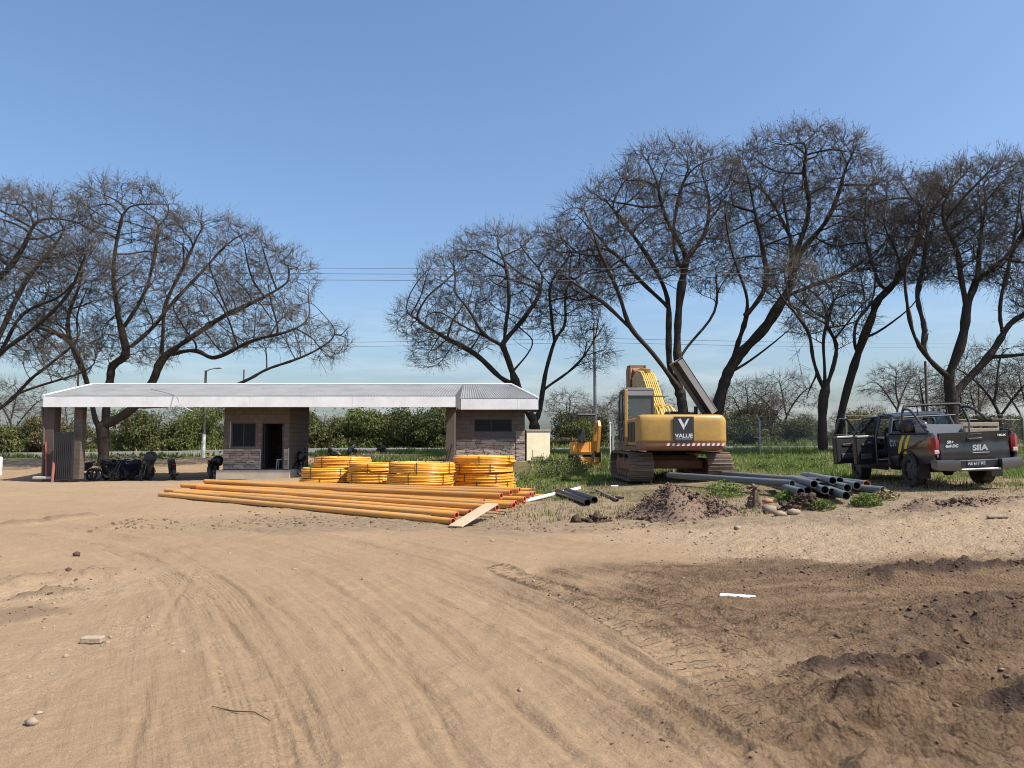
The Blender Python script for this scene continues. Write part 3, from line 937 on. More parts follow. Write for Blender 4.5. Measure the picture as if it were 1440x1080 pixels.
# ------------------------------------------------------------------ paved road behind the yard
def strip(name, y0, y1, lift, m, label, wob=0.0):
    xs = np.linspace(-60, 60, 121)
    ys = np.linspace(0, 1, 5)
    X, T = np.meshgrid(xs, ys)
    Y = y0 + (y1 - y0) * T + wob * np.sin(X * 0.1)
    Zs = base_h(X.ravel(), Y.ravel()).reshape(X.shape)
    Zs = np.maximum(Zs, HG(X.ravel(), Y.ravel()).reshape(X.shape)) + lift
    V = np.stack([X, Y, Zs], -1).reshape(-1, 3)
    i = (np.arange(4)[:, None] * 121 + np.arange(120)[None, :]).ravel()
    me = raw_mesh(name, V, np.stack([i, i + 1, i + 122, i + 121], 1), [m], smooth=True)
    return tag(link(name, me), kind='structure', label=label)
M['asphalt'] = mat('asphalt', (0.085, 0.085, 0.088), 0.9, var=0.2, bump=0.2)
M['kerb'] = mat('kerb_concrete', (0.40, 0.38, 0.35), 0.9, var=0.15)
strip('road', 50.0, 56.5, 0.10, M['asphalt'], 'grey asphalt road running behind the yard')
for y0 in (49.5, 56.5):
    xs = np.arange(-60, 60, 2.0)
    mb = MB()
    for a in xs:
        za = max(Z(a, y0 + .2), H(a, y0 + .2)) + 0.02
        zb = max(Z(a + 2, y0 + .2), H(a + 2, y0 + .2)) + 0.02
        mb.loft([[Vector((q, y0, z - .15)), Vector((q, y0 + .45, z - .15)), Vector((q, y0 + .45, z + .16)), Vector((q, y0, z + .16))] for q, z in ((a, za), (a + 1.99, zb))])
    tag(mb.build('kerb', M['kerb']), kind='structure', label='pale concrete kerb along the road')
# ------------------------------------------------------------------ trees
DENS = 5.6
def colonize(pos, par, attr, step=0.26, kill=0.27, iters=200, up=0.11, seed=1, jit=0.20):
    r = np.random.default_rng(seed)
    cap = 26000
    Pn = np.zeros((cap, 3)); Pn[:len(pos)] = pos
    Pa = np.full(cap, -1, int); Pa[:len(par)] = par
    n = len(pos)
    d2 = ((attr[:, None, :] - Pn[None, :n]) ** 2).sum(-1)
    near = d2.argmin(1); nd = np.sqrt(d2.min(1))
    kids = np.zeros(cap, int)
    for q in Pa[:n]:
        if q >= 0: kids[q] += 1
    for it in range(iters):
        keep = nd > kill
        attr, near, nd = attr[keep], near[keep], nd[keep]
        if len(attr) < 8:
            break
        dirs = np.zeros((n, 3))
        np.add.at(dirs, near, nz(attr - Pn[near]))
        act = np.unique(near)
        act = act[kids[act] < 7]
        if len(act) == 0 or n + len(act) >= cap:
            break
        one = np.zeros(n, int); one[near] = np.arange(len(near))
        single = nz(attr[one[act]] - Pn[act])
        lead = np.where((kids[act] >= 1)[:, None], single, nz(dirs[act]))
        v = lead + r.normal(0, jit, (len(act), 3)) + np.array([0, 0, up])
        # keep some of the parent's direction: sinuous limbs
        pp = Pa[act]
        pv = np.where((pp >= 0)[:, None], nz(Pn[act] - Pn[np.maximum(pp, 0)]), 0)
        v = nz(v + 0.35 * pv)
        new = Pn[act] + v * step
        k = len(new)
        Pn[n:n + k] = new
        Pa[n:n + k] = act
        kids[act] += 1
        A32, B32 = attr.astype(np.float32), new.astype(np.float32)
        dd = np.sqrt(np.maximum((A32 ** 2).sum(1)[:, None] + (B32 ** 2).sum(1)[None] - 2 * A32 @ B32.T, 0))
        j = dd.argmin(1); m = dd[np.arange(len(attr)), j]
        upd = m < nd
        near[upd] = n + j[upd]; nd[upd] = m[upd]
        n += k
    return Pn[:n], Pa[:n]

def frusta(pos, par, rad, main, sel, sides):
    """frustum meshes for the selected nodes' edges (parent -> node)"""
    idx = np.where(sel)[0]
    if len(idx) == 0:
        return np.zeros((0, 3)), np.zeros((0, 4), int)
    p = par[idx]
    dvec = nz(pos[idx] - pos[p])
    gp = par[p]
    pd = np.where((gp >= 0)[:, None], nz(pos[p] - pos[np.maximum(gp, 0)]), dvec)
    cont = main[p] == idx
    d0 = np.where(cont[:, None], pd, dvec)
    ref = np.array([0.37, 0.21, 0.11])
    def ring(c, d, r):
        u = nz(np.cross(d, ref)); w = np.cross(d, u)
        a = np.arange(sides) * 2 * PI / sides
        return c[:, None] + r[:, None, None] * (u[:, None] * np.cos(a)[None, :, None] + w[:, None] * np.sin(a)[None, :, None])
    rb = np.where(cont, rad[p], np.minimum(rad[p], rad[idx] * 1.3))
    A = ring(pos[p] - dvec * (0.15 * rb)[:, None], d0, rb)
    B = ring(pos[idx], dvec, rad[idx])
    n = len(idx)
    V = np.concatenate([A, B], 1).reshape(-1, 3)
    base = np.arange(n)[:, None] * 2 * sides
    j = np.arange(sides)[None, :]; j2 = (j + 1) % sides
    Fq = np.stack([base + j, base + j2, base + sides + j2, base + sides + j], -1).reshape(-1, 4)
    return V, Fq

def spikes(p0, p1, w, r):
    """thin three-sided twigs p0 -> p1"""
    d = nz(p1 - p0)
    u = nz(np.cross(d, r.normal(size=d.shape))); v = np.cross(d, u)
    n = len(p0)
    w = np.broadcast_to(np.asarray(w, float), (n,))[:, None]
    V = np.stack([p0 + u * w, p0 - u * w * .5 + v * w * .87, p0 - u * w * .5 - v * w * .87, p1], 1).reshape(-1, 3)
    b = np.arange(n)[:, None] * 4
    Ft = np.concatenate([b + np.array([[0, 1, 3]]), b + np.array([[1, 2, 3]]), b + np.array([[2, 0, 3]])], 0)
    return V, Ft

def leaf_quads(c, size, r, flat=0.0):
    n = len(c)
    u = nz(r.normal(size=(n, 3))); v = nz(np.cross(u, r.normal(size=(n, 3))))
    s = (size * r.uniform(0.6, 1.4, n))[:, None]
    V = np.stack([c - u * s * .5, c + v * s * .28, c + u * s * .5, c - v * s * .28], 1).reshape(-1, 3)
    return V, np.arange(n * 4).reshape(n, 4)

def make_tree(name, label, d, trunk, limbs, lobes, n_attr, seed, trunk_r, group=None, wide=3.2, twigs=6, kill=0.265, bud=1.0, zbase=None, cat='tree'):
    r = np.random.default_rng(seed)
    root = P(trunk[0][0], trunk[0][1], d)
    zb = Z(root.x, d) if zbase is None else zbase
    pos, par, spec = [np.array((root.x, d, zb - 0.3))], [-1], [trunk_r * 1.5]
    def grow(path, r0, r1, attach):
        pts = smooth_path(path, 12 * (len(path) - 1))
        last = attach
        seg = np.linalg.norm(np.diff(pts, axis=0), axis=1).sum()
        m = max(3, int(seg / 0.36))
        t = np.linspace(0, 1, len(pts)); tt = np.linspace(0, 1, m)
        q = np.stack([np.interp(tt, t, pts[:, k]) for k in range(3)], 1)
        q[1:-1] += r.normal(0, 0.035, (m - 2, 3))
        for i in range(m):
            if i == 0 and np.linalg.norm(q[i] - pos[last]) < 0.15:
                continue
            pos.append(q[i]); par.append(last); spec.append(r0 + (r1 - r0) * tt[i]); last = len(pos) - 1
    tp = [np.array(P(x, y, d)) for x, y in trunk]
    tp[0] = np.array((root.x, d, zb - 0.1))
    grow(tp, trunk_r * 1.25, trunk_r * 1.1, 0)
    for k, (r0, r1, pts) in enumerate(limbs):
        s = [-0.9, 0.7, -0.35, 1.0, 0.25, -0.7, 0.5, -0.15, 0.85][k % 9]
        first = np.array(P(*pts[0], d))
        arr = np.array(pos)
        # attach where the limb leaves the tree in the x-z plane
        j = int((((arr - first)[:, [0, 2]]) ** 2).sum(1).argmin())
        off0 = arr[j, 1] - d
        path = [np.array(P(px, py, d + off0 + s * wide * ((i / max(1, len(pts) - 1)) ** 1.2))) for i, (px, py) in enumerate(pts)]
        if np.linalg.norm(path[0] - arr[j]) > 0.3:
            path = [arr[j]] + path
        grow(path, r0, r1, j)
    pos, par, spec = np.array(pos), np.array(par), np.array(spec)
    # attraction points inside the crown's lobes, more of them towards the outside
    vol = np.array([rx * rx * ry for (_, _, rx, ry) in lobes], float) ** 0.8
    at = []
    for (px, py, rx, ry), w in zip(lobes, vol / vol.sum()):
        k = int(n_attr * DENS * w * 3.8)
        c = P(px, py, d)
        sx, sz = rx * d / F, ry * d / F
        v = nz(r.normal(size=(k, 3))) * (r.uniform(0, 1, k) ** 0.30)[:, None]
        q = np.array(c) + v * np.array([sx, max(sx, 2.2) * 0.95, sz])
        at.append(q[: int(n_attr * DENS * w * 1.6) + 1])
    at = np.concatenate(at)
    # most twigs sit near the outside of the crown, the inside stays open
    dep = np.full(len(at), -1.0)
    for (px, py, rx, ry) in lobes:
        c = np.array(P(px, py, d)); sx, sz = rx * d / F, ry * d / F
        e_ = (at - c) / np.array([sx, max(sx, 2.2) * 0.95, sz])
        dep = np.maximum(dep, 1 - np.linalg.norm(e_, axis=1))
    keep_ = r.uniform(0, 1, len(at)) < np.clip(np.exp(-(np.maximum(dep, 0) / 0.26) ** 2), 0.07, 1)
    at = at[keep_]
    n0 = len(pos)
    kk = kill * min(1.0, d / 41.0) if d < 50 else 0.34
    if d < 50:       # first a few strong forking limbs, then the fine branches
        nc = max(60, int(n_attr * 0.20))
        coarse = at[r.choice(len(at), nc, replace=False)]
        coarse[:, 2] -= 0.3
        pos, par = colonize(pos, par, coarse, kill=0.85 * d / 41, step=0.36, seed=seed + 50, up=0.12, jit=0.26)
    pos, par = colonize(pos, par, at, kill=kk, step=0.98 * kk, seed=seed, jit=0.13)
    spec = np.r_[spec, np.zeros(len(pos) - n0)]
    n = len(pos)
    # pipe-model radii
    pw = 2.05
    acc = np.zeros(n)
    leafn = np.ones(n, bool); leafn[par[par >= 0]] = False
    acc[leafn] = 0.0088 ** pw
    for i in range(n - 1, 0, -1):
        acc[par[i]] += acc[i]
    rad = acc ** (1 / pw)
    rad = np.maximum(rad * min(1.0, trunk_r * 0.95 / rad[0]) ** np.clip(rad / rad[0] * 2, 0, 1), spec * 0.62)
    rad = np.where(rad > 0.1, rad * 0.86, rad)
    rad = rad * (1 + 0.10 * r.normal(size=n) * (rad > 0.08))
    main = np.full(n, -1)
    order = np.argsort(rad)
    main[par[order]] = order          # thickest child wins (last write)
    # soften kinks
    kid = np.bincount(par[par >= 0], minlength=n)
    for _ in range(4):
        sm = pos.copy()
        ok = (par >= 0) & (main >= 0)
        sm[ok] = 0.5 * pos[ok] + 0.25 * pos[par[ok]] + 0.25 * pos[main[ok]]
        pos = sm
    loc = np.array((root.x, d, zb))
    t = thing(name, label, cat, tuple(loc), 0, group)
    e = par >= 0
    thick = np.zeros(n, bool); thick[0] = True
    for i in range(1, n):
        thick[i] = thick[par[i]] and rad[i] > 0.09
    thick &= e
    V, Fq = frusta(pos, par, rad, main, thick, 9)
    me = raw_mesh('trunk', V - loc, Fq, [M['bark']], smooth=True)
    link('trunk', me, t)
    parts, tri_parts = [], []
    for sel, sides in ((e & ~thick & (rad > 0.03), 5), (e & ~thick & (rad <= 0.03), 3)):
        parts.append(frusta(pos, par, rad, main, sel, sides))
    V = np.concatenate([q[0] for q in parts]); o = 0; Fl = []
    for q in parts:
        Fl.append(q[1] + o); o += len(q[0])
    Fb = np.concatenate(Fl)
    br = link('crown', raw_mesh('crown', V - loc, Fb, [M['bark']], smooth=True), t)
    # twigs
    thin = np.where(leafn & e)[0]
    src = np.repeat(thin, twigs)
    dv = nz(pos[src] - pos[par[src]])
    L = r.uniform(0.40, 1.15, len(src))
    p0 = pos[src] - dv * r.uniform(0, 0.3, len(src))[:, None]
    tv = nz(dv * 1.0 + r.normal(0, 0.38, (len(src), 3)) + np.array([0, 0, 0.18]))
    p1 = p0 + tv * L[:, None]
    Va, Fa = spikes(p0, p1, 0.0095, r)
    k = 2
    f = r.uniform(0.25, 0.9, (len(src), k))
    q0 = (p0[:, None] + (p1 - p0)[:, None] * f[..., None]).reshape(-1, 3)
    tv2 = nz(np.repeat(tv, k, 0) * 0.9 + r.normal(0, 0.45, (len(q0), 3)) + np.array([0, 0, 0.1]))
    q1 = q0 + tv2 * r.uniform(0.15, 0.45, len(q0))[:, None]
    nrm = nz(np.cross(tv2, r.normal(size=tv2.shape))) * 0.008
    Vb = np.stack([q0 - nrm, q0 + nrm, q1], 1).reshape(-1, 3)
    Fb2 = np.arange(len(Vb)).reshape(-1, 3)
    V = np.concatenate([Va, Vb]); Ft = np.concatenate([Fa, Fb2 + len(Va)])
    tag(link('twig', raw_mesh('twig', V - loc, Ft, [M['twig']]), br), kind='stuff')
    if bud > 0:
        nb = int(bud * len(thin) * 2.5)
        pick = r.integers(0, len(q1), nb)
        hh = (q1[:, 2] - q1[:, 2].min()) / (np.ptp(q1[:, 2]) + 1e-6)
        pick = pick[r.uniform(0, 1, nb) < 0.15 + 0.85 * hh[pick] ** 1.3]
        V, Fq = leaf_quads(q1[pick] + r.normal(0, 0.05, (len(pick), 3)), 0.075, r)
        tag(link('bud', raw_mesh('bud', V - loc, Fq, [M['bud']]), br), kind='stuff')
    return t

TG = 'large bare trees behind the yard'
make_tree('bare_tree', 'bare spreading tree with thick trunk seen under the canopy beside the motorcycles', 42, [(146, 655), (146, 612), (140, 598)], [
    (.30, .10, [(139, 598), (133, 588), (123, 536), (105, 489), (80, 469), (50, 460)]),
    (.34, .08, [(150, 596), (187, 576), (217, 536), (227, 505), (279, 469), (318, 441), (366, 421), (405, 398)]),
    (.26, .06, [(148, 592), (155, 536), (159, 513), (179, 501), (171, 465), (163, 421), (159, 377), (167, 330), (175, 285)]),
    (.20, .05, [(179, 493), (215, 461), (239, 429), (279, 389), (318, 341)]),
    (.17, .05, [(228, 505), (229, 461), (231, 429), (255, 381), (279, 330)]),
    (.15, .04, [(235, 500), (275, 489), (295, 505), (318, 497), (358, 477), (400, 470)]),
    (.20, .04, [(190, 574), (260, 566), (342, 538), (378, 517), (418, 505), (458, 485), (490, 460)]),
    (.14, .04, [(120, 530), (95, 470), (100, 430), (120, 380)]),
    (.13, .04, [(171, 465), (200, 420), (215, 370), (225, 310)]),
], [(180, 300, 78, 45), (300, 355, 92, 50), (400, 395, 45, 48), (250, 410, 110, 55), (330, 450, 90, 45), (450, 480, 45, 30), (110, 410, 60, 70), (200, 470, 70, 45), (95, 480, 40, 40), (400, 455, 40, 30)], 2300, 101, 0.50, TG)
make_tree('bare_tree', 'bare tree with brownish crown reaching over the open end of the canopy', 39, [(-90, 660), (-85, 600)], [
    (.30, .08, [(-85, 600), (-40, 540), (0, 497), (60, 453), (100, 409), (120, 360)]),
    (.24, .06, [(-80, 610), (0, 575), (40, 537), (80, 505), (120, 470)]),
    (.28, .06, [(-88, 600), (-70, 500), (-30, 420), (20, 370), (50, 310)]),
    (.22, .05, [(-30, 530), (10, 450), (40, 390), (90, 330)]),
    (.25, .06, [(-90, 590), (-120, 480), (-110, 400), (-80, 330)]),
    (.12, .03, [(0, 497), (30, 440), (80, 420), (110, 390)]),
    (.12, .03, [(10, 560), (60, 540), (100, 530), (130, 520)]),
], [(20, 325, 110, 55), (95, 315, 45, 45), (-60, 380, 90, 80), (50, 400, 70, 60), (110, 360, 40, 60), (0, 460, 70, 45), (90, 500, 50, 35)], 2000, 102, 0.5, TG, bud=2.2)
make_tree('bare_tree', 'bare forked tree rising behind the end room of the guardhouse', 44, [(752, 640), (752, 600), (752, 590)], [
    (.32, .07, [(751, 588), (740, 577), (723, 534), (714, 504), (705, 485), (677, 470), (662, 437), (640, 415)]),
    (.32, .07, [(755, 588), (760, 574), (766, 534), (772, 504), (781, 473), (797, 458), (793, 418), (800, 390)]),
    (.18, .04, [(706, 487), (712, 450), (717, 418), (711, 366)]),
    (.16, .04, [(710, 480), (735, 449), (754, 424), (765, 390)]),
    (.18, .04, [(722, 540), (702, 531), (671, 498), (632, 479), (595, 458), (570, 442)]),
    (.15, .04, [(782, 488), (775, 443), (772, 400)]),
    (.17, .04, [(768, 545), (809, 516), (833, 485), (850, 455)]),
    (.12, .03, [(690, 475), (655, 462), (625, 440)]),
    (.12, .03, [(722, 520), (740, 500), (752, 480)]),
], [(640, 395, 58, 45), (700, 365, 70, 45), (760, 370, 60, 50), (810, 380, 50, 45), (590, 450, 42, 30), (640, 470, 60, 35), (720, 430, 60, 40), (800, 440, 50, 40), (835, 490, 26, 35), (605, 500, 30, 22)], 2000, 103, 0.42, TG, bud=0.8)
make_tree('bare_tree', 'bare tall tree with its trunk behind the yellow excavator boom', 40, [(966, 640), (960, 570), (956, 550)], [
    (.30, .07, [(955, 550), (947, 537), (918, 495), (885, 462), (852, 428), (814, 403), (790, 385)]),
    (.24, .06, [(954, 550), (943, 525), (939, 470), (939, 420), (918, 370), (885, 324), (860, 290)]),
    (.28, .05, [(957, 550), (954, 532), (952, 470), (956, 420), (964, 370), (960, 349), (935, 307), (925, 255)]),
    (.16, .04, [(964, 366), (993, 324), (997, 280), (990, 240)]),
    (.15, .04, [(955, 505), (972, 478), (1010, 437), (1005, 390)]),
    (.14, .03, [(885, 462), (870, 410), (845, 360), (830, 320)]),
    (.13, .03, [(939, 430), (905, 400), (880, 370), (850, 340)]),
    (.13, .03, [(962, 385), (945, 350), (950, 300), (960, 250)]),
], [(940, 245, 75, 42), (880, 290, 70, 45), (830, 315, 52, 42), (1000, 260, 50, 55), (900, 350, 90, 50), (800, 350, 36, 38), (960, 320, 70, 60), (830, 400, 60, 35), (1000, 370, 40, 50)], 2300, 104, 0.46, TG, bud=0.7)
make_tree('bare_tree', 'tallest bare tree leaning away from the raised engine hood', 41, [(1000, 640), (1008, 580), (1022, 530)], [
    (.26, .06, [(1024, 524), (1036, 490), (1047, 453), (1052, 420), (1030, 360), (1020, 300)]),
    (.34, .07, [(1026, 520), (1040, 500), (1068, 470), (1093, 437), (1110, 403), (1114, 358), (1106, 307), (1098, 260)]),
    (.22, .05, [(1108, 405), (1125, 353), (1158, 320), (1179, 274), (1190, 230)]),
    (.20, .05, [(1104, 418), (1158, 395), (1200, 382), (1233, 374), (1260, 350)]),
    (.14, .03, [(1025, 526), (1060, 504), (1096, 474), (1120, 455)]),
    (.15, .04, [(1112, 370), (1140, 300), (1130, 250), (1135, 210)]),
    (.15, .04, [(1110, 330), (1083, 280), (1065, 245)]),
    (.14, .04, [(1048, 445), (1080, 400), (1070, 340), (1060, 290)]),
], [(1120, 235, 100, 48), (1190, 258, 58, 52), (1060, 262, 58, 52), (1150, 310, 90, 52), (1040, 345, 40, 48), (1220, 325, 42, 55), (1090, 370, 60, 40), (1205, 385, 50, 28)], 2500, 105, 0.50, TG, bud=0.9)
make_tree('bare_tree', 'bare tree with short trunk and crooked limbs behind the wire fence', 37, [(1158, 645), (1156, 600), (1158, 548)], [
    (.22, .05, [(1157, 548), (1150, 528), (1140, 495), (1140, 466), (1117, 441), (1102, 424), (1090, 400)]),
    (.20, .04, [(1160, 548), (1173, 512), (1175, 478), (1160, 455), (1179, 416), (1185, 390)]),
    (.12, .03, [(1158, 545), (1160, 510), (1155, 480), (1165, 450)]),
    (.09, .02, [(1150, 528), (1138, 545), (1135, 560)]),
], [(1170, 425, 50, 30), (1110, 400, 40, 35), (1195, 455, 22, 25), (1140, 450, 30, 25)], 600, 106, 0.36, TG, bud=0.5)
make_tree('bare_tree', 'slender bare tree leaning over the pickup from behind the fence', 38, [(1176, 640), (1184, 574), (1200, 516)], [
    (.24, .05, [(1201, 514), (1212, 478), (1229, 441), (1233, 420), (1267, 391), (1258, 345), (1233, 307)]),
    (.16, .04, [(1204, 500), (1200, 470), (1208, 445), (1228, 430)]),
    (.12, .03, [(1218, 480), (1250, 457), (1275, 440), (1290, 425)]),
    (.16, .04, [(1262, 392), (1285, 350), (1300, 310), (1290, 270)]),
    (.14, .03, [(1240, 410), (1225, 370), (1215, 330)]),
], [(1260, 285, 62, 42), (1300, 315, 45, 52), (1230, 335, 55, 55), (1270, 365, 60, 38)], 1300, 107, 0.30, TG, bud=1.2)
make_tree('bare_tree', 'bare tree with wide V shaped trunk rising behind the pickup', 34, [(1342, 650), (1338, 560), (1336, 550)], [
    (.26, .06, [(1334, 548), (1321, 520), (1292, 491), (1279, 457), (1275, 420), (1271, 387), (1280, 350)]),
    (.15, .04, [(1294, 492), (1304, 470), (1287, 420), (1296, 387), (1300, 349), (1305, 310)]),
    (.24, .05, [(1332, 530), (1354, 478), (1358, 428), (1350, 387), (1346, 349), (1321, 303)]),
    (.17, .04, [(1359, 430), (1375, 390), (1378, 340), (1388, 274)]),
    (.32, .08, [(1340, 552), (1375, 520), (1400, 487), (1417, 457), (1440, 441), (1475, 410), (1490, 370)]),
    (.18, .05, [(1392, 505), (1425, 497), (1460, 500), (1500, 470)]),
    (.13, .03, [(1410, 465), (1405, 420), (1420, 370), (1430, 310)]),
    (.12, .03, [(1376, 390), (1410, 370), (1430, 340)]),
], [(1380, 268, 80, 40), (1340, 305, 55, 48), (1420, 290, 70, 58), (1440, 360, 60, 55), (1310, 295, 36, 42), (1360, 365, 60, 36), (1490, 420, 60, 45), (1300, 365, 30, 36)], 2100, 108, 0.44, TG, bud=1.0)

# smaller far trees: two shapes, repeated
BG = 'small bare trees beyond the road'
far_a = make_tree('far_tree', 'small grey leafless tree standing among the bushes beyond the road', 66, [(1050, 635), (1050, 600)], [
    (.12, .03, [(1050, 600), (1040, 575), (1025, 550)]), (.12, .03, [(1050, 598), (1060, 570), (1080, 548)]), (.10, .03, [(1050, 590), (1052, 560), (1050, 540)])],
    [(1050, 555, 40, 22), (1025, 568, 25, 16), (1078, 565, 25, 16)], 420, 201, 0.16, BG, wide=1.5, twigs=5, bud=0.3)
far_b = make_tree('far_tree', 'dark flat topped leafless tree seen over the pickup roof', 60, [(1262, 630), (1262, 580)], [
    (.14, .04, [(1262, 580), (1245, 550), (1228, 535)]), (.14, .04, [(1262, 575), (1272, 545), (1285, 525)]), (.12, .04, [(1262, 570), (1258, 540), (1262, 520)])],
    [(1262, 525, 32, 11), (1235, 545, 22, 10), (1285, 540, 20, 10)], 380, 202, 0.16, BG, wide=1.5, twigs=5, bud=0.2)
def place_tree(src, px, d, sc, rz, label):
    c = copy_tree(src)
    x = XW(px, d)
    c.location = (x, d, Z(x, d) - 0.1)
    c.scale = (sc, sc, sc)
    c.rotation_euler = (0, 0, rz)
    c['label'] = label
    return c
_same = 'small grey leafless tree standing among the bushes beyond the road'
for px, d, sc, rz in ((270, 66, 1.1, 1.0), (655, 72, 1.15, 2.2), (700, 70, 1.0, 0.4), (835, 64, 1.25, 3.0), (880, 66, 1.2, 4.0), (1100, 70, 1.05, 5.1), (1350, 64, 1.2, 0.8), (1410, 62, 1.3, 2.0), (1130, 74, 1.0, 3.3), (470, 74, 1.0, 1.6), (20, 72, 1.1, 2.6), (90, 76, 1.2, .3), (330, 78, 1.0, 4.4), (800, 74, 1.3, 1.2), (905, 76, 1.2, 2.9), (1010, 78, 1.2, .9), (1080, 66, 1.0, 4.8), (1190, 72, 1.1, 1.9), (1225, 78, 1.0, 5.5), (1300, 74, 1.2, 3.7), (1375, 76, 1.3, .1), (1440, 70, 1.3, 4.2), (610, 78, .9, 3.9), (555, 80, .9, .7)):
    place_tree(far_a, px, d + random.uniform(-2, 8), sc * random.choice([.55, .75, .95, 1.1]), rz, _same)

# ------------------------------------------------------------------ bushes beyond the road
def bush_mesh(seed, mats, nleaf=8000, w=2.2, hgt=2.6):
    r = np.random.default_rng(seed)
    blobs = [(r.uniform(-w * .62, w * .62), r.uniform(-w * .45, w * .45), r.uniform(.2, .80) * hgt, r.uniform(.45, .85)) for _ in range(16)]
    blobs += [(r.uniform(-w * .9, w * .9), r.uniform(-w * .5, w * .5), 0.35, 0.6) for _ in range(6)]
    per = nleaf // len(blobs)
    cs, mi = [], []
    for k, (x, y, z, s) in enumerate(blobs):
        v = nz(r.normal(size=(per, 3))) * (r.uniform(0.15, 1, per) ** 0.45)[:, None]
        q = np.array([x, y, z]) + v * np.array([s, s, s * 0.85])
        cs.append(q); mi.append(r.choice(len(mats), per, p=[.62, .26, .12][:len(mats)]))
    spr = r.integers(8, 14)
    for k in range(spr):                       # loose upright sprays
        x, y = r.uniform(-w * .7, w * .7), r.uniform(-w * .4, w * .4)
        t = r.uniform(0, 1, 40)
        top = hgt * r.uniform(.85, 1.2)
        q = np.stack([x + r.normal(0, .25) * t + r.normal(0, .1, 40), y + r.normal(0, .1, 40), .4 + (top - .4) * t], 1)
        cs.append(q); mi.append(r.choice(len(mats), 40))
    c = np.concatenate(cs)
    c = c[:, :]
    mi = np.concatenate(mi)
    ok = c[:, 2] > 0.02
    V, Fq = leaf_quads(c[ok], 0.15, r)
    return raw_mesh('foliage', V, Fq, [M[m] for m in mats], mi[ok])

def stem_mesh(seed, w=2.2, hgt=2.6):
    r = random.Random(seed)
    mb = MB()
    for k in range(7):
        x, y = r.uniform(-.4, .4), r.uniform(-.3, .3)
        mb.tube([(x, y, -.2), (x * 1.8, y * 1.8, hgt * .4), (x * 3 + r.uniform(-.3, .3), y * 3, hgt * .8)], [.05, .035, .012], 5)
    return mb.mesh('stem', M['bark'])

BK = [('olive green leafy bush growing beyond the road', ('leaf_a', 'leaf_b', 'leaf_c')), ('bright green leafy bush growing beyond the road', ('leaf_b', 'leaf_a', 'leaf_c')),
      ('dark green leafy bush growing beyond the road', ('leaf_d', 'leaf_a', 'leaf_b')), ('dry brownish bush growing beyond the road', ('leaf_c', 'leaf_a', 'twig'))]
bush_src = []
for k, (lab, ms) in enumerate(BK):
    for q in range(2):
        bush_src.append((lab, bush_mesh(300 + k * 7 + q, ms), stem_mesh(320 + k * 3 + q)))
def bush(x, y, s, sz, kind, label=None):
    lab, fo, st = bush_src[kind]
    t = thing('bush', label or lab, 'bush', (x, y, Z(x, y) - 0.05), random.uniform(0, 6.28), 'bushes beyond the road')
    t.scale = (s, s, sz)
    link('foliage', fo, t)
    link('stem', st, t)
    return t
for k in range(46):
    px = -60 + k * 35 + random.uniform(-10, 10)
    d = random.uniform(60, 64)
    tall = 1.0
    if 180 < px < 310: tall = 1.45
    if 410 < px < 620: tall = 1.5
    if 1040 < px < 1250: tall = 1.15
    kind = random.choice([0, 1, 2, 3, 4, 5, 0, 6, 7])
    if random.random() < .22: continue
    bush(XW(px, d), d, random.uniform(.55, 1.35), tall * random.choice([.35, .5, .7, .95, 1.15]) * random.uniform(.85, 1.15), kind)
for k in range(36):
    px = -80 + k * 46 + random.uniform(-14, 14)
    d = random.uniform(70, 80)
    if random.random() < .15: continue
    bush(XW(px, d), d, random.uniform(.9, 1.9), random.uniform(.75, 1.75), random.choice([4, 5, 0, 1, 6, 7, 6, 7]))
for px, d, s, sz, k in ((215, 56.5 + 2.5, 1.25, 1.55, 0), (270, 59, 1.2, 1.35, 2), (30, 58.5, 1.3, 1.3, 0), (65, 59, 1.0, 1.25, 6), (455, 59, 1.2, 1.35, 0), (520, 60, 1.3, 1.4, 2), (590, 59, 1.2, 1.5, 4), (630, 60, 1.1, 1.5, 5), (420, 58.5, .8, .8, 2)):
    bush(XW(px, d), d, s, sz, k)
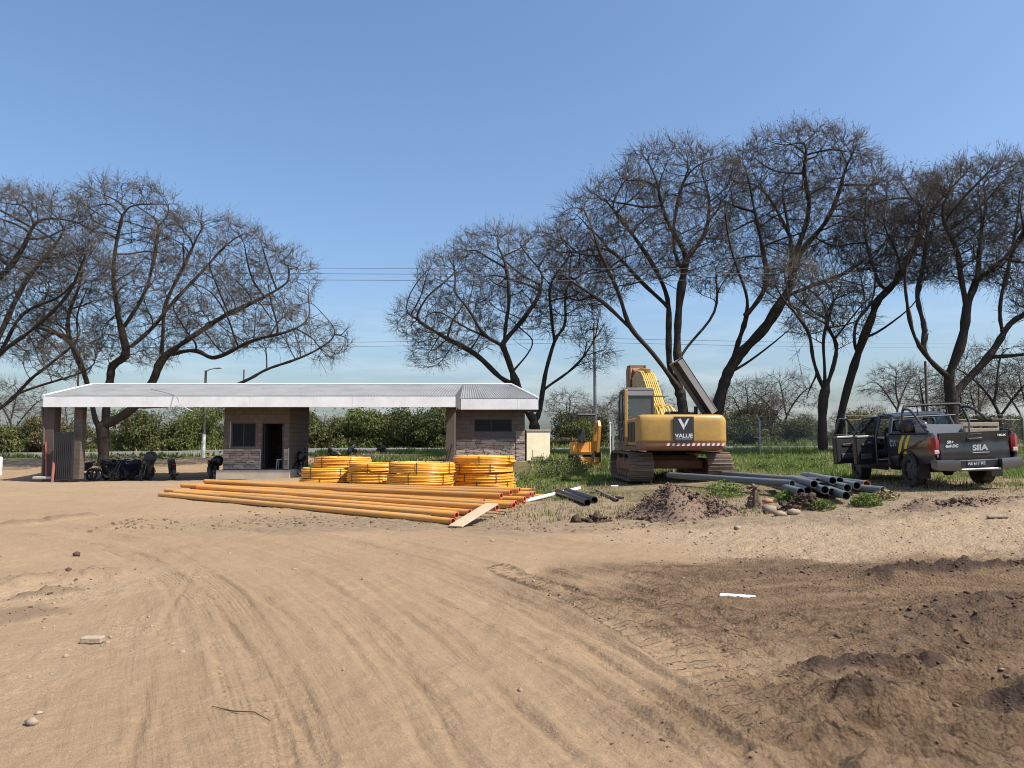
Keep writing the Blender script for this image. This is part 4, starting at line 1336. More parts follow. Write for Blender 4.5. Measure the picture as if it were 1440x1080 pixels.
# ------------------------------------------------------------------ grass, weeds, gravel, clods
def grass_field():
    r = np.random.default_rng(55)
    Vs, Fs, Ms, o = [], [], [], 0
    # (x range, y range, tufts, height, blade width)
    for (x0, x1, y0, y1, n, hg, bw) in ((-1, 16, 15, 22, 26000, 0.10, 0.011), (-1, 22, 22, 32, 26000, 0.16, 0.018), (-14, 34, 32, 49, 30000, 0.22, 0.034), (-46, 46, 44, 49.3, 9000, 0.28, 0.05), (-50, 50, 57.2, 66, 16000, 0.45, 0.06)):
        x, y = r.uniform(x0, x1, n), r.uniform(y0, y1, n)
        g = region_grass(x, y) * np.clip(0.55 + 1.1 * fbm(x * 0.6, y * 0.6, 77, 3), 0.12, 1)
        g = np.maximum(g, 0.16 * region_scrub(x, y) * (y < 22))
        ok = r.uniform(0, 1, n) < g
        ok &= ~((x < 0.9) & (y > 31.5) & (y < 38.2) & (x > -21))
        x, y = x[ok], y[ok]
        n = len(x)
        z = HG(x, y)
        hmul = np.clip(1 + 1.6 * fbm(x * 0.5, y * 0.5, 79, 3), 0.45, 2.2)
        hmul *= 1 - 0.7 * ((np.abs(x - 5) < 2.2) & (y < 25) & (y > 20))
        for b in range(4):
            a = r.uniform(0, 2 * PI, n)
            hh = 0.68 * hg * hmul * r.uniform(0.6, 1.5, n)
            bx, by = x + r.normal(0, 0.05, n), y + r.normal(0, 0.05, n)
            lean = hh * r.uniform(0.15, 0.7, n)
            dx, dy = np.cos(a), np.sin(a)
            w = bw * r.uniform(.7, 1.4, n)
            p0 = np.stack([bx - dy * w, by + dx * w, z - 0.01], 1)
            p1 = np.stack([bx + dy * w, by - dx * w, z - 0.01], 1)
            p2 = np.stack([bx + dx * lean, by + dy * lean, z + hh], 1)
            Vs.append(np.stack([p0, p1, p2], 1).reshape(-1, 3))
            Fs.append(np.arange(n * 3).reshape(-1, 3) + o); o += n * 3
            dry = fbm(x * 0.4, y * 0.4, 83, 3) + r.normal(0, .3, n)
            Ms.append((dry > np.where(region_grass(x, y) > .35, 0.28, -.15)).astype(int))
    me = raw_mesh('grass', np.concatenate(Vs), np.concatenate(Fs), [M['grass'], M['grass_dry']], np.concatenate(Ms))
    tag(link('grass', me), 'short green and dry grass on the raised ground', 'grass', kind='stuff')
grass_field()

_ico = None
def ico():
    global _ico
    if _ico is None:
        bm = bmesh.new()
        bmesh.ops.create_icosphere(bm, subdivisions=1, radius=1)
        bm.verts.ensure_lookup_table()
        _ico = (np.array([v.co[:] for v in bm.verts]), np.array([[v.index for v in f.verts] for f in bm.faces]))
        bm.free()
    return _ico

def lumps(name, x, y, size, m, label, cat, sink=0.35, zadd=None, flat=0.7, seed=1):
    r = np.random.default_rng(seed)
    V0, F0 = ico()
    n = len(x)
    z = HG(x, y) if zadd is None else zadd
    sc = size[:, None] * r.uniform(.6, 1.3, (n, 3)) * np.array([1, 1, flat])
    a = r.uniform(0, 2 * PI, n)
    V = V0[None] * (1 + r.normal(0, 0.18, (n, len(V0), 1))) * sc[:, None]
    ca, sa = np.cos(a)[:, None], np.sin(a)[:, None]
    X = V[..., 0] * ca - V[..., 1] * sa + x[:, None]
    Y = V[..., 0] * sa + V[..., 1] * ca + y[:, None]
    Zz = V[..., 2] + (z + sc[:, 2] * (1 - 2 * sink) * 0.6)[:, None]
    V = np.stack([X, Y, Zz], -1).reshape(-1, 3)
    Fc = (F0[None] + (np.arange(n) * len(V0))[:, None, None]).reshape(-1, 3)
    me = raw_mesh(name, V, Fc, [m])
    return me

def scatter_by(fn, x0, x1, y0, y1, n, seed):
    r = np.random.default_rng(seed)
    x = r.uniform(x0, x1, n)
    y = y0 + (y1 - y0) * r.uniform(0, 1, n) ** 1.2
    ok = r.uniform(0, 1, n) < fn(x, y)
    return x[ok], y[ok]

def dark_mask(x, y):
    m = np.zeros_like(x)
    for pts, hw, hh, dk in RG:
        d, _, _ = seg_dist(x, y, pts)
        m = np.maximum(m, dk * np.exp(-(d / (hw * 1.1)) ** 2))
    return m

rr = np.random.default_rng(5)
x, y = scatter_by(dark_mask, -7.5, 9.5, 3.4, 15.5, 48000, 11)
me = lumps('soil_clods', x, y, rr.gamma(1.1, 0.0055, len(x)) + 0.003, M['soil'], '', '', seed=2)
tag(link('soil_clods', me), 'dark moist soil clods on the pushed up ridges', 'soil', kind='stuff')
x, y = scatter_by(lambda x, y: region_soil(x, y) * np.clip(fbm(x * 1.2, y * 1.2, 91, 3) + .35, 0.04, 1), 0, 10, 3.4, 11, 20000, 12)
me = lumps('soil_crumbs', x, y, rr.gamma(1.1, 0.0038, len(x)) + 0.003, M['clod'], '', '', seed=3)
tag(link('soil_crumbs', me), 'small brown earth crumbs scattered over the churned soil', 'soil', kind='stuff')
x, y = scatter_by(lambda x, y: np.clip(region_gravel(x, y) * np.clip(fbm(x * .9, y * .9, 93, 3) + .45, 0.06, 1) + 0.02, 0, 1), -9, 14, 3.2, 16, 34000, 13)
me = lumps('gravel', x, y, rr.gamma(1.4, 0.0042, len(x)) * (0.6 + y * 0.06) + 0.003, M['pebble'], '', '', seed=4)
tag(link('gravel', me), 'loose pale gravel strewn over the yard', 'gravel', kind='stuff')
x, y = scatter_by(lambda x, y: np.clip(0.5 + fbm(x * .8, y * .8, 95, 3), 0, 1) * sstep(13.3, 14.3, y) * sstep(17.5, 16.0, y), -8, 3.5, 13, 18, 5000, 14)
me = lumps('stony_rubble', x, y, rr.gamma(1.4, 0.008, len(x)) + 0.006, M['clod'], '', '', seed=5)
tag(link('stony_rubble', me), 'small stones and earth along the pipe stack', 'rubble', kind='stuff')

# the heap of reddish earth beside the grey pipes, and the low clumps beside it
def heap(label, cx, cy, rx, ry, hgt, seed, m, nclod, csize):
    r = np.random.default_rng(seed)
    z0 = Z(cx, cy)
    nu, nv = 56, 22
    V, Fc = [], []
    for j in range(nv + 1):
        q = j / nv
        for i in range(nu):
            a = 2 * PI * i / nu
            ex = 1 + 0.28 * math.sin(2 * a + seed) + 0.14 * math.sin(5 * a + 2 * seed)
            V.append((cx + math.cos(a) * rx * q * ex, cy + math.sin(a) * ry * q * ex, q))
    V = np.array(V)
    q = V[:, 2].copy()
    n1 = fbm(V[:, 0] * 1.5, V[:, 1] * 1.5, seed, 4) * 0.9 + np.abs(fbm(V[:, 0] * 5, V[:, 1] * 5, seed + 3, 4)) * 0.5
    hh = (1 - sstep(0.05, 1.0, q)) * (0.85 + 1.6 * n1 - 0.25 * (V[:, 0] - cx) / rx) * hgt
    V[:, 2] = HG(V[:, 0], V[:, 1]) + hh - 0.05 * q - 0.02
    for j in range(nv):
        for i in range(nu):
            i2 = (i + 1) % nu
            Fc.append((j * nu + i, j * nu + i2, (j + 1) * nu + i2, (j + 1) * nu + i))
    loc = np.array((cx, cy, z0))
    t = thing('earth_heap', label, 'earth heap', tuple(loc))
    link('mound', raw_mesh('mound', V - loc, np.array(Fc), [m], smooth=True), t)
    pick = r.integers(0, len(V), nclod)
    pick = pick[q[pick] < 0.97]
    x = V[pick, 0] + r.normal(0, .05, len(pick)); y = V[pick, 1] + r.normal(0, .05, len(pick))
    me = lumps('clods', x - cx, y - cy, r.gamma(1.1, csize * 1.3, len(pick)) + 0.007, m, '', '', zadd=V[pick, 2] - z0, seed=seed)
    tag(link('clods', me, t), kind='stuff')
    return t
c = P(962, 700, 15.4)
heap('large heap of reddish brown earth in front of the grey pipes', c.x, 15.6, 1.75, 0.85, 0.66, 5, M['soil_red'], 6500, 0.0075)
c = P(838, 728, 14.8)
heap('low clump of dark earth and dry roots beside the big earth heap', c.x, 15.0, 0.45, 0.25, 0.16, 8, M['soil'], 300, 0.012)
c = P(1060, 700, 16)
heap('narrow upright lump of earth between the heap and the grey pipes', c.x, 15.9, 0.20, 0.16, 0.42, 9, M['soil_red'], 160, 0.010)
c = P(1140, 714, 15.2)
heap('dark loose soil piled under the grey pipe ends', c.x, 15.4, 0.85, 0.32, 0.16, 10, M['soil'], 500, 0.016)
c = P(1310, 700, 14.6)
heap('low earth bank below the parked pickup', c.x + 0.4, 14.5, 2.3, 0.42, 0.14, 12, M['soil_red'], 1500, 0.007)

def rock(name, label, px, py, s, m='stone_pale', seed=1, flat=0.7, zz=None):
    r = np.random.default_rng(seed)
    x, y = G(px, py, 0.12 if zz is None else zz)
    V0, F0 = ico()
    V = nz(V0 + r.normal(0, .22, V0.shape)) * s * r.uniform(.75, 1.2, 3) * np.array([1.15, .9, flat])
    o = link(name, raw_mesh(name, V, F0, [M[m]], smooth=False), None, (x, y, Z(x, y) + s * flat * 0.55))
    return tag(o, label, 'stone')
rock('stone', 'biggest pale rounded stone in front of the grey pipe ends', 1081, 719, 0.17, seed=3, zz=.2)
rock('stone', 'flat whitish stone lying against the biggest pale stone', 1097, 722, 0.13, seed=4, flat=.5, zz=.2)
rock('stone', 'reddish stone perched behind the biggest pale stone', 1079, 708, 0.12, 'brick', seed=5, zz=.25)
rock('stone', 'grey stone at the edge of the dark soil under the pipes', 1116, 722, 0.12, seed=6, zz=.2)
rock('stone', 'lone pale stone on the gravel in front of the earth heap', 1037, 744, 0.08, seed=7, zz=.05)
rock('stone', 'pale stone set in the face of the earth heap', 962, 723, 0.14, seed=8, zz=.02, flat=.9)
rock('stone', 'dark reddish stone at the far side of the earth heap', 928, 693, 0.16, 'soil_red', seed=9, zz=.3)
rock('stone', 'small dark stone on the tan earth beyond the pale brick', 108, 783, 0.06, 'soil', seed=10, zz=0)
rock('stone', 'pale split stone half sunk in the gravel beyond the corner of the yard', 44, 1026, 0.036, seed=11, zz=0)
rock('stone', 'pale flat stone in the gravel in front of the pale brick', 55, 1010, 0.03, seed=12, zz=0, flat=.35)
def plank_at(name, label, cat, px, py, size, rz, m, tilt=0.0, zz=0.0):
    x, y = G(px, py, zz)
    mb = MB().box((0, 0, 0), size, Matrix.Rotation(tilt, 3, 'Y'), b=0.008)
    o = mb.build(name, M[m], None, 30, (x, y, Z(x, y) + size[2] / 2 + .004))
    o.rotation_euler = (0, 0, rz)
    return tag(o, label, cat)
plank_at('brick', 'pale whole brick lying alone on the tan earth', 'brick', 130, 909, (0.165, 0.08, 0.05), 0.05, 'stone_pale')
plank_at('wood_offcut', 'whitish board offcut lying on the churned brown soil', 'offcut', 1037, 841, (0.36, 0.10, 0.03), -0.35, 'white_paint')
plank_at('wood_offcut', 'thin brown wooden stick on the gravel below the pickup', 'offcut', 1403, 732, (0.36, 0.07, 0.03), 0.02, 'bag_brown', zz=.25)
mb = MB()
x, y = G(345, 1005)
mb.tube([(x - .24, y + .09, Z(x - .24, y + .09) + .008), (x - .08, y + .02, Z(x - .08, y + .02) + .012), (x + .05, y + .01, Z(x + .05, y) + .012), (x + .16, y - .03, Z(x + .16, y - .03) + .01)], [.002, .004, .0035, .002], 5)
tag(mb.build('twig_stick', M['bark']), 'thin crooked stick lying across a wheel track', 'stick')

# clumps of broad weeds
def weed(label, x, y, s, n, seed, mats=('leaf_b', 'grass')):
    r = np.random.default_rng(seed)
    a = r.uniform(0, 2 * PI, n); rad = s * r.uniform(0, 1, n) ** .6
    c = np.stack([np.cos(a) * rad, np.sin(a) * rad, s * 0.9 * r.uniform(0.1, 1, n) * (1 - 0.5 * (rad / s) ** 2)], 1)
    V, Fq = leaf_quads(c, 0.07, r)
    t = thing('weed', label, 'weed', (x, y, Z(x, y)), 0, 'green weeds')
    link('foliage', raw_mesh('foliage', V, Fq, [M[m] for m in mats], r.integers(0, len(mats), n)), t)
    mb = MB()
    for k in range(6):
        q = c[r.integers(0, n)]
        mb.tube([(0, 0, -.03), (q[0] * .5, q[1] * .5, q[2] * .6), tuple(q)], [.008, .006, .003], 4)
    mb.build('stem', M['leaf_b'], t)
c = P(1215, 700, 15.3); weed('bright green leafy weed growing beside the grey pipe ends', c.x, 15.2, 0.30, 500, 61)
c = P(1160, 700, 15); weed('ragged green weed under the lowest grey pipe ends', c.x, 15.1, 0.24, 260, 66)
c = P(1250, 700, 15.6); weed('sparse weed beside the short dark grey pipe', c.x, 15.7, 0.26, 220, 67, ('leaf_a', 'grass_dry'))
c = P(1098, 690, 17); weed('low green weed growing under the near grey pipes', c.x, 16.6, 0.28, 300, 62)
c = P(1020, 690, 18); weed('green weed spreading between the earth heap and the grey pipes', c.x, 18.0, 0.45, 500, 63)
c = P(790, 655, 27); weed('large dark green shrub beside the small excavator', c.x, 28.5, 0.85, 1500, 64, ('leaf_d', 'leaf_b'))
c = P(815, 650, 28); weed('mid green shrub in front of the small excavator', c.x, 30.0, 0.75, 1300, 65, ('leaf_a', 'leaf_b'))
for k in range(16):
    px, d = random.uniform(1040, 1170), random.uniform(24, 33)
    weed('pale broad leafed weed in the grass between excavator and pickup', XW(px, d), d, random.uniform(.16, .3), 110, 70 + k)
for k in range(12):
    px, d = random.uniform(725, 850), random.uniform(22, 30)
    weed('leafy weed in the grass between the coils and the excavator', XW(px, d), d, random.uniform(.16, .32), 120, 90 + k)
# ------------------------------------------------------------------ guardhouse with its long canopy
def wb(mb, name, mats, root, smooth=30, parent=None):
    """build in world coordinates under an unrotated root (or a part that sits at the root's origin)"""
    o = mb.build(name, mats, parent or root, smooth)
    if parent is None:
        o.location = -Vector(root.location)
    return o

gh = thing('guardhouse', 'long white canopied guardhouse with stone faced rooms and grey metal roof', 'building', (-10, 34, 0.0))
XL, XR, YF, YB, YR = -20.3, -2.45, 32.0, 37.0, 35.0
zf0, zf1 = P(300, 572.5, YF).z, P(300, 557.5, YF).z
zb = P(400, 541, YB).z
zr0, zr1 = P(700, 576, YR).z, P(700, 561, YR).z
XE = P(757, 570, YR).x
XBL, XBR = XL - 0.75, P(718, 541, YB).x

def corrugated(x0, x1, f, pitch=0.125, amp=0.016, rows=2):
    """f(x, t) -> point on the roof plane, t from eave 0 to ridge 1"""
    k = max(4, int((x1 - x0) / pitch * 6))
    mb = MB()
    V = []
    for i in range(k + 1):
        x = x0 + (x1 - x0) * i / k
        dz = amp * math.sin(2 * PI * x / pitch)
        for t in np.linspace(0, 1, rows):
            p = f(x, t)
            V.append((p[0], p[1], p[2] + dz))
    Fc = []
    for i in range(k):
        for j in range(rows - 1):
            Fc.append((i * rows + j, (i + 1) * rows + j, (i + 1) * rows + j + 1, i * rows + j + 1))
    mb.add(V, Fc)
    return mb

roof = wb(MB().box(((XL + XR) / 2, YF + 1.4, zf0 + .30), (XR - XL - .3, 0.10, 0.12)).box(((XL + XR) / 2, YB - 1.2, zb - .55), (XR - XL - .3, 0.10, 0.12)), 'roof', M['galv'], gh)
def main_plane(x, t):
    u = (x - XL) / (XR - XL)
    xb = XBL + (XR - XBL) * u
    return (x + (xb - x) * t, YF - 0.03 + (YB - YF + 0.03) * t, zf1 + 0.02 + (zb - zf1 - 0.02) * t)
ns = 17
for k in range(ns):
    a, b = XL + (XR - XL) * k / ns, XL + (XR - XL) * (k + 1) / ns
    s = corrugated(a, b, main_plane)
    s.v = [(x, y, z + 0.004 * (k % 2)) for x, y, z in s.v]
    o = s.build('roof_sheet', M['zinc'], roof, 60)
def right_plane(x, t):
    u = (x - XR) / (XE - XR)
    xb = XR + (XBR - XR) * u
    return (x + (xb - x) * t, YR - 0.03 + (YB - YR + 0.03) * t, zr1 + 0.02 + (zb + .003 - zr1 - 0.02) * t)
for k in range(4):
    a, b = XR + (XE - XR) * k / 4, XR + (XE - XR) * (k + 1) / 4
    corrugated(a, b, right_plane).build('roof_sheet', M['zinc'], roof, 60)
# hip end and its capping
mb = MB()
mb.add([(XE, YR, zr1), (XE - .1, YB + 1.2, zr1), (XBR, YB, zb)], [(0, 1, 2)])
mb.build('hip_end', M['zinc'], roof)
mb = MB().tube([(XE + .01, YR - .03, zr1 + .04), (XBR, YB, zb + .04)], 0.05, 6).tube([(XBR, YB, zb + .03), (XBL, YB, zb + .03)], 0.055, 6).tube([(XL - .01, YF - .03, zf1 + .04), (XBL, YB, zb + .04)], 0.045, 6)
mb.build('ridge_cap', M['white_metal'], roof)
# soffit boards
mb = MB()
mb.add([(XL + .05, YF + .06, zf0 + .04), (XR - .05, YF + .06, zf0 + .04), (XR - .05, YB - .06, zf0 + .30), (XBL + .2, YB - .06, zf0 + .30)], [(0, 1, 2, 3)])
mb.add([(XR + .0, YR + .06, zr0 + .04), (XE - .05, YR + .06, zr0 + .04), (XE - .1, YB + 1.1, zr0 + .04), (XR, YB + 1.1, zr0 + .04)], [(0, 1, 2, 3)])
mb.build('soffit', M['wall'], roof)
mb = MB().add([(XBL, YB + .02, zf0 + .26), (XR, YB + .02, zf0 + .26), (XR, YB + .02, zb - .02), (XBL, YB + .02, zb - .02)], [(0, 1, 2, 3)])
mb.add([(XR, YB + 1.2, zr0), (XE, YB + 1.2, zr0), (XE, YB + 1.2, zr1), (XR, YB + 1.2, zr1)], [(0, 1, 2, 3)])
mb.add([(XR, YB + 1.2, zr1), (XE - .1, YB + 1.2, zr1), (XBR, YB, zb), (XR, YB, zb)], [(0, 1, 2, 3)])
mb.build('rear_cladding', M['zinc'], roof)
for o in roof.children:
    pass
# fascia panels
nf = 8
for k in range(nf):
    a, b = XL + (XR - XL) * k / nf, XL + (XR - XL) * (k + 1) / nf
    wb(MB().box(((a + b) / 2, YF, (zf0 + zf1) / 2), (b - a - .006, 0.05, zf1 - zf0), b=.006), 'fascia_panel', M['white_metal'], gh)
a0, a1 = XR + .02, XE
for a, b in ((a0, a0 + (a1 - a0) * .73), (a0 + (a1 - a0) * .73, a1)):
    wb(MB().box(((a + b) / 2, YR, (zr0 + zr1) / 2), (b - a - .006, 0.05, zr1 - zr0), b=.006), 'fascia_panel', M['white_metal'], gh)
wb(MB().add([(XR + .004, YF + .03, zf0), (XR + .004, YF + .03, zf1 + .01), (XR + .004, YB, zb - .01), (XR + .004, YR, zr1 - .02), (XR + .004, YR, zr0)], [(0, 1, 2, 3, 4)]), 'fascia_panel', M['wall_grey'], gh)  # cheek at the roof step, shade painted in with dark grey
wb(MB().add([(XL - .01, YF + .03, zf0), (XL - .01, YF + .03, zf1), (XBL, YB, zb), (XBL, YB, zf0 + .3)], [(0, 1, 2, 3)]), 'fascia_panel', M['white_metal'], gh)
wb(MB().add([(XE - .01, YR + .03, zr0), (XE - .01, YR + .03, zr1), (XE - .01, YB + 1.2, zr1), (XE - .01, YB + 1.2, zr0)], [(0, 1, 2, 3)]), 'fascia_panel', M['white_metal'], gh)

def wall_with_holes(x0, x1, y, z0, z1, th, holes):
    """front wall facing -Y, holes = [(xa, xb, za, zb)] sorted by x"""
    mb = MB()
    cur = x0
    yc = y + th / 2
    for xa, xb, za, zb_ in holes:
        mb.box(((cur + xa) / 2, yc, (z0 + z1) / 2), (xa - cur, th, z1 - z0))
        if za > z0:
            mb.box(((xa + xb) / 2, yc, (z0 + za) / 2), (xb - xa, th, za - z0))
        mb.box(((xa + xb) / 2, yc, (zb_ + z1) / 2), (xb - xa, th, z1 - zb_))
        cur = xb
    mb.box(((cur + x1) / 2, yc, (z0 + z1) / 2), (x1 - cur, th, z1 - z0))
    return mb

srnd = random.Random(4)
def stone_mesh(w, hh, seed):
    r = random.Random(seed)
    mb = MB()
    d = 0.045
    pts = []
    for zz in (-hh / 2, hh / 2):
        for xx in (-w / 2, -w / 6, w / 6, w / 2):
            pts.append((xx + r.uniform(-.01, .01), zz + r.uniform(-.012, .012)))
    fr = [Vector((p[0] * .97, -d * r.uniform(.55, 1.2), p[1] * .90)) for p in pts]
    bk = [Vector((p[0], 0.02, p[1])) for p in pts]
    V = fr + bk
    Fc = []
    for i in range(3):
        Fc.append((i, i + 1, i + 5, i + 4))
        Fc.append((8 + i, 8 + i + 4, 8 + i + 5, 8 + i + 1))
        Fc.append((i, 8 + i, 8 + i + 1, i + 1))
        Fc.append((4 + i, 5 + i, 13 + i, 12 + i))
    Fc.append((0, 4, 12, 8)); Fc.append((3, 11, 15, 7))
    mb.add(V, Fc)
    return mb.mesh('stone', M['stone'], 40)
STONES = [stone_mesh(w, .09, 40 + i) for i, w in enumerate((.22, .28, .34, .40, .46, .52))]
def ledge(x0, x1, z0, z1, y, parent, row=0.098):
    n = max(1, round((z1 - z0) / row))
    rh = (z1 - z0) / n
    for j in range(n):
        x = x0
        while x < x1 - 0.02:
            k = srnd.randrange(len(STONES))
            w = (.22, .28, .34, .40, .46, .52)[k]
            sx = 1.0
            if x + w > x1 - .12:
                sx = (x1 - x) / w
            o = link('stone', STONES[k], parent, (x + w * sx / 2, y - srnd.uniform(0, .012), z0 + rh * (j + .5) + srnd.uniform(-.008, .008)))
            o.scale = (sx * .985, 1, rh / .098)
            o.rotation_euler = (0, srnd.uniform(-.025, .025), 0)
            x += w * sx

# guard room
YG = 33.2
gx0, gx1 = XW(315, YG), XW(407, YG)
dz0, dz1 = P(380, 660, YG).z, P(380, 594.5, YG).z
dx0, dx1 = XW(368.5, YG), XW(399, YG)
wx0, wx1 = XW(326, YG), XW(360, YG)
wz0, wz1 = P(340, 628.5, YG).z, dz1
room = wb(wall_with_holes(gx0, gx1, YG, 0.32, 3.34, 0.18, [(wx0, wx1, wz0, wz1), (dx0, dx1, dz0, dz1)]), 'wall', M['wall'], gh)
wb(MB().box((gx0 + .09, YG + 1.69, 1.83), (.18, 3.0, 3.02)).box((gx1 - .09, YG + 1.69, 1.83), (.18, 3.0, 3.02)).box(((gx0 + gx1) / 2, YG + 3.1, 1.83), (gx1 - gx0 - .38, .18, 3.0)), 'wall', M['wall'], gh)
wb(MB().box(((gx0 + gx1) / 2, YG + 1.5, 0.12), (gx1 - gx0 + .34, 3.7, 0.42), b=.02), 'plinth', M['plinth'], gh)
zs = P(340, 631.5, YG).z
ledge(gx0 + .02, dx0 - .06, 0.36, zs, YG, room)
ledge(dx1 + .04, gx1 - .03, 0.36, zs, YG, room)
for o in room.children:
    pass
wb(MB().box((dx0 - .03, YG - .03, (dz0 + zs) / 2), (.035, .06, zs - dz0)).box((gx1 + .0, YG - .035, (0.3 + zs) / 2), (.04, .07, zs - .2)).box((wx0 - .05, YG - .012, (wz0 + wz1) / 2), (.03, .03, wz1 - wz0 + .1)), 'edge_trim', M['silver_trim'], gh)
win = wb(MB().box(((wx0 + wx1) / 2, YG + .05, wz1 - .025), (wx1 - wx0, .06, .05)).box(((wx0 + wx1) / 2, YG + .05, wz0 + .025), (wx1 - wx0, .06, .05)).box((wx0 + .025, YG + .05, (wz0 + wz1) / 2), (.05, .06, wz1 - wz0 - .1)).box((wx1 - .025, YG + .05, (wz0 + wz1) / 2), (.05, .06, wz1 - wz0 - .1)).box(((wx0 + wx1) / 2, YG + .05, (wz0 + wz1) / 2), (.05, .05, wz1 - wz0 - .1)), 'window', M['black_metal'], gh)
wm = (wx0 + wx1) / 2
for a, b in ((wx0 + .05, wm - .025), (wm + .025, wx1 - .05)):
    MB().box(((a + b) / 2, YG + .05, (wz0 + wz1) / 2), (b - a, .012, wz1 - wz0 - .1)).build('pane', M['glass_dark'], win)
dr = wb(MB().box((dx0 + .025, YG + .06, (dz0 + dz1) / 2), (.05, .10, dz1 - dz0)).box((dx1 - .025, YG + .06, (dz0 + dz1) / 2), (.05, .10, dz1 - dz0)).box(((dx0 + dx1) / 2, YG + .06, dz1 - .025), (dx1 - dx0 - .1, .10, .05)), 'door_frame', M['black_metal'], gh)
lf = wb(MB().box((dx0 + .08, YG + .58, (dz0 + dz1) / 2 - .02), (.045, .92, dz1 - dz0 - .08), b=.008), 'door', M['black_metal'], gh)
MB().cyl((dx0 + .10, YG + .95, dz0 + 1.0), (dx0 + .16, YG + .95, dz0 + 1.0), .014).cyl((dx0 + .15, YG + .84, dz0 + 1.0), (dx0 + .15, YG + .96, dz0 + 1.0), .011).build('handle', M['chrome'], lf)
wb(MB().box(((gx0 + gx1) / 2, YG + 1.6, 3.38), (gx1 - gx0, 3.2, .08)).box(((gx0 + gx1) / 2, YG + 1.6, .34), (gx1 - gx0 - .4, 2.8, .03)), 'ceiling_slab', M['wall'], gh)
# towel and stool glimpsed in the doorway
tw = MB()
for i in range(5):
    pass
tw.loft([[Vector((dx0 + .63 + .09 * s + .01 * math.sin(5 * zz), YG + 1.2 + o_, zz)) for s, o_ in ((-1, 0), (0, -.03), (1, 0), (0, .03))] for zz in (1.55, 1.8, 2.05, 2.3)])
tag(tw.build('towel', M['plastic_grey']), 'pale towel hanging inside the dark guard room doorway', 'towel')
st = thing('stool', 'white plastic stool inside the guard room doorway', 'stool', (dx0 + .66, YG + .7, 0.356))
MB().box((0, 0, .42), (.32, .32, .04), b=.015).build('seat', M['white_paint'], st)
for sx in (-1, 1):
    for sy in (-1, 1):
        MB().tube([(sx * .15, sy * .15, 0), (sx * .12, sy * .12, .40)], .02, 6).build('leg', M['white_paint'], st)

# end room
YE = 35.6
ex0, ex1 = XW(641, YE), XW(738, YE)
vx0, vx1 = XW(667, YE), XW(720, YE)
vz0, vz1 = P(700, 607, YE).z, P(700, 589.5, YE).z
er = wb(wall_with_holes(ex0, ex1, YE, -.1, zr0 + .03, .18, [(vx0, vx1, vz0, vz1)]), 'wall', M['wall'], gh)
wb(MB().box((ex0 + .09, YE + 1.4, 1.5), (.18, 2.4, 3.2)).box((ex1 - .09, YE + 1.4, 1.5), (.18, 2.4, 3.2)).box(((ex0 + ex1) / 2, YE + 2.5, 1.5), (ex1 - ex0 - .4, .18, 3.2)), 'wall', M['wall'], gh)
wb(MB().box(((vx0 + vx1) / 2, YE - .004, vz0 - .14), (vx1 - vx0 + .1, .02, .20)), 'render_patch', M['wall_grey'], gh)
zst = P(690, 618, YE).z
ledge(ex0 + .03, ex1 - .46, 0.0, zst, YE, er)
ledge(ex1 - .44, ex1, 0.0, P(730, 606, YE).z, YE, er)
win = wb(MB().box(((vx0 + vx1) / 2, YE + .06, vz1 - .02), (vx1 - vx0, .06, .04)).box(((vx0 + vx1) / 2, YE + .06, vz0 + .02), (vx1 - vx0, .06, .04)).box((vx0 + .02, YE + .06, (vz0 + vz1) / 2), (.04, .06, vz1 - vz0 - .08)).box((vx1 - .02, YE + .06, (vz0 + vz1) / 2), (.04, .06, vz1 - vz0 - .08)).box(((vx0 + vx1) / 2 - .1, YE + .06, (vz0 + vz1) / 2), (.04, .05, vz1 - vz0 - .08)), 'window', M['black_metal'], gh)
vm = (vx0 + vx1) / 2 - .1
for a, b in ((vx0 + .04, vm - .02), (vm + .02, vx1 - .04)):
    MB().box(((a + b) / 2, YE + .06, (vz0 + vz1) / 2), (b - a, .012, vz1 - vz0 - .08)).build('pane', M['glass_dark'], win)
# posts
c1 = XW(73, 32.5)
wb(MB().loft([[Vector((c1 + sx * w, 32.5 + sy * w, zz)) for sx, sy in ((-1, -1), (1, -1), (1, 1), (-1, 1))] for zz, w in ((-.1, .21), (1.4, .22), (zf0 + .05, .24))]), 'column', M['column'], gh)
wb(MB().tube([(c1 - .33, 32.3, zf0 + .02), (c1 - .31, 32.3, zf0 - .25), (c1 - .21, 32.28, zf0 - .75), (c1 - .17, 32.27, 1.0), (c1 - .17, 32.27, .05)], .05, 8), 'downpipe', M['column'], gh)
c2 = XW(112.5, 32.6)
wb(MB().box((c2, 32.6, zf0 / 2), (.36, .36, zf0 + .1), b=.015), 'column', M['wall'], gh)
c3 = XW(634, 33.6)
wb(MB().box((c3, 33.6, zf0 / 2), (.40, .5, zf0 + .1), b=.015), 'column', M['column'], gh)
wb(MB().tube([(c3 - .25, 33.25, .1), (c3 - .05, 33.25, .9), (c3 + .1, 33.25, 1.5)], .03, 6), 'brace', M['black_metal'], gh)
wb(MB().box((c1 + .1, 32.45, .03), (1.1, .9, .12), b=.03), 'footing', M['concrete'], gh)
# looping service cable hung from the roof edge
pts = [P(212, 551, 33.5) + Vector((0, 0, .12)), P(245, 556, YF - .06), P(252, 566, YF - .08), P(262, 574, YF - .08), P(280, 581, YF + .2), P(298, 579, YF + .6), P(309, 573, YF + 1.0)]
pts = [Vector(p) for p in smooth_path([tuple(p) for p in pts], 36)]
tag(MB().tube(pts, .016, 6).build('service_cable', M['galv']), 'pale service cable drooping from the canopy roof edge', 'cable')
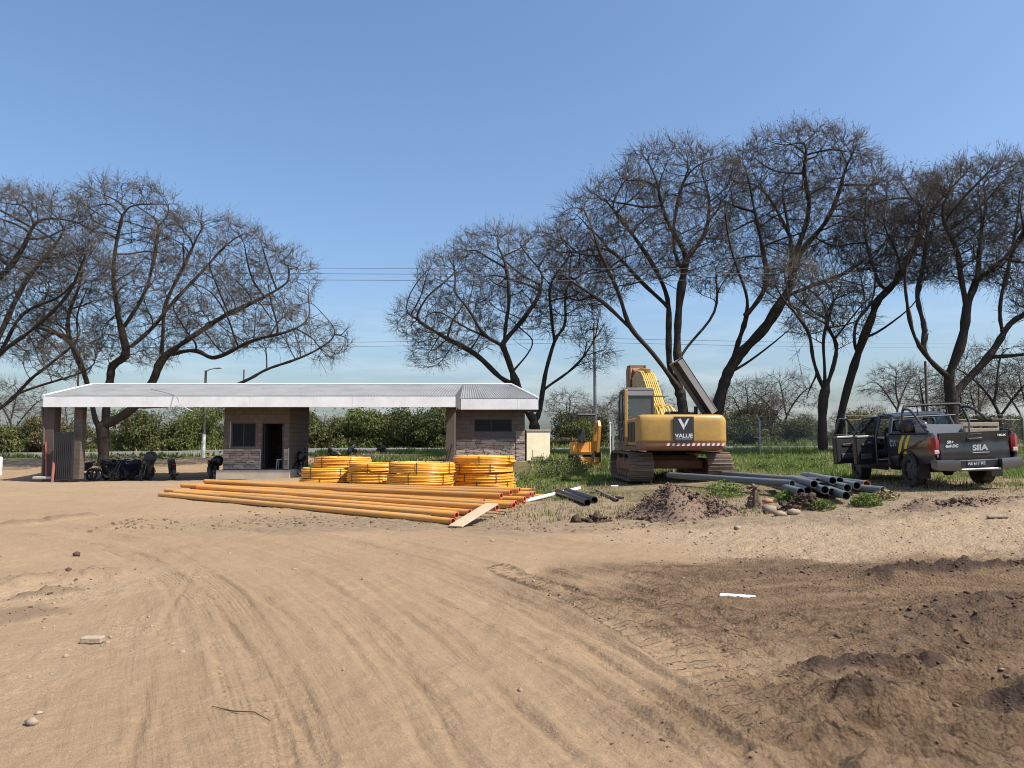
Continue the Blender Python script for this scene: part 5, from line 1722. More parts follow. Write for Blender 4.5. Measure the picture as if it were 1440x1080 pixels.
# barred gate at the open end
gt = thing('barred_gate', 'dark vertical bar gate between the two end columns of the canopy', 'gate', (XW(93, 32), 31.9, Z(XW(93, 32), 31.9)))
gw, ghh = XW(107, 32) - XW(80, 32), P(90, 603, 32).z
MB().box((0, 0, ghh - .03), (gw, .05, .06)).box((0, 0, .12), (gw, .05, .06)).box((-gw / 2 + .02, 0, ghh / 2 + .05), (.05, .05, ghh - .16)).box((gw / 2 - .02, 0, ghh / 2 + .05), (.05, .05, ghh - .16)).build('gate_frame', M['black_metal'], gt)
bar = MB().box((0, 0, (ghh + .1) / 2), (.055, .03, ghh - .22)).mesh('bar', M['black_metal'])
for k in range(9):
    link('bar', bar, gt, (-gw / 2 + .08 + (gw - .16) * k / 8, 0, 0))
MB().box((0, .12, ghh * .5), (gw * .9, .02, ghh * .9)).build('back_sheet', M['black_metal'], gt)
x = XW(78, 31.9)
mb = MB().tube([(x + .06, 31.75, Z(x, 31.75)), (x - .02, 31.95, .8), (x - .14, 32.2, 1.42)], [.055, .06, .05], 8)
tag(mb.build('red_pole', M['red_paint']), 'faded red pole leaning on the brown end column', 'pole')
tag(MB().tube([(c1 - .05, 32.2, 1.58), (c1 + .05, 32.2, .05)], .035, 6).build('red_pole', M['red_paint']), 'dark red rail standing against the brown end column behind the leaning pole', 'pole')

# meter cabinet beside the end room
cx_ = (XW(740, 36.2) + XW(774, 36.2)) / 2
zc0, zc1 = P(757, 645, 36.2).z, P(757, 606, 36.2).z
cb = thing('meter_cabinet', 'cream painted masonry meter cabinet beside the end room', 'cabinet', (cx_, 36.2, zc0 - .1), math.radians(14))
cw = XW(774, 36.2) - XW(740, 36.2)
MB().box((0, .25, (zc1 - zc0 + .1) / 2), (cw, .5, zc1 - zc0 + .1), b=.012).build('body', M['cream'], cb)
MB().box((0, .25, zc1 - zc0 + .13), (cw + .08, .6, .06), b=.01).build('cap', M['plinth'], cb)
dd = MB().box((.02, -.012, .36), (.60, .03, .34), b=.006).build('door', M['cream'], cb)
MB().box((.02, -.006, .535), (.64, .03, .015)).build('door_lintel', M['plinth'], cb)
MB().cyl((.25, -.05, .36), (.25, -.028, .36), .012).build('handle', M['black_metal'], dd)
x = XW(752, 35.6)
mb = MB().box((0, 0, .05), (.9, .25, .10), RZ(.5), b=.02)
tag(mb.build('dark_plank', M['bag_brown'], None, 30, (x + .1, 35.3, Z(x, 35.3))), 'weathered dark plank at the foot of the cream cabinet', 'plank')

# ------------------------------------------------------------------ motorcycles
def make_motorcycle(body='black_metal', label='', cat='motorcycle'):
    t = thing('motorcycle', label, cat, (0, 0, 0), 0, 'motorcycles parked under the canopy')
    R = .29
    for y in (-.62, .62):
        w = MB().cyl((-.05, y, R), (.05, y, R), .045, n=10).build('wheel', M['dull_steel'], t)
        mb = MB()
        mb.tube([(0, y + (R - .04) * math.cos(a), R + (R - .04) * math.sin(a)) for a in np.linspace(0, 2 * PI, 24, endpoint=False)], .042, 7, closed=True)
        mb.build('tyre', M['rubber'], w)
        mb = MB()
        mb.tube([(0, y + (R - .085) * math.cos(a), R + (R - .085) * math.sin(a)) for a in np.linspace(0, 2 * PI, 24, endpoint=False)], .016, 5, closed=True)
        for a in np.linspace(0, 2 * PI, 9, endpoint=False):
            mb.cyl((0, y, R), (0, y + (R - .08) * math.cos(a), R + (R - .08) * math.sin(a)), .007, n=4)
        mb.build('rim', M['dull_steel'], w)
    MB().tube([(0, -.45, .62), (0, -.1, .56), (0, .2, .40), (0, .42, .80)], .028, 6).tube([(0, .42, .82), (0, -.2, .70), (0, -.62, .70)], .025, 6).tube([(0, -.2, .6), (.07, -.62, R)], .018, 5).tube([(0, -.2, .6), (-.07, -.62, R)], .018, 5).build('frame', M['black_metal'], t)
    MB().box((0, .02, .36), (.24, .32, .26), b=.05).box((0, .14, .52), (.16, .14, .16), b=.03).build('engine', M['grey_plastic'], t)
    mb = MB()
    for q in (-1, 1):
        mb.prism([(-.30, .50), (.05, .42), (.16, .62), (.05, .74), (-.30, .76), (-.55, .80), (-.50, .66)], (q * .10 - .015, 0, 0), (0, 1, 0), (0, 0, 1), (1, 0, 0), .03)
    mb.box((0, -.12, .62), (.18, .4, .2), b=.03)
    mb.build('side_cover', M[body], t)
    mb = MB()
    mb.prism([(.36, .95), (.30, .60), (.18, .34), (.24, .30), (.40, .58), (.46, .92)], (-.16, 0, 0), (0, 1, 0), (0, 0, 1), (1, 0, 0), .32)
    mb.build('leg_shield', M[body], t, 25)
    MB().tube([(.11, .15, .45), (.14, .2, .25), (.15, -.1, .22), (.16, -.75, .34)], [.022, .022, .03, .045], 8).build('exhaust', M['dull_steel'], t)
    rings = []
    for y, w, z, hh in ((-.02, .07, .76, .05), (.08, .12, .78, .09), (.24, .13, .80, .11), (.36, .09, .80, .08), (.42, .04, .80, .04)):
        rings.append([Vector((w * math.cos(a), y, z + hh * math.sin(a))) for a in np.linspace(0, 2 * PI, 10, endpoint=False)])
    MB().loft(rings).build('tank', M[body], t)
    rings = []
    for y, w, z, hh in ((.02, .08, .76, .03), (-.15, .13, .77, .05), (-.4, .12, .80, .05), (-.62, .09, .84, .04), (-.72, .05, .86, .02)):
        rings.append([Vector((w * math.cos(a), y, z + hh * math.sin(a))) for a in np.linspace(0, 2 * PI, 10, endpoint=False)])
    MB().loft(rings).build('seat', M['rubber'], t)
    mb = MB()
    for s in (-1, 1):
        mb.tube([(s * .075, .62, R), (s * .075, .40, .92)], .022, 6)
    mb.build('fork', M['dull_steel'], t)
    mb = MB().tube([(-.36, .30, 1.02), (-.2, .36, 1.02), (-.08, .40, .95), (.08, .40, .95), (.2, .36, 1.02), (.36, .30, 1.02)], .014, 6)
    for s in (-1, 1):
        mb.tube([(s * .37, .295, 1.02), (s * .26, .335, 1.02)], .021, 6)
    mb.build('handlebar', M['black_metal'], t)
    for s in (-1, 1):
        MB().tube([(s * .22, .35, 1.02), (s * .27, .33, 1.17)], .007, 4).box((s * .28, .325, 1.2), (.10, .02, .07), b=.01).build('mirror', M['black_metal'], t)
    hl = MB().lathe([(.02, -.08), (.08, -.04), (.095, .03), (.09, .045)], (0, .48, .86), (0, 1, -.1), 14).build('headlight', M['black_metal'], t)
    MB().lathe([(.082, 0), (.07, .02), (.02, .03)], (0, .522, .856), (0, 1, -.1), 14).build('lens', M['dull_steel'], hl)
    mb = MB()
    mb.loft([[Vector((s * .06, .62 + (R + .04) * math.cos(a), R + (R + .04) * math.sin(a) - abs(s) * .01)) for s in (-1, -.4, .4, 1)] for a in np.linspace(.5, 2.2, 9)], closed=False)
    mb.build('front_mudguard', M[body], t)
    mb = MB()
    mb.loft([[Vector((s * .07, -.62 + (R + .06) * math.cos(a), R + (R + .06) * math.sin(a) - abs(s) * .01)) for s in (-1, -.4, .4, 1)] for a in np.linspace(.9, 3.0, 9)], closed=False)
    mb.build('rear_mudguard', M['black_metal'], t)
    MB().box((0, -.80, .76), (.10, .06, .07), b=.015).build('tail_light', M['tail_red'], t)
    MB().tube([(-.10, .05, .25), (-.22, -.02, .01)], .012, 5).build('kickstand', M['black_metal'], t)
    return t
def put_moto(t, px, d, rz, label, lean=.12):
    x = XW(px, d)
    t.location = (x, d, Z(x, d) - .005)
    t.rotation_euler = (0, -lean, rz)
    t['label'] = label
m0 = make_motorcycle('black_metal', 'x')
m1 = make_motorcycle('blue_paint', 'x')
put_moto(m0, 158, 34.2, 2.5, 'dark motorcycle at the tree trunk end of the parked row')
put_moto(m1, 178, 33.9, 2.85, 'dark blue motorcycle in the middle of the parked row under the canopy')
for src, px, d, rz, lab in ((m0, 190, 34.5, 2.3, 'black motorcycle behind the dark blue one in the parked row'), (m0, 207, 34.0, 3.3, 'black motorcycle carrying a grey bag at the end of the parked row'),
                            (m0, 170, 35.0, 2.7, 'black motorcycle parked deepest under the canopy behind the row'), (m0, 199, 35.0, 3.0, 'black motorcycle squeezed between two others at the back of the row'), (m0, 247, 34.2, .5, 'lone black motorcycle turned away between the row and the guard room'), (m0, 304, 34.2, .15, 'black motorcycle standing against the stone wall of the guard room'),
                            (m0, 113, 33.4, 2.7, 'dark motorcycle parked against the column beside the barred gate'), (m0, 424, 34.8, .1, 'black motorcycle parked beside the shaded side wall of the guard room')):
    put_moto(copy_tree(src), px, d, rz, lab)
# bags and covers on two of them
def lumpy(name, label, cat, c, s, m, seed):
    r = np.random.default_rng(seed)
    bm = bmesh.new()
    bmesh.ops.create_icosphere(bm, subdivisions=3, radius=1)
    V = np.array([v.co[:] for v in bm.verts]); Fc = np.array([[v.index for v in f.verts] for f in bm.faces]); bm.free()
    n = fbm(V[:, 0] * 1.7 + seed, V[:, 1] * 1.7 + V[:, 2] * 1.3, seed, 3)
    V = np.sign(V) * np.abs(V) ** .8 * (1 + .35 * n)[:, None] * np.array(s)
    return tag(link(name, raw_mesh(name, V, Fc, [M[m]], smooth=True), None, c), label, cat)
x = XW(209, 34.0); lumpy('black_bag', 'grey black bag strapped over the seat of the last motorcycle in the row', 'bag', (x + .05, 34.2, Z(x, 34.) + 1.05), (.24, .22, .26), 'grey_plastic', 3)
x = XW(306, 34.2); lumpy('black_bag', 'black bag hung on the motorcycle by the stone wall', 'bag', (x + .05, 34.2, Z(x, 34.2) + .82), (.25, .2, .24), 'plastic_black', 5)
x = XW(424, 34.8); lumpy('black_bag', 'black rucksack on the motorcycle by the side wall', 'bag', (x, 34.6, Z(x, 34.8) + .85), (.26, .2, .25), 'plastic_black', 8)

# ------------------------------------------------------------------ people resting on the grass behind the canopy
def person(label, px, d, rz, pose, top, seed):
    x = XW(px, d)
    z = Z(x, d)
    J = dict(pelvis=(0, 0, .13), waist=(0, -.03, .30), chest=(0, .03, .50), neck=(0, .07, .64), head=(0, .11, .72), crown=(0, .12, .84),
             ls=(-.18, .03, .57), le=(-.25, .17, .36), lw=(-.16, .38, .36), lh=(-.12, .45, .37), rs=(.18, .03, .57), re=(.25, .17, .36), rw=(.16, .38, .36), rh=(.12, .45, .37),
             lp=(-.10, .02, .12), lk=(-.16, .36, .44), la=(-.14, .62, .09), lt=(-.14, .78, .05), rp=(.10, .02, .12), rk=(.16, .36, .44), ra=(.14, .62, .09), rt=(.14, .78, .05))
    if pose == 'bent':
        J.update(chest=(0, .12, .47), neck=(0, .22, .58), head=(0, .29, .64), crown=(0, .34, .74), ls=(-.17, .13, .53), rs=(.17, .13, .53))
    if pose == 'legs_out':
        J.update(lk=(-.15, .45, .22), la=(-.13, .86, .08), lt=(-.14, .93, .19), rk=(.14, .42, .30), ra=(.12, .80, .08), rt=(.12, .90, .16))
    R_ = dict(pelvis=.15, waist=.135, chest=.15, neck=.06, head=.095, crown=.075, ls=.075, le=.05, lw=.035, lh=.035, rs=.075, re=.05, rw=.035, rh=.035, lp=.10, lk=.075, la=.05, lt=.035, rp=.10, rk=.075, ra=.05, rt=.035)
    E = [('pelvis', 'waist'), ('waist', 'chest'), ('chest', 'neck'), ('neck', 'head'), ('head', 'crown'), ('chest', 'ls'), ('ls', 'le'), ('le', 'lw'), ('lw', 'lh'), ('chest', 'rs'), ('rs', 're'), ('re', 'rw'), ('rw', 'rh'),
         ('pelvis', 'lp'), ('lp', 'lk'), ('lk', 'la'), ('la', 'lt'), ('pelvis', 'rp'), ('rp', 'rk'), ('rk', 'ra'), ('ra', 'rt')]
    # five short fingers on each hand
    for s, w, hd in ((-1, 'lw', 'lh'), (1, 'rw', 'rh')):
        hx, hy, hz = J[hd]
        for k in range(4):
            a, b = f'{hd}f{k}', f'{hd}g{k}'
            J[a] = (hx + (k - 1.5) * .02, hy + .045, hz - .005); J[b] = (hx + (k - 1.5) * .021, hy + .08 - abs(k - 1.2) * .008, hz - .03)
            R_[a], R_[b] = .010, .008
            E += [(hd, a), (a, b)]
        a = f'{hd}t'
        J[a] = (hx - s * .045, hy + .03, hz - .01); R_[a] = .010
        E.append((hd, a))
    names = list(J)
    me = bpy.data.meshes.new('person')
    me.from_pydata([J[k] for k in names], [(names.index(a), names.index(b)) for a, b in E], [])
    ob = bpy.data.objects.new('person_tmp', me)
    COL.objects.link(ob)
    sk = ob.modifiers.new('skin', 'SKIN')
    for i, k in enumerate(names):
        sv = me.skin_vertices[0].data[i]
        sv.radius = (R_[k], R_[k])
        sv.use_root = (k == 'pelvis')
    sb = ob.modifiers.new('sub', 'SUBSURF'); sb.levels = 2
    dg = bpy.context.evaluated_depsgraph_get()
    me2 = bpy.data.meshes.new_from_object(ob.evaluated_get(dg))
    bpy.data.objects.remove(ob)
    me2.name = 'person'
    me2.materials.clear()
    for mm in (M[top], M['fabric_dark'], M['skin']):
        me2.materials.append(mm)
    key = [np.array(J[k]) for k in names]
    cls = [2 if k in ('head', 'crown', 'lh', 'rh') or k[2:3] in ('f', 'g', 't') and len(k) > 2 else (1 if k in ('pelvis', 'lp', 'lk', 'la', 'lt', 'rp', 'rk', 'ra', 'rt') else 0) for k in names]
    K = np.array(key)
    for f in me2.polygons:
        c = np.array(f.center)
        f.material_index = cls[int(((K - c) ** 2).sum(1).argmin())]
    me2.shade_smooth()
    o = tag(link('person', me2, None, (x, d, z + .01)), label, 'person', 'people sitting on the grass')
    o.rotation_euler = (0, 0, rz)
    hd, cr = Vector(J['head']), Vector(J['crown'])
    up = (cr - hd).normalized()
    fw = (Vector((0, 1, 0)) - up * up.y).normalized()
    c = hd.lerp(cr, .5)
    mb = MB()
    side = up.cross(fw)
    rings = []
    for hgt, rad in ((.0, .103), (.05, .10), (.085, .075), (.105, .03)):
        rings.append([c + up * (hgt - .005) - fw * .012 + (side * math.cos(a) + fw * math.sin(a)) * rad for a in np.linspace(0, 2 * PI, 14, endpoint=False)])
    mb.loft(rings)
    mb.build('hair', M['hair'], o)
    mb = MB().box(c + fw * .095 - up * .02, (.02, .035, .03), b=.006)          # nose
    for s in (-1, 1):
        mb.box(c + side * (s * .098) - up * .02, (.018, .03, .045), b=.006)
    mb.build('nose_and_ears', M['skin'], o)
    return o
person('person in dark clothes sitting hunched on the grass nearest the end room', 542, 44.5, 1.3, 'bent', 'fabric_dark', 1)
person('person in dark clothes sitting with legs stretched out nearest the guard room', 464, 44.0, -1.2, 'legs_out', 'fabric_dark', 2)
person('person in navy top sitting bent forward between the two others', 492, 44.0, -.6, 'bent', 'fabric_navy', 3)
x = XW(556, 42)
tag(MB().box((0, 0, .12), (3.6, .30, .16), b=.02).build('low_bench', M['bag_brown'], None, 30, (x, 42.0, Z(x, 42))), 'low dark plank bench on the ground behind the coils', 'bench')
# ------------------------------------------------------------------ lettering
def text_mesh(s, size, m, extr=0.002, bold=0.0, shear=0.0, sx=1.0):
    cu = bpy.data.curves.new('lettering', 'FONT')
    cu.body = s
    cu.size = size
    cu.align_x, cu.align_y = 'CENTER', 'CENTER'
    cu.extrude = extr
    cu.offset = bold
    cu.shear = shear
    ob = bpy.data.objects.new('lettering_tmp', cu)
    COL.objects.link(ob)
    dg = bpy.context.evaluated_depsgraph_get()
    me = bpy.data.meshes.new_from_object(ob.evaluated_get(dg))
    bpy.data.objects.remove(ob)
    me.name = 'lettering'
    if sx != 1.0:
        for v in me.vertices:
            v.co.x *= sx
    me.materials.clear()
    me.materials.append(m)
    return me

# ------------------------------------------------------------------ tracked excavator
def shoe_mesh(w, l):
    return MB().box((0, 0, 0), (w, l * .94, .03)).box((0, -l * .30, .03), (w, .022, .035)).box((0, .02, .026), (w, .018, .028)).box((0, l * .32, .026), (w, .018, .028)).mesh('shoe', M['track_steel'])

def make_track(root, x, w, y0, y1, rad, n, shoe):
    tr = MB()
    zc = rad + .045
    tr.box((x, (y0 + y1) / 2, zc + .02), (w * .42, (y1 - y0) - .3, rad * 1.05), b=.06)
    t = tr.build('track', M['rail_red'], root)
    for y in (y0 + rad, y1 - rad):
        MB().lathe([(.10, -w * .28), (rad * .80, -w * .20), (rad * .80, w * .20), (.10, w * .28)], (x, y, zc), (1, 0, 0), 20).build('sprocket', M['rail_red'], t)
    for k in range(6):
        y = y0 + rad + .35 + (y1 - y0 - 2 * rad - .7) * k / 5
        MB().lathe([(.05, -w * .30), (.11, -w * .26), (.11, w * .26), (.05, w * .30)], (x, y, .16), (1, 0, 0), 12).build('roller', M['rail_red'], t)
    L = (y1 - y0 - 2 * rad)
    per = 2 * L + 2 * PI * rad
    for k in range(n):
        s = per * (k + .5) / n
        if s < L:
            y, z, a = y0 + rad + s, zc + rad, 0.0
        elif s < L + PI * rad:
            th = (s - L) / rad
            y, z, a = y1 - rad + rad * math.sin(th), zc + rad * math.cos(th), -th
        elif s < 2 * L + PI * rad:
            y, z, a = y1 - rad - (s - L - PI * rad), zc - rad, PI
        else:
            th = (s - 2 * L - PI * rad) / rad
            y, z, a = y0 + rad - rad * math.sin(th), zc - rad * math.cos(th), PI - th
        o = link('shoe', shoe, t, (x, y, z))
        o.rotation_euler = (a, 0, 0)
    return t

EX, EY = 5.04, 24.3
EZ = 0.40
ex = thing('excavator', 'large yellow tracked excavator with engine hood raised', 'excavator', (EX, EY, EZ))
sh = shoe_mesh(.74, .19)
make_track(ex, -1.18, .74, -2.10, 2.10, .40, 49, sh)
make_track(ex, 1.18, .74, -2.10, 2.10, .40, 49, sh)
MB().box((0, 0, .58), (1.7, 1.5, .38), b=.06).box((0, .9, .5), (1.9, .3, .28), b=.04).box((0, -.9, .5), (1.9, .3, .28), b=.04).build('car_body', M['rail_red'], ex)
MB().lathe([(.62, 0), (.66, .05), (.62, .2)], (0, 0, .76), (0, 0, 1), 28).build('slew_ring', M['black_metal'], ex)
# revolving deck
MB().prism([(-1.30, -1.9), (1.30, -1.9), (1.30, 1.3), (.55, 1.75), (-.3, 1.75), (-.35, 1.95), (-1.30, 1.95)], (0, 0, .93), (1, 0, 0), (0, 1, 0), (0, 0, 1), .13).build('deck', M['rail_red'], ex)
mb = MB()
for s in (-1, 1):
    mb.box((s * .28, .55, 1.45), (.06, .9, .9), b=.02)
mb.build('boom_bracket', M['cat_yellow'], ex)
# counterweight: loft along x
rings, rings2 = [], []
for x in (-1.30, -1.29, -1.22, -1.0, -.6, -.2, .2, .6, 1.0, 1.12, 1.20, 1.235):
    e = max(0.0, x - 1.05) / .2 + max(0.0, -x - 1.22) / .2
    sh_ = 1 - .10 * e * e
    back = -2.78 + .09 * (x / 1.3) ** 2 + .14 * e ** 2
    zt, zb_ = 2.0 - .12 * e ** 2, .97 + .03 * e ** 2
    rings.append([Vector((x, y, z)) for y, z in ((back + .012, zb_ + .235), (back + .004, zb_ + .25), (back, zb_ + .30), (back, zt - .20), (back + .012, zt - .10), (back + .045, zt - .035), (back + .12, zt), (-1.92, zt), (-1.92, zb_ + .235))])
    rings2.append([Vector((x, y, z)) for y, z in ((back + .10, zb_), (back + .04, zb_ + .05), (back + .02, zb_ + .10), (back + .02, zb_ + .228), (-1.92, zb_ + .228), (-1.92, zb_))])
base_w = MB().loft(rings2).build('counterweight_base', M['rail_red'], ex, 40)
cwt = MB().loft(rings).build('counterweight', M['cat_yellow'], ex, 40)
yb = -2.785
pn = MB().box((-.055, yb - .012, 1.575), (.585, .02, .72)).build('emblem_panel', M['panel_black'], cwt)
mb = MB()
def vstroke(pts):
    mb.prism(pts, (-.055, yb - .024, 1.66), (1, 0, 0), (0, 0, 1), (0, -1, 0), .004)
vstroke([(-.165, .20), (-.095, .22), (.03, .0), (.0, -.12)])
vstroke([(.165, .22), (.10, .20), (.02, .06), (.045, -.02)])
mb.build('emblem', M['letter_white'], cwt)
lt = link('lettering', text_mesh('VALUE', .155, M['letter_white'], .002, .004, sx=1.12), cwt, (-.055, yb - .025, 1.375))
lt.rotation_euler = (PI / 2, 0, 0)
MB().box((-.055, yb - .0245, 1.285), (.48, .004, .012)).build('underline', M['letter_white'], cwt)
for k in range(12):
    mb = MB()
    x = -.62 + k * .145
    mb.prism([(0, 0), (.0725, 0), (.1025, .075), (.03, .075)], (x, yb + .035 + .09 * (x / 1.3) ** 2, 1.085), (1, 0, 0), (0, 0, 1), (0, -1, 0), .03)
    mb.build('warning_stripe', M['stripe_red'], cwt)
    mb = MB()
    mb.prism([(0, 0), (.0725, 0), (.1025, .075), (.03, .075)], (x + .0725, yb + .035 + .09 * (x / 1.3) ** 2, 1.085), (1, 0, 0), (0, 0, 1), (0, -1, 0), .03)
    mb.build('warning_stripe', M['white_paint'], cwt)
# engine bay behind the boom
MB().box((.35, -1.1, 1.5), (1.86, 1.6, .86), b=.05).build('engine_cover', M['cat_yellow'], ex)
MB().box((.35, -1.15, 1.98), (1.5, 1.2, .12), b=.03).box((.0, -.9, 2.06), (.35, .5, .18), b=.03).cyl((.7, -1.2, 2.0), (.7, -1.2, 2.3), .06).cyl((-.15, -1.5, 2.0), (.55, -1.55, 2.06), .05).cyl((.2, -1.7, 2.02), (.5, -1.2, 2.1), .035).build('engine', M['black_metal'], ex)
MB().box((-.93, -1.05, 1.5), (.72, 1.7, .86), b=.04).build('side_box', M['cat_yellow'], ex)
for k in range(5):
    MB().box((-1.297, -1.55 + k * .28, 1.5), (.014, .20, .62)).build('grille', M['black_metal'], ex)
MB().box((.95, .55, 1.45), (.68, 1.4, .75), b=.06).build('tank', M['cat_yellow'], ex)
# raised hood
ang = math.atan2(1.66, -1.06)
Rh = Matrix.Rotation(-ang, 3, 'Y')
hc = Vector((.66, -1.35, 2.93))
hd = MB().box(hc, (1.96, 1.15, .05), Rh, b=.015)
nrm = Rh @ Vector((0, 0, 1))
tip = Rh @ Vector((1, 0, 0))
hood = hd.build('hood', M['hood_grey'], ex)
sgn = -1
for s in (-1, 1):
    MB().box(hc + nrm * sgn * -.075 + Vector((0, s * .56, 0)), (1.96, .03, .20), Rh).build('hood_rim', M['hood_grey'], hood)
for s in (-1, 1):
    MB().box(hc + nrm * sgn * -.075 + tip * s * .965, (.03, 1.15, .20), Rh).build('hood_rim', M['hood_grey'], hood)
MB().box(hc + nrm * sgn * -.045, (1.88, 1.05, .03), Rh).build('hood_lining', M['interior'], hood)
MB().tube([(.55, -.82, 2.0), (.45, -.82, 2.95)], .014, 6).build('hood_stay', M['black_metal'], hood)
# cab
cabx0, cabx1, caby0, caby1, cz0, cz1 = -1.30, -.36, .02, 1.72, 1.06, 2.93
cab = MB()
w = .07
for x in (cabx0 + w / 2, cabx1 - w / 2):
    cab.box((x, caby0 + w / 2, (cz0 + cz1) / 2), (w, w, cz1 - cz0), b=.015)
    cab.tube([(x, caby1 - .04, cz0), (x, caby1 + .04, cz0 + .8), (x, caby1 - .3, cz1 - .05)], .04, 8)
cab.box(((cabx0 + cabx1) / 2, (caby0 + caby1) / 2 - .12, cz1 - .03), (cabx1 - cabx0, caby1 - caby0 - .2, .10), b=.04)
cab.box(((cabx0 + cabx1) / 2, caby0 + .035, cz0 + .48), (cabx1 - cabx0 - .14, .06, .96), b=.01)
cab.box(((cabx0 + cabx1) / 2, caby0 + .035, cz1 - .14), (cabx1 - cabx0 - .14, .06, .16), b=.01)
cab.box((cabx0 + .035, (caby0 + caby1) / 2, cz0 + .42), (.06, caby1 - caby0 - .2, .84), b=.01)
cab.box((cabx0 + .035, .86, cz0 + .95), (.07, .07, 1.9), b=.01)
cab.box((cabx1 - .035, (caby0 + caby1) / 2, cz0 + .42), (.06, caby1 - caby0 - .2, .84), b=.01)
cabo = cab.build('cab', M['cab_grey'], ex)
MB().box((cabx0 + .01, caby0 - .01, (cz0 + cz1) / 2), (.11, .09, cz1 - cz0 - .02), b=.02).build('rear_pillar', M['cat_yellow'], cabo)
MB().box(((cabx0 + cabx1) / 2, caby0 - .012, cz0 + .44), (cabx1 - cabx0 - .2, .03, .80), b=.01).build('rear_panel', M['cat_yellow'], cabo)
MB().box(((cabx0 + cabx1) / 2, (caby0 + caby1) / 2 - .12, cz1 + .03), (cabx1 - cabx0 - .06, caby1 - caby0 - .3, .03), b=.01).box(((cabx0 + cabx1) / 2 + .02, caby0 - .004, cz1 - .12), (cabx1 - cabx0 - .10, .02, .19), b=.005).build('roof_panel', M['hood_grey'], cabo)
MB().box(((cabx0 + cabx1) / 2 + .02, caby0 + .03, cz0 + 1.33), (cabx1 - cabx0 - .16, .012, .72)).build('rear_window', M['cab_glass'], cabo)
for y in (.43, 1.24):
    MB().box((cabx0 + .03, y, cz0 + 1.33), (.012, .72, .88)).build('side_window', M['glass_dark'], cabo)
    MB().box((cabx0 - .012, y, cz0 + .42), (.02, .70, .70), b=.005).build('door_panel', M['black_metal'], cabo)
MB().tube([(cabx0 - .05, .95, cz0 + .15), (cabx0 - .09, .95, cz0 + .3), (cabx0 - .09, .95, cz0 + 1.5), (cabx0 - .04, .95, cz0 + 1.6)], .015, 6).tube([(cabx0 - .05, .12, cz0 + .15), (cabx0 - .09, .12, cz0 + .3), (cabx0 - .09, .12, cz0 + 1.6), (cabx0 - .04, .12, cz0 + 1.7)], .015, 6).build('handrail', M['black_metal'], cabo)
MB().box(((cabx0 + cabx1) / 2, .55, cz0 + .35), (.5, .5, .14), b=.05).box(((cabx0 + cabx1) / 2, .30, cz0 + .75), (.46, .12, .7), b=.05).build('seat', M['fabric_dark'], cabo)
MB().lathe([(.045, 0), (.05, .04), (.045, .10), (.02, .13)], (-.28, -1.85, 2.0), (0, 0, 1), 12).build('work_lamp', M['black_metal'], ex)
MB().tube([(-1.36, .1, .9), (-1.42, .1, 1.55)], .012, 6).box((-1.42, .1, 1.62), (.05, .05, .08), b=.01).tube([(-1.36, .1, .9), (-1.36, .1, .55)], .014, 6).build('side_mirror', M['galv'], ex)
# boom, arm, bucket
def boxbeam(pts, w, hs):
    mb = MB()
    rings = []
    for i, (y, z) in enumerate(pts):
        a = pts[max(i - 1, 0)]; b = pts[min(i + 1, len(pts) - 1)]
        d = Vector((0, b[0] - a[0], b[1] - a[1])).normalized()
        n = Vector((0, -d.z, d.y))
        c = Vector((0, y, z))
        rings.append([c + Vector((sx * w / 2, 0, 0)) + n * sz * hs[i] / 2 for sx, sz in ((-1, -1), (1, -1), (1, 1), (-1, 1))])
    mb.loft(rings)
    return mb
bp = [(.55, 1.45), (1.2, 2.05), (2.2, 2.85), (3.1, 3.38), (4.2, 3.60), (5.8, 3.45)]
boom = boxbeam(bp, .46, (.35, .50, .62, .66, .55, .34)).build('boom', M['cat_yellow'], ex, 25)
boom.location = (-.02, 0, 0)
for k in range(7):
    x = -.21 + .07 * k
    pts = [(x * 1.5 + .10, -.15, 2.02 + .03 * (k % 2)), (x * 1.3 + .05, .25, 2.30 + .05 * (k % 3)), (x, 1.0, 2.45), (x, 1.9, 3.06), (x, 2.9, 3.68 + .02 * (k % 2)), (x, 3.6, 3.86), (x, 4.6, 3.95)]
    MB().tube([tuple(p) for p in smooth_path(pts, 30)], .024, 7).build('hose', M['hose'], boom)
for y, z, a in ((1.45, 2.70, .72), (2.4, 3.30, .68), (3.3, 3.72, .4)):
    MB().box((0, y, z + .08), (.60, .05, .05), Matrix.Rotation(a, 3, 'X'), b=.01).build('hose_clamp', M['rail_red'], boom)
for s in (-1, 1):
    c = MB().cyl((s * .32, 1.3, 1.15), (s * .32, 2.2, 2.15), .075).build('boom_cylinder', M['cat_yellow'], ex)
    MB().cyl((s * .32, 2.2, 2.15), (s * .32, 3.0, 3.05), .045).build('rod', M['chrome'], c)
c = MB().cyl((0, 2.9, 3.80), (0, 4.3, 3.98), .085).build('arm_cylinder', M['cat_yellow'], ex)
MB().cyl((0, 4.3, 3.98), (0, 5.6, 4.05), .05).build('rod', M['chrome'], c)
arm = boxbeam([(5.45, 4.12), (5.85, 3.55), (6.0, 2.9), (5.8, 2.0), (5.5, .95)], .34, (.25, .62, .55, .42, .28)).build('arm', M['rail_red'], ex, 25)
mb = MB()
for s in (-1, 1):
    mb.prism([(5.2, 3.35), (6.15, 3.3), (6.2, 4.10), (5.9, 4.28), (5.15, 4.24)], (s * .30 - .02, 0, 0), (0, 1, 0), (0, 0, 1), (1, 0, 0), .045)
mb.box((0, 5.25, 4.20), (.64, .10, .09)).box((0, 5.6, 4.24), (.64, .12, .05))
mb.build('arm_bracket', M['rail_red'], arm)
mb = MB()
prof = [(0, 0), (-.45, -.05), (-.85, -.35), (-.95, -.75), (-.6, -.95), (.1, -.92)]
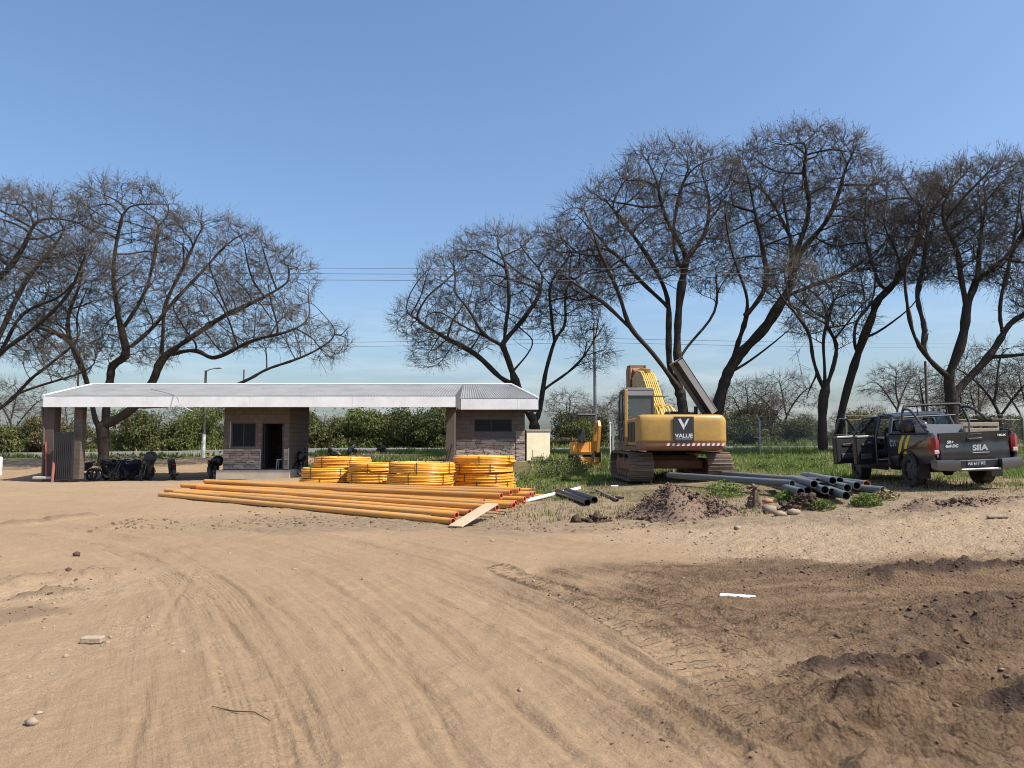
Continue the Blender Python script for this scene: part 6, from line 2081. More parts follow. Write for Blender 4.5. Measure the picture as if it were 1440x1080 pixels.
for s in (-.55, .53):
    mb.prism([(5.5 + p[0], .95 + p[1]) for p in prof], (s, 0, 0), (0, 1, 0), (0, 0, 1), (1, 0, 0), .02)
for a, b in zip(prof[:-1], prof[1:]):
    mb.quad((-.54, 5.5 + a[0], .95 + a[1]), (.54, 5.5 + a[0], .95 + a[1]), (.54, 5.5 + b[0], .95 + b[1]), (-.54, 5.5 + b[0], .95 + b[1]))
bk = mb.build('bucket', M['track_steel'], ex)
for k in range(5):
    MB().prism([(0, 0), (.22, .05), (0, .08)], (-.5 + k * .235, 5.6, .0), (0, 1, 0), (0, 0, 1), (1, 0, 0), .06).build('tooth', M['track_steel'], bk)

# ------------------------------------------------------------------ small excavator
MX = XW(820, 34.0)
mx = thing('mini_excavator', 'small orange excavator with open black canopy behind the shrubs', 'mini excavator', (MX, 34.0, Z(MX, 34.0)), PI + .25)
mx.scale = (.80, .85, 1.0)
sh2 = shoe_mesh(.30, .12)
make_track(mx, -.48, .30, -.80, .80, .20, 26, sh2)
make_track(mx, .48, .30, -.80, .80, .20, 26, sh2)
MB().box((0, 0, .36), (.7, .8, .18), b=.03).build('car_body', M['black_metal'], mx)
MB().prism([(-.55, -.75), (-.3, -.88), (.3, -.88), (.55, -.75), (.58, .3), (.4, .62), (-.4, .62), (-.58, .3)], (0, 0, .48), (1, 0, 0), (0, 1, 0), (0, 0, 1), .12).build('deck', M['mini_orange'], mx)
MB().prism([(-.55, -.72), (-.3, -.86), (.3, -.86), (.55, -.72), (.55, -.2), (-.55, -.2)], (0, 0, .60), (1, 0, 0), (0, 1, 0), (0, 0, 1), .46).build('engine_cover', M['mini_orange'], mx, 20)
MB().box((0, -.10, 1.08), (.46, .44, .10), b=.04).box((0, -.30, 1.36), (.44, .10, .50), b=.04).build('seat', M['fabric_dark'], mx)
for s in (-1, 1):
    MB().tube([(s * .50, -.62, 1.0), (s * .50, -.62, 2.25)], .032, 8).build('canopy_post', M['black_metal'], mx)
    MB().tube([(s * .50, .48, .6), (s * .50, .45, 2.25)], .028, 8).build('canopy_post', M['black_metal'], mx)
    MB().tube([(s * .26, .30, .6), (s * .26, .28, 1.22)], .015, 6).lathe([(.01, 0), (.03, .02), (.02, .06)], (s * .26, .28, 1.22), (0, 0, 1), 8).build('control_lever', M['black_metal'], mx)
MB().box((0, -.08, 2.29), (1.14, 1.30, .09), b=.04).build('canopy_roof', M['black_metal'], mx)
bm_ = MB()
pts = [(.70, .62), (1.05, 1.05), (1.15, 1.55), (1.45, 1.85), (1.9, 1.75)]
b2 = boxbeam([(.62, .70), (.95, 1.15), (1.05, 1.60), (1.30, 1.85), (1.62, 1.80)], .18, (.18, .24, .26, .22, .16)).build('boom', M['mini_orange'], mx, 25)
b2.location = (-.32, 0, 0)
a2 = boxbeam([(1.52, 1.98), (1.62, 1.75), (1.55, 1.3), (1.35, .62)], .15, (.12, .24, .2, .14)).build('arm', M['mini_orange'], mx, 25)
a2.location = (-.32, 0, 0)
c = MB().cyl((-.32, .72, .95), (-.32, 1.10, 1.35), .045).build('boom_cylinder', M['mini_orange'], mx)
MB().cyl((-.32, 1.10, 1.35), (-.32, 1.22, 1.62), .025).build('rod', M['chrome'], c)
mb = MB()
prof = [(0, 0), (-.22, -.02), (-.40, -.20), (-.42, -.40), (-.25, -.48), (.05, -.46)]
for s in (-.22, .20):
    mb.prism([(1.35 + p[0], .62 + p[1]) for p in prof], (-.32 + s, 0, 0), (0, 1, 0), (0, 0, 1), (1, 0, 0), .02)
for a, b in zip(prof[:-1], prof[1:]):
    mb.quad((-.53, 1.35 + a[0], .62 + a[1]), (-.11, 1.35 + a[0], .62 + a[1]), (-.11, 1.35 + b[0], .62 + b[1]), (-.53, 1.35 + b[0], .62 + b[1]))
mb.build('bucket', M['track_steel'], mx)
MB().box((0, 1.12, .22), (1.2, .05, .34), b=.02).tube([(-.3, .4, .32), (-.3, 1.1, .22)], .04, 6).tube([(.3, .4, .32), (.3, 1.1, .22)], .04, 6).build('dozer_blade', M['mini_orange'], mx)
# ------------------------------------------------------------------ pickup truck (origin: rear axle on the ground, y forward, x right)
def clear_glass():
    m = bpy.data.materials.new('window_glass')
    m.use_nodes = True
    n, l = m.node_tree.nodes, m.node_tree.links
    n.clear()
    out = n.new('ShaderNodeOutputMaterial')
    tr = n.new('ShaderNodeBsdfTransparent'); tr.inputs[0].default_value = (.42, .46, .46, 1)
    gl = n.new('ShaderNodeBsdfGlossy'); gl.inputs['Roughness'].default_value = .03; gl.inputs[0].default_value = (.9, .9, .9, 1)
    fr = n.new('ShaderNodeFresnel'); fr.inputs[0].default_value = 1.5
    mx_ = n.new('ShaderNodeMixShader')
    l.new(fr.outputs[0], mx_.inputs[0]); l.new(tr.outputs[0], mx_.inputs[1]); l.new(gl.outputs[0], mx_.inputs[2])
    l.new(mx_.outputs[0], out.inputs[0])
    return m
M['glass'] = clear_glass()
TYAW = math.radians(3.5)
TX, TY = 10.36, 17.65
_zl = [H(TX - .78, TY), H(TX + .78, TY), H(TX - .4, TY + 3.1), H(TX + 1.2, TY + 3.0)]
tk = thing('pickup_truck', 'dark grey double cab pickup with its two near side doors open', 'pickup truck', (TX, TY, 0.585), -TYAW)
tk.rotation_euler = (0.0, math.radians(-2.6), -TYAW)
hw = .92
def arch(cy, r, n=10, a0=0.12, a1=PI - 0.12):
    return [(cy + r * math.cos(a), .40 + r * math.sin(a)) for a in np.linspace(a0, a1, n)]
RW, WZ = .385, .385
# wheels
def wheel_set(x, y):
    s = 1 if x > 0 else -1
    w = MB().lathe([(.05, -.10), (.24, -.10), (.25, .02), (.20, .08), (.05, .09)], (x, y, WZ), (s, 0, 0), 24).build('wheel', M['grey_plastic'], tk)
    MB().lathe([(.245, -.12), (.33, -.135), (.37, -.125), (RW, -.09), (RW, .09), (.37, .125), (.33, .135), (.245, .12), (.235, 0)], (x, y, WZ), (s, 0, 0), 32).build('tyre', M['rubber'], w)
    mb = MB()
    for k in range(6):
        a = 2 * PI * k / 6
        c = Vector((x + s * .085, y + .14 * math.cos(a), WZ + .14 * math.sin(a)))
        mb.box(c, (.03, .055, .20), Matrix.Rotation(-a + PI / 2, 3, 'X').inverted(), b=.008)
    mb.lathe([(.02, .10), (.055, .095), (.06, .07)], (x, y, WZ), (s, 0, 0), 12)
    mb.build('rim', M['dull_steel'], w)
for x in (-.775, .775):
    for y in (0, 3.085):
        wheel_set(x, y)
# load bed sides with wheel arches, slightly bulged
def side_panel(outline, s, prof, name='bed_side', m='truck_paint', th=.05):
    """outline in (y, z); prof(z) gives outward x"""
    bm = bmesh.new()
    vs = [bm.verts.new((0, y, z)) for y, z in outline]
    f = bm.faces.new(vs)
    bmesh.ops.triangulate(bm, faces=[f])
    # slice in z so the panel can bulge
    for zc in np.arange(.5, 1.35, .1):
        bmesh.ops.bisect_plane(bm, geom=bm.verts[:] + bm.edges[:] + bm.faces[:], plane_co=(0, 0, zc), plane_no=(0, 0, 1))
    for v in bm.verts:
        v.co.x = s * prof(v.co.z)
    ret = bmesh.ops.extrude_face_region(bm, geom=bm.faces[:])
    for v in [q for q in ret['geom'] if isinstance(q, bmesh.types.BMVert)]:
        v.co.x -= s * th
    bmesh.ops.recalc_face_normals(bm, faces=bm.faces)
    me = bpy.data.meshes.new(name)
    bm.to_mesh(me); bm.free()
    me.materials.append(M[m])
    me.shade_smooth(); me.set_sharp_from_angle(angle=math.radians(28))
    return link(name, me, tk)
def bprof(z):
    return .925 - .10 * ((z - .92) / .42) ** 2
bed_out = [(.93, .50), (.93, 1.255), (-1.18, 1.235), (-1.235, 1.05), (-1.20, .62), (-.60, .50)] + list(reversed(arch(0, .47)))
bed_out = [(.93, 1.255), (-1.17, 1.24), (-1.215, 1.05), (-1.19, .62), (-.55, .52)] + list(reversed(arch(0, .47, a0=.22, a1=PI - .22))) + [(.60, .46), (.93, .46)]
for s in (-1, 1):
    side_panel(bed_out, s, bprof)
    MB().tube([(s * .925, y, z) for y, z in arch(0, .475, 14, .2, PI - .2)], .032, 6).build('wheel_flare', M['truck_dark'], tk)
    MB().tube([(s * .90, 3.085 + y, z) for y, z in arch(0, .475, 14, .2, PI - .2)], .032, 6).build('wheel_flare', M['truck_dark'], tk)
    MB().box((s * .80, -.55, .38), (.26, .02, .34), b=.005).build('mud_flap', M['truck_dark'], tk)
    MB().box((s * .86, -.12, 1.265), (.09, 2.05, .03), b=.01).build('bed_rail', M['truck_dark'], tk)
MB().box((0, -.1, .68), (1.64, 2.05, .05)).box((0, .92, .97), (1.62, .04, .56)).box((-.78, -.1, .95), (.04, 2.0, .5)).box((.78, -.1, .95), (.04, 2.0, .5)).box((-.66, 0, .78), (.2, .9, .18), b=.03).box((.66, 0, .78), (.2, .9, .18), b=.03).build('bed_liner', M['truck_dark'], tk)
# tailgate
rings = []
for x in (-.745, -.735, -.4, 0, .4, .735, .745):
    c = .02 * (x / .74) ** 2
    e = .012 if abs(x) > .74 else 0
    rings.append([Vector((x, y + c, z)) for y, z in ((-1.225 + e, .64), (-1.238 + e, .70), (-1.245 + e, .86), (-1.225 + e, .98), (-1.232 + e, 1.14), (-1.262 + e, 1.225), (-1.262 + e, 1.25), (-1.20, 1.255), (-1.17, 1.24), (-1.17, .64))])
tg = MB().loft(rings).build('tailgate', M['truck_paint'], tk, 30)
MB().box((0, -1.245, 1.085), (.34, .03, .085), b=.012).build('handle_recess', M['truck_dark'], tg)
MB().box((0, -1.262, 1.10), (.28, .025, .035), b=.01).build('handle', M['truck_paint'], tg)
MB().box((0, -1.27, 1.20), (.30, .012, .022), b=.004).build('brake_light', M['truck_dark'], tg)
lt = link('lettering', text_mesh('SIIA', .175, M['letter_white'], .002, .006, sx=1.15), tg, (.10, -1.249, .895)); lt.rotation_euler = (PI / 2 + .12, 0, 0)
MB().box((.11, -1.2525, .795), (.36, .004, .012)).build('underline', M['letter_white'], tg)
lt = link('lettering', text_mesh('HILUX', .06, M['letter_white'], .002, .002), tg, (.58, -1.252, 1.155)); lt.rotation_euler = (PI / 2 - .2, 0, 0)
lt = link('lettering', text_mesh('SR+', .085, M['letter_white'], .002, .002, .2), tg, (-.53, -1.243, 1.045)); lt.rotation_euler = (PI / 2 - .1, 0, 0)
lt = link('lettering', text_mesh('4x4 DC', .085, M['letter_white'], .002, .004, .2), tg, (-.50, -1.238, .955)); lt.rotation_euler = (PI / 2, 0, 0)
# tail lights
for s in (-1, 1):
    tl = MB()
    rings = []
    for z, a, b in ((.77, .81, .915), (.81, .775, .922), (.95, .765, .925), (1.10, .770, .920), (1.17, .82, .90)):
        rings.append([Vector((s * a, -1.245, z)), Vector((s * (a + b) / 2, -1.262, z)), Vector((s * b, -1.22, z)), Vector((s * (b + .006), -1.08, z + .02)), Vector((s * a, -1.08, z + .02))])
    tl.loft(rings)
    t_ = tl.build('tail_light', M['tail_red'], tk, 30)
    MB().box((s * .84, -1.262, .84), (.10, .016, .08), b=.01).build('reversing_lens', M['tail_clear'], t_)
# bumper with step and plate
rings = []
for x, zt, zb_, y in ((-.93, .66, .50, -1.15), (-.90, .665, .44, -1.36), (-.5, .65, .42, -1.42), (-.44, .645, .42, -1.43)):
    rings.append([Vector((x, y, zt)), Vector((x, y - .01, (zt + zb_) / 2)), Vector((x, y + .02, zb_)), Vector((x, -1.14, zb_)), Vector((x, -1.14, zt))])
MB().loft(rings).build('bumper', M['bumper_chrome'], tk, 40)
MB().loft([[Vector((-p.x, p.y, p.z)) for p in r_] for r_ in rings]).build('bumper', M['bumper_chrome'], tk, 40)
MB().box((0, -1.30, .43), (.86, .24, .06), b=.02).build('bumper_step', M['bumper_chrome'], tk)
MB().box((0, -1.27, .55), (.86, .10, .18), b=.01).build('plate_holder', M['truck_dark'], tk)
pl = MB().box((-.05, -1.325, .56), (.40, .012, .13), b=.004).build('licence_plate', M['panel_black'], tk)
lt = link('lettering', text_mesh('AE 617 KE', .085, M['letter_white'], .001, .001), pl, (-.05, -1.3325, .56)); lt.rotation_euler = (PI / 2, 0, 0)
# chassis
MB().box((-.42, 1.2, .45), (.10, 4.6, .14)).box((.42, 1.2, .45), (.10, 4.6, .14)).cyl((-.75, 0, WZ), (.75, 0, WZ), .06).cyl((-.75, 3.085, WZ), (.75, 3.085, WZ), .05).lathe([(.05, -.15), (.15, -.06), (.15, .06), (.05, .15)], (0, 0, WZ), (1, 0, 0), 14).tube([(.25, 1.8, .40), (.30, -.3, .42), (.5, -1.1, .40)], .035, 8).box((0, 1.7, .42), (1.0, .5, .2), b=.04).build('chassis', M['black_metal'], tk)
# cab shell
sec = [(1.02, .50), (1.02, 1.25), (1.08, 1.30), (1.20, 1.72), (1.42, 1.775), (1.9, 1.785), (2.25, 1.735), (2.98, 1.215), (3.10, 1.17)]
MB().prism([(-hw + .06, .44), (hw - .06, .44), (hw - .06, .54), (-hw + .06, .54)], (0, 1.0, 0), (1, 0, 0), (0, 0, 1), (0, 1, 0), 1.95).build('cab_floor', M['truck_dark'], tk)
for s in (-1, 1):
    MB().tube([(s * .92, 1.1, .40), (s * .92, 2.6, .40)], .045, 8).build('side_step', M['truck_dark'], tk)
# roof (lofted, narrower than the waist)
rings = []
for y, z, w_ in ((1.14, 1.70, .66), (1.25, 1.765, .69), (1.6, 1.79, .70), (2.0, 1.775, .69), (2.28, 1.71, .66)):
    rings.append([Vector((-w_, y, z - .05)), Vector((-w_ * .96, y, z - .01)), Vector((-w_ * .5, y, z + .015)), Vector((w_ * .5, y, z + .015)), Vector((w_ * .96, y, z - .01)), Vector((w_, y, z - .05)), Vector((w_ * .9, y, z - .06)), Vector((-w_ * .9, y, z - .06))])
roof_t = MB().loft(rings).build('roof', M['truck_paint'], tk, 40)
for s in (-1, 1):
    MB().tube([(s * .69, 1.15, 1.68), (s * .82, 1.04, 1.25), (s * .87, 1.03, .55)], .045, 8).build('pillar', M['truck_paint'], tk)
    MB().tube([(s * .70, 1.80, 1.74), (s * .86, 1.79, 1.22), (s * .88, 1.79, .52)], .045, 8).build('pillar', M['truck_paint'], tk)
    MB().tube([(s * .67, 2.26, 1.70), (s * .78, 2.62, 1.44), (s * .86, 2.95, 1.19)], .04, 8).build('pillar', M['truck_paint'], tk)
    MB().tube([(s * .69, 1.14, 1.715), (s * .70, 1.8, 1.745), (s * .67, 2.26, 1.70)], .032, 6).build('roof_rail', M['truck_paint'], tk)
    MB().box((s * .87, 1.0, .9), (.06, .10, .78)).build('pillar', M['truck_paint'], tk)
rb = MB().box((0, 1.03, .90), (1.62, .05, .76))
rb.box((0, 1.06, 1.30), (1.5, .04, .06)).build('cab_rear_wall', M['truck_paint'], tk)
MB().quad((-.70, 1.055, 1.31), (.70, 1.055, 1.31), (.60, 1.15, 1.69), (-.60, 1.15, 1.69)).build('rear_window', M['glass'], tk)
MB().quad((-.80, 2.96, 1.20), (.80, 2.96, 1.20), (.64, 2.29, 1.70), (-.64, 2.29, 1.70)).build('windscreen', M['glass'], tk)
# front: fenders, bonnet, nose
fr_out = [(2.78, 1.16), (3.2, 1.12), (3.85, 1.02), (4.02, .90), (4.05, .55), (3.70, .50)] + [(3.085 + y, z) for y, z in arch(0, .47, a0=.22, a1=PI - .22)] + [(2.62, .46), (2.62, .8)]
for s in (-1, 1):
    side_panel(fr_out, s, lambda z: .91 - .10 * ((z - .85) / .42) ** 2, 'front_fender')
rings = []
for y, z, w_ in ((2.9, 1.17, .82), (3.3, 1.13, .82), (3.8, 1.05, .80), (3.98, .97, .76)):
    rings.append([Vector((-w_, y, z - .03)), Vector((-w_ * .6, y, z + .03)), Vector((w_ * .6, y, z + .03)), Vector((w_, y, z - .03)), Vector((w_ * .9, y, z - .08)), Vector((-w_ * .9, y, z - .08))])
MB().loft(rings).build('bonnet', M['truck_paint'], tk, 40)
MB().box((0, 4.02, .75), (1.62, .12, .50), b=.05).build('front_bumper', M['truck_paint'], tk)
MB().box((0, 3.3, .80), (1.5, .9, .4), b=.05).build('engine_block', M['black_metal'], tk)
# right side doors, closed
for nm, y0, y1 in (('door', 1.06, 1.77), ('door', 1.82, 2.68)):
    d = MB().box((.885, (y0 + y1) / 2, .86), (.05, y1 - y0, .76), b=.012).build(nm, M['truck_paint'], tk)
    top0, top1 = (1.68, 1.70)
    MB().quad((.86, y0 + .05, 1.25), (.86, y1 - .03 + (.22 if y0 > 1.5 else 0), 1.25), (.71, y1 - .05 - (.35 if y0 > 1.5 else 0), 1.67), (.71, y0 + .12, 1.67)).build('window', M['glass'], d)
    MB().box((.92, y0 + .12, 1.08), (.03, .14, .03), b=.008).build('handle', M['truck_dark'], d)
# left doors, open: built closed along y then swung about the front hinge
def open_door(hy, L, ang, front):
    d = thing_part('door', (-.89, hy, 0), -ang)
    # local: hinge at origin, door runs towards -y, outside is -x, z from ground
    body = MB()
    body.box((0, -L / 2, .87), (.09, L, .74), b=.02)
    b_ = body.build('door', M['truck_paint'], tk)
    b_.location = (-.90, hy, 0)
    b_.rotation_euler = (0, 0, -ang)
    MB().box((.052, -L / 2, .86), (.03, L * .88, .62), b=.012).box((.075, -L * .45, 1.0), (.04, L * .6, .07), b=.015).build('inner_lining', M['truck_dark'], b_)
    MB().box((.062, -L / 2, 1.215), (.05, L * .84, .06), b=.015).build('sill_trim', M['silver_trim'], b_)
    MB().box((.085, -L * .35, 1.06), (.02, .10, .03), b=.006).build('inner_handle', M['silver_trim'], b_)
    MB().box((.08, -L * .55, .70), (.03, L * .5, .14), b=.02).build('door_pocket', M['grey_plastic'], b_)
    # window frame, leaning inwards to the roof
    o = L * .95
    if front:
        fr = [(0, -.03, 1.24), (.08, -.28, 1.44), (.185, -.60, 1.70), (.19, -o + .06, 1.72), (.0, -o, 1.24)]
    else:
        fr = [(0, -.03, 1.24), (.185, -.05, 1.72), (.185, -o * .72, 1.70), (.10, -o * .92, 1.46), (.0, -o, 1.24)]
    MB().tube([Vector(p) for p in fr], .030, 7).build('window_frame', M['truck_paint'], b_)
    g = MB().add([Vector(p) for p in fr], [tuple(range(len(fr)))])
    g.build('window', M['glass'], b_)
    MB().box((-.06, -L + .12, 1.06), (.03, .14, .03), b=.008).build('handle', M['truck_dark'], b_)
    if front:
        MB().box((-.16, -.16, 1.28), (.20, .08, .15), b=.03).tube([(-.03, -.14, 1.22), (-.12, -.16, 1.25)], .02, 6).build('mirror', M['truck_dark'], b_)
    return b_
def thing_part(*a):
    return None
open_door(2.72, .95, math.radians(66), True)
open_door(1.80, .74, math.radians(64), False)
# interior
for s in (-1, 1):
    MB().box((s * .38, 2.05, .78), (.50, .50, .16), b=.05).build('seat', M['fabric_dark'], tk)
    MB().box((s * .38, 1.82, 1.12), (.48, .14, .60), Matrix.Rotation(.18, 3, 'X'), b=.05).box((s * .38, 1.76, 1.50), (.24, .09, .18), b=.04).build('seat_back', M['fabric_dark'], tk)
MB().box((0, 1.30, .74), (1.4, .45, .16), b=.05).box((0, 1.14, 1.05), (1.4, .14, .56), b=.05).build('rear_bench', M['fabric_dark'], tk)
MB().box((0, 2.72, 1.06), (1.55, .34, .24), b=.06).build('dashboard', M['truck_dark'], tk)
MB().tube([(-.38 + .18 * math.cos(a), 2.46 + .06 * math.sin(a), 1.13 + .17 * math.sin(a)) for a in np.linspace(0, 2 * PI, 18, endpoint=False)], .016, 6, closed=True).build('steering_wheel', M['truck_dark'], tk)
# stripes and number on the bed side
for k, (y, m) in enumerate(((.16, 'stripe_yellow'), (-.12, 'stripe_yellow'))):
    mb = MB()
    pts = []
    for t in np.linspace(0, 1, 6):
        z = .78 + t * .44
        yy = y + .20 * (1 - t) - (.0 if k else .0)
        x = -(bprof(z) + .004)
        pts.append((Vector((x, yy - .075, z)), Vector((x, yy + .075, z))))
    V = [p for q in pts for p in q]
    mb.add(V, [(2 * i, 2 * i + 1, 2 * i + 3, 2 * i + 2) for i in range(5)])
    mb.build('side_stripe', M[m], tk)
mb = MB()
lt = link('lettering', text_mesh('C11', .20, M['letter_white'], .002, .002), tk, (-.930, .66, 1.02)); lt.rotation_euler = (PI / 2, 0, -PI / 2)
# sports bar over the load bed
top = 1.93
MB().tube([tuple(p) for p in smooth_path([(-.80, .30, 1.28), (-.76, .40, 1.60), (-.68, .48, top - .05), (-.50, .50, top), (.50, .50, top), (.68, .48, top - .05), (.76, .40, 1.60), (.80, .30, 1.28)], 42)], .033, 9).build('sports_bar', M['black_metal'], tk)
for s in (-1, 1):
    MB().tube([tuple(p) for p in smooth_path([(s * .70, .46, top - .08), (s * .72, .05, 1.80), (s * .77, -.55, 1.45), (s * .80, -.85, 1.29)], 18)], .028, 8).build('sports_bar_stay', M['black_metal'], tk)
MB().tube([(-.70, .47, 1.66), (.70, .47, 1.66)], .02, 6).tube([(-.35, .48, 1.66), (-.35, .50, top)], .014, 6).tube([(.35, .48, 1.66), (.35, .50, top)], .014, 6).build('bar_grille', M['black_metal'], tk)

# ------------------------------------------------------------------ load on the truck
def tw_(p):
    return tk.matrix_basis @ Vector(p)
def on_truck(mb, name, mats, label, cat, c, rz=0.0):
    o = mb.build(name, mats, None, 30, tw_(c))
    o.rotation_euler = (0, 0, -TYAW + rz)
    return tag(o, label, cat)
on_truck(MB().loft([[Vector((sx * w_, sy * .28, z)) for sx, sy in ((-1, -1), (1, -1), (1, 1), (-1, 1))] for z, w_ in ((0, .36), (.68, .40), (.70, .42), (.74, .42))]), 'plastic_tub', M['plastic_grey'], 'grey plastic tub standing in the pickup bed', 'tub', (-.38, -.45, .71))
cr = thing('wooden_crate', 'pale wooden crate frame standing in the pickup bed beside the tub', 'crate', tw_((.42, -.62, .71)), -TYAW)
for sx in (-1, 1):
    for sy in (-1, 1):
        MB().box((sx * .30, sy * .2, .37), (.05, .05, .74), b=.006).build('post', M['crate_wood'], cr)
for z in (.12, .34, .56, .70):
    MB().box((0, -.235, z), (.64, .02, .09), b=.005).build('slat', M['crate_wood'], cr)
    MB().box((0, .235, z), (.64, .02, .09), b=.005).build('slat', M['crate_wood'], cr)
p = tw_((.02, -.55, 1.08)); lumpy('sack', 'dark sack slumped between the tub and the crate in the pickup bed', 'bag', p, (.13, .2, .36), 'fabric_dark', 14)
p = tw_((-.05, .2, 1.12)); lumpy('tarpaulin', 'dark folded tarpaulin heaped behind the pickup cab', 'tarpaulin', p, (.55, .35, .26), 'fabric_dark', 17)
p = tw_((-.62, .2, 1.40)); lumpy('tool_bag', 'black bundle of straps hung over the pickup bed side', 'bag', p, (.22, .36, .20), 'plastic_black', 21)
p = tw_((.68, -.35, 1.45))
o = on_truck(MB().box((0, 0, .05), (.30, .9, .05), b=.01).box((0, 0, -.04), (.28, .84, .03), b=.01).box((-.1, .3, 0), (.03, .03, .12)).box((-.1, -.3, 0), (.03, .03, .12)).box((.1, .3, -.08), (.03, .03, .22)).box((.1, -.3, -.08), (.03, .03, .22)), 'tool_rack', M['black_metal'], 'black metal rack on the far rail of the pickup bed', 'rack', (.80, -.35, 1.44))
# ------------------------------------------------------------------ orange pipes
def pipe_thing(name, label, cat, p0, p1, ro, ri, mats, group, end_at=1, segs=8, sag=None, n=14):
    p0, p1 = Vector(p0), Vector(p1)
    c = p0.lerp(p1, .5)
    t = thing(name, label, cat, tuple(c), 0, group)
    mb = MB().pipe(p0 - c, p1 - c, ro, ri, n, 0, 0, 1, tuple(sag) if sag else None, segs)
    mb.build('tube', [mats[0], mats[1]], t, 50)
    d = (p1 - p0).normalized()
    for e in (0, 1):
        q = (p1 if e else p0) - c
        s = 1 if e else -1
        MB().pipe(q - d * s * .06, q + d * s * .004, ro + .0015, ri - .001, n, 0, 0, 1).build('cut_end', [mats[2], mats[1]], t, 50)
    return t
OM = (M['orange_pipe'], M['orange_in'], M['orange_cut'])
OG = 'orange pipes in the stack'
pr = random.Random(21)
RO = .068
placed = []
def along(R, dirn, L):
    return R + dirn * L
def add_orange(rx, ry, ang, L, level, label, jit=0.0):
    d = Vector((-math.cos(ang), math.sin(ang), 0))
    R = Vector((rx, ry, 0))
    Lp = R + d * L
    zs = [Z(R.x + (Lp.x - R.x) * t, R.y + (Lp.y - R.y) * t) for t in np.linspace(0, 1, 13)]
    A = np.polyfit(np.linspace(0, 1, 13), zs, 1)
    fit = [A[1] + A[0] * t for t in np.linspace(0, 1, 13)]
    lift = max(max(z - f for z, f in zip(zs, fit)), 0) - .02
    z0, z1 = A[1] + lift, A[1] + A[0] + lift
    up = RO + level * RO * 1.82 + jit
    return pipe_thing('orange_pipe', label, 'pipe', (Lp.x, Lp.y, z1 + up), (R.x, R.y, z0 + up), RO, RO - .011, OM, OG, sag=(pr.uniform(-.10, .10), pr.uniform(-.10, .10), -.02 if level else 0.0))
_base = 'long orange pipe on the ground within the pipe stack'
_mid = 'long orange pipe lying across the lower pipes of the stack'
x0, y0 = G(637, 738)
add_orange(x0, y0, math.radians(39.5), 11.6, 0, 'orange pipe lying on its own along the near edge of the stack')
xb_, yb_ = G(600, 736)
add_orange(xb_ + .02, yb_ + .30, math.radians(38.0), 11.0, 0, 'dusty orange pipe second from the near edge of the stack, ending short of the first')
NB = 13
for k in range(NB):
    t = k / (NB - 1)
    rx = -0.95 + 1.35 * t + pr.uniform(-.35, .3)
    ry = 15.65 + 3.9 * t + pr.uniform(-.04, .04)
    add_orange(rx, ry, math.radians(37.5 - 10 * t + pr.uniform(-1.6, 1.6)), 11.8 + pr.uniform(-.4, .4), 0, _base)
for k in range(8):
    t = k / 7
    rx = -0.55 + .95 * t + pr.uniform(-.7, .5)
    ry = 16.0 + 3.2 * t + pr.uniform(-.1, .1)
    add_orange(rx, ry, math.radians(36 - 7 * t + pr.uniform(-4.5, 4.5)), 11.8, 1, _mid)
for k in range(3):
    add_orange(-.25 + .22 * k, 17.4 + .75 * k, math.radians(34 - 3 * k + pr.uniform(-2, 2)), 11.6, 2, 'orange pipe on the very top of the stack')
for px, py, L in ((764, 706, 9.0), (748, 697, 9.0)):
    x, y = G(px, py, .03)
    add_orange(x, y, math.radians(24), L, 0, 'orange pipe poking out beyond the other ends of the stack')
# board leaning on the pipe ends
pA, pB = P(640, 744, 14.2), P(692, 716, 15.6)
za, zb2 = Z(pA.x, pA.y), .30
d = Vector((pB.x - pA.x, pB.y - pA.y, zb2 - za))
L = d.length
ob = MB().box((L / 2, 0, .015), (L, .30, .03), b=.006).build('ramp_board', M['board'], None, 30, (pA.x, pA.y, za + .01))
ob.rotation_euler = (0, -math.asin((zb2 - za) / L), math.atan2(d.y, d.x))
tag(ob, 'tan plywood board propped against the near pipe ends', 'board')

# ------------------------------------------------------------------ coils of yellow pipe
def coil_mesh(seed, rows=6, layers=5, R0=.99, r=.031):
    g = np.random.default_rng(seed)
    mb = MB()
    for j in range(rows):
        for i in range(layers):
            if 0 < j < rows - 1 and 0 < i < layers - 1 and i < layers - 2:
                continue
            rad = R0 - i * r * 1.95 - abs(g.normal(0, .012)) - .02 * (j % 2)
            z0 = r + j * r * 1.93
            ph, tl, ecc = g.uniform(0, 6.28), g.normal(0, .008), g.normal(0, .010)
            pts = [(rad * math.cos(a) * (1 + ecc * math.cos(2 * a + ph)), rad * math.sin(a) * (1 + ecc * math.cos(2 * a + ph)), z0 + tl * math.cos(a + ph) + .005 * math.sin(3 * a + ph)) for a in np.linspace(0, 2 * PI, 44, endpoint=False)]
            mb.tube(pts, r, 7, closed=True)
    # loose end of the pipe, tucked along the outside
    mb.tube([((R0 + .035) * math.cos(a), (R0 + .035) * math.sin(a), .09 + .05 * (a - .3)) for a in np.linspace(.3, 1.5, 12)], r, 7)
    return mb.mesh('pipe_winding', M['coil'], 60)
def strap_mesh(rows=6, layers=5, R0=.99, r=.031):
    w, hh = layers * r * 1.95 + .012, rows * r * 1.93 + .004
    mb = MB()
    ro, ri = R0 + r + .006, R0 - w + r - .01
    pts = [(ro, -.002), (ro, hh + .012), (ri, hh + .012), (ri, -.002)]
    for a, b in zip(pts, pts[1:] + pts[:1]):
        c = Vector(((a[0] + b[0]) / 2, 0, (a[1] + b[1]) / 2))
        mb.box(c, (abs(a[0] - b[0]) + .008, .022, abs(a[1] - b[1]) + .008))
    return mb.mesh('strap', M['black_metal'])
CM = [coil_mesh(400 + k) for k in range(3)]
SM = strap_mesh()
CH = 6 * .031 * 1.93 + .015
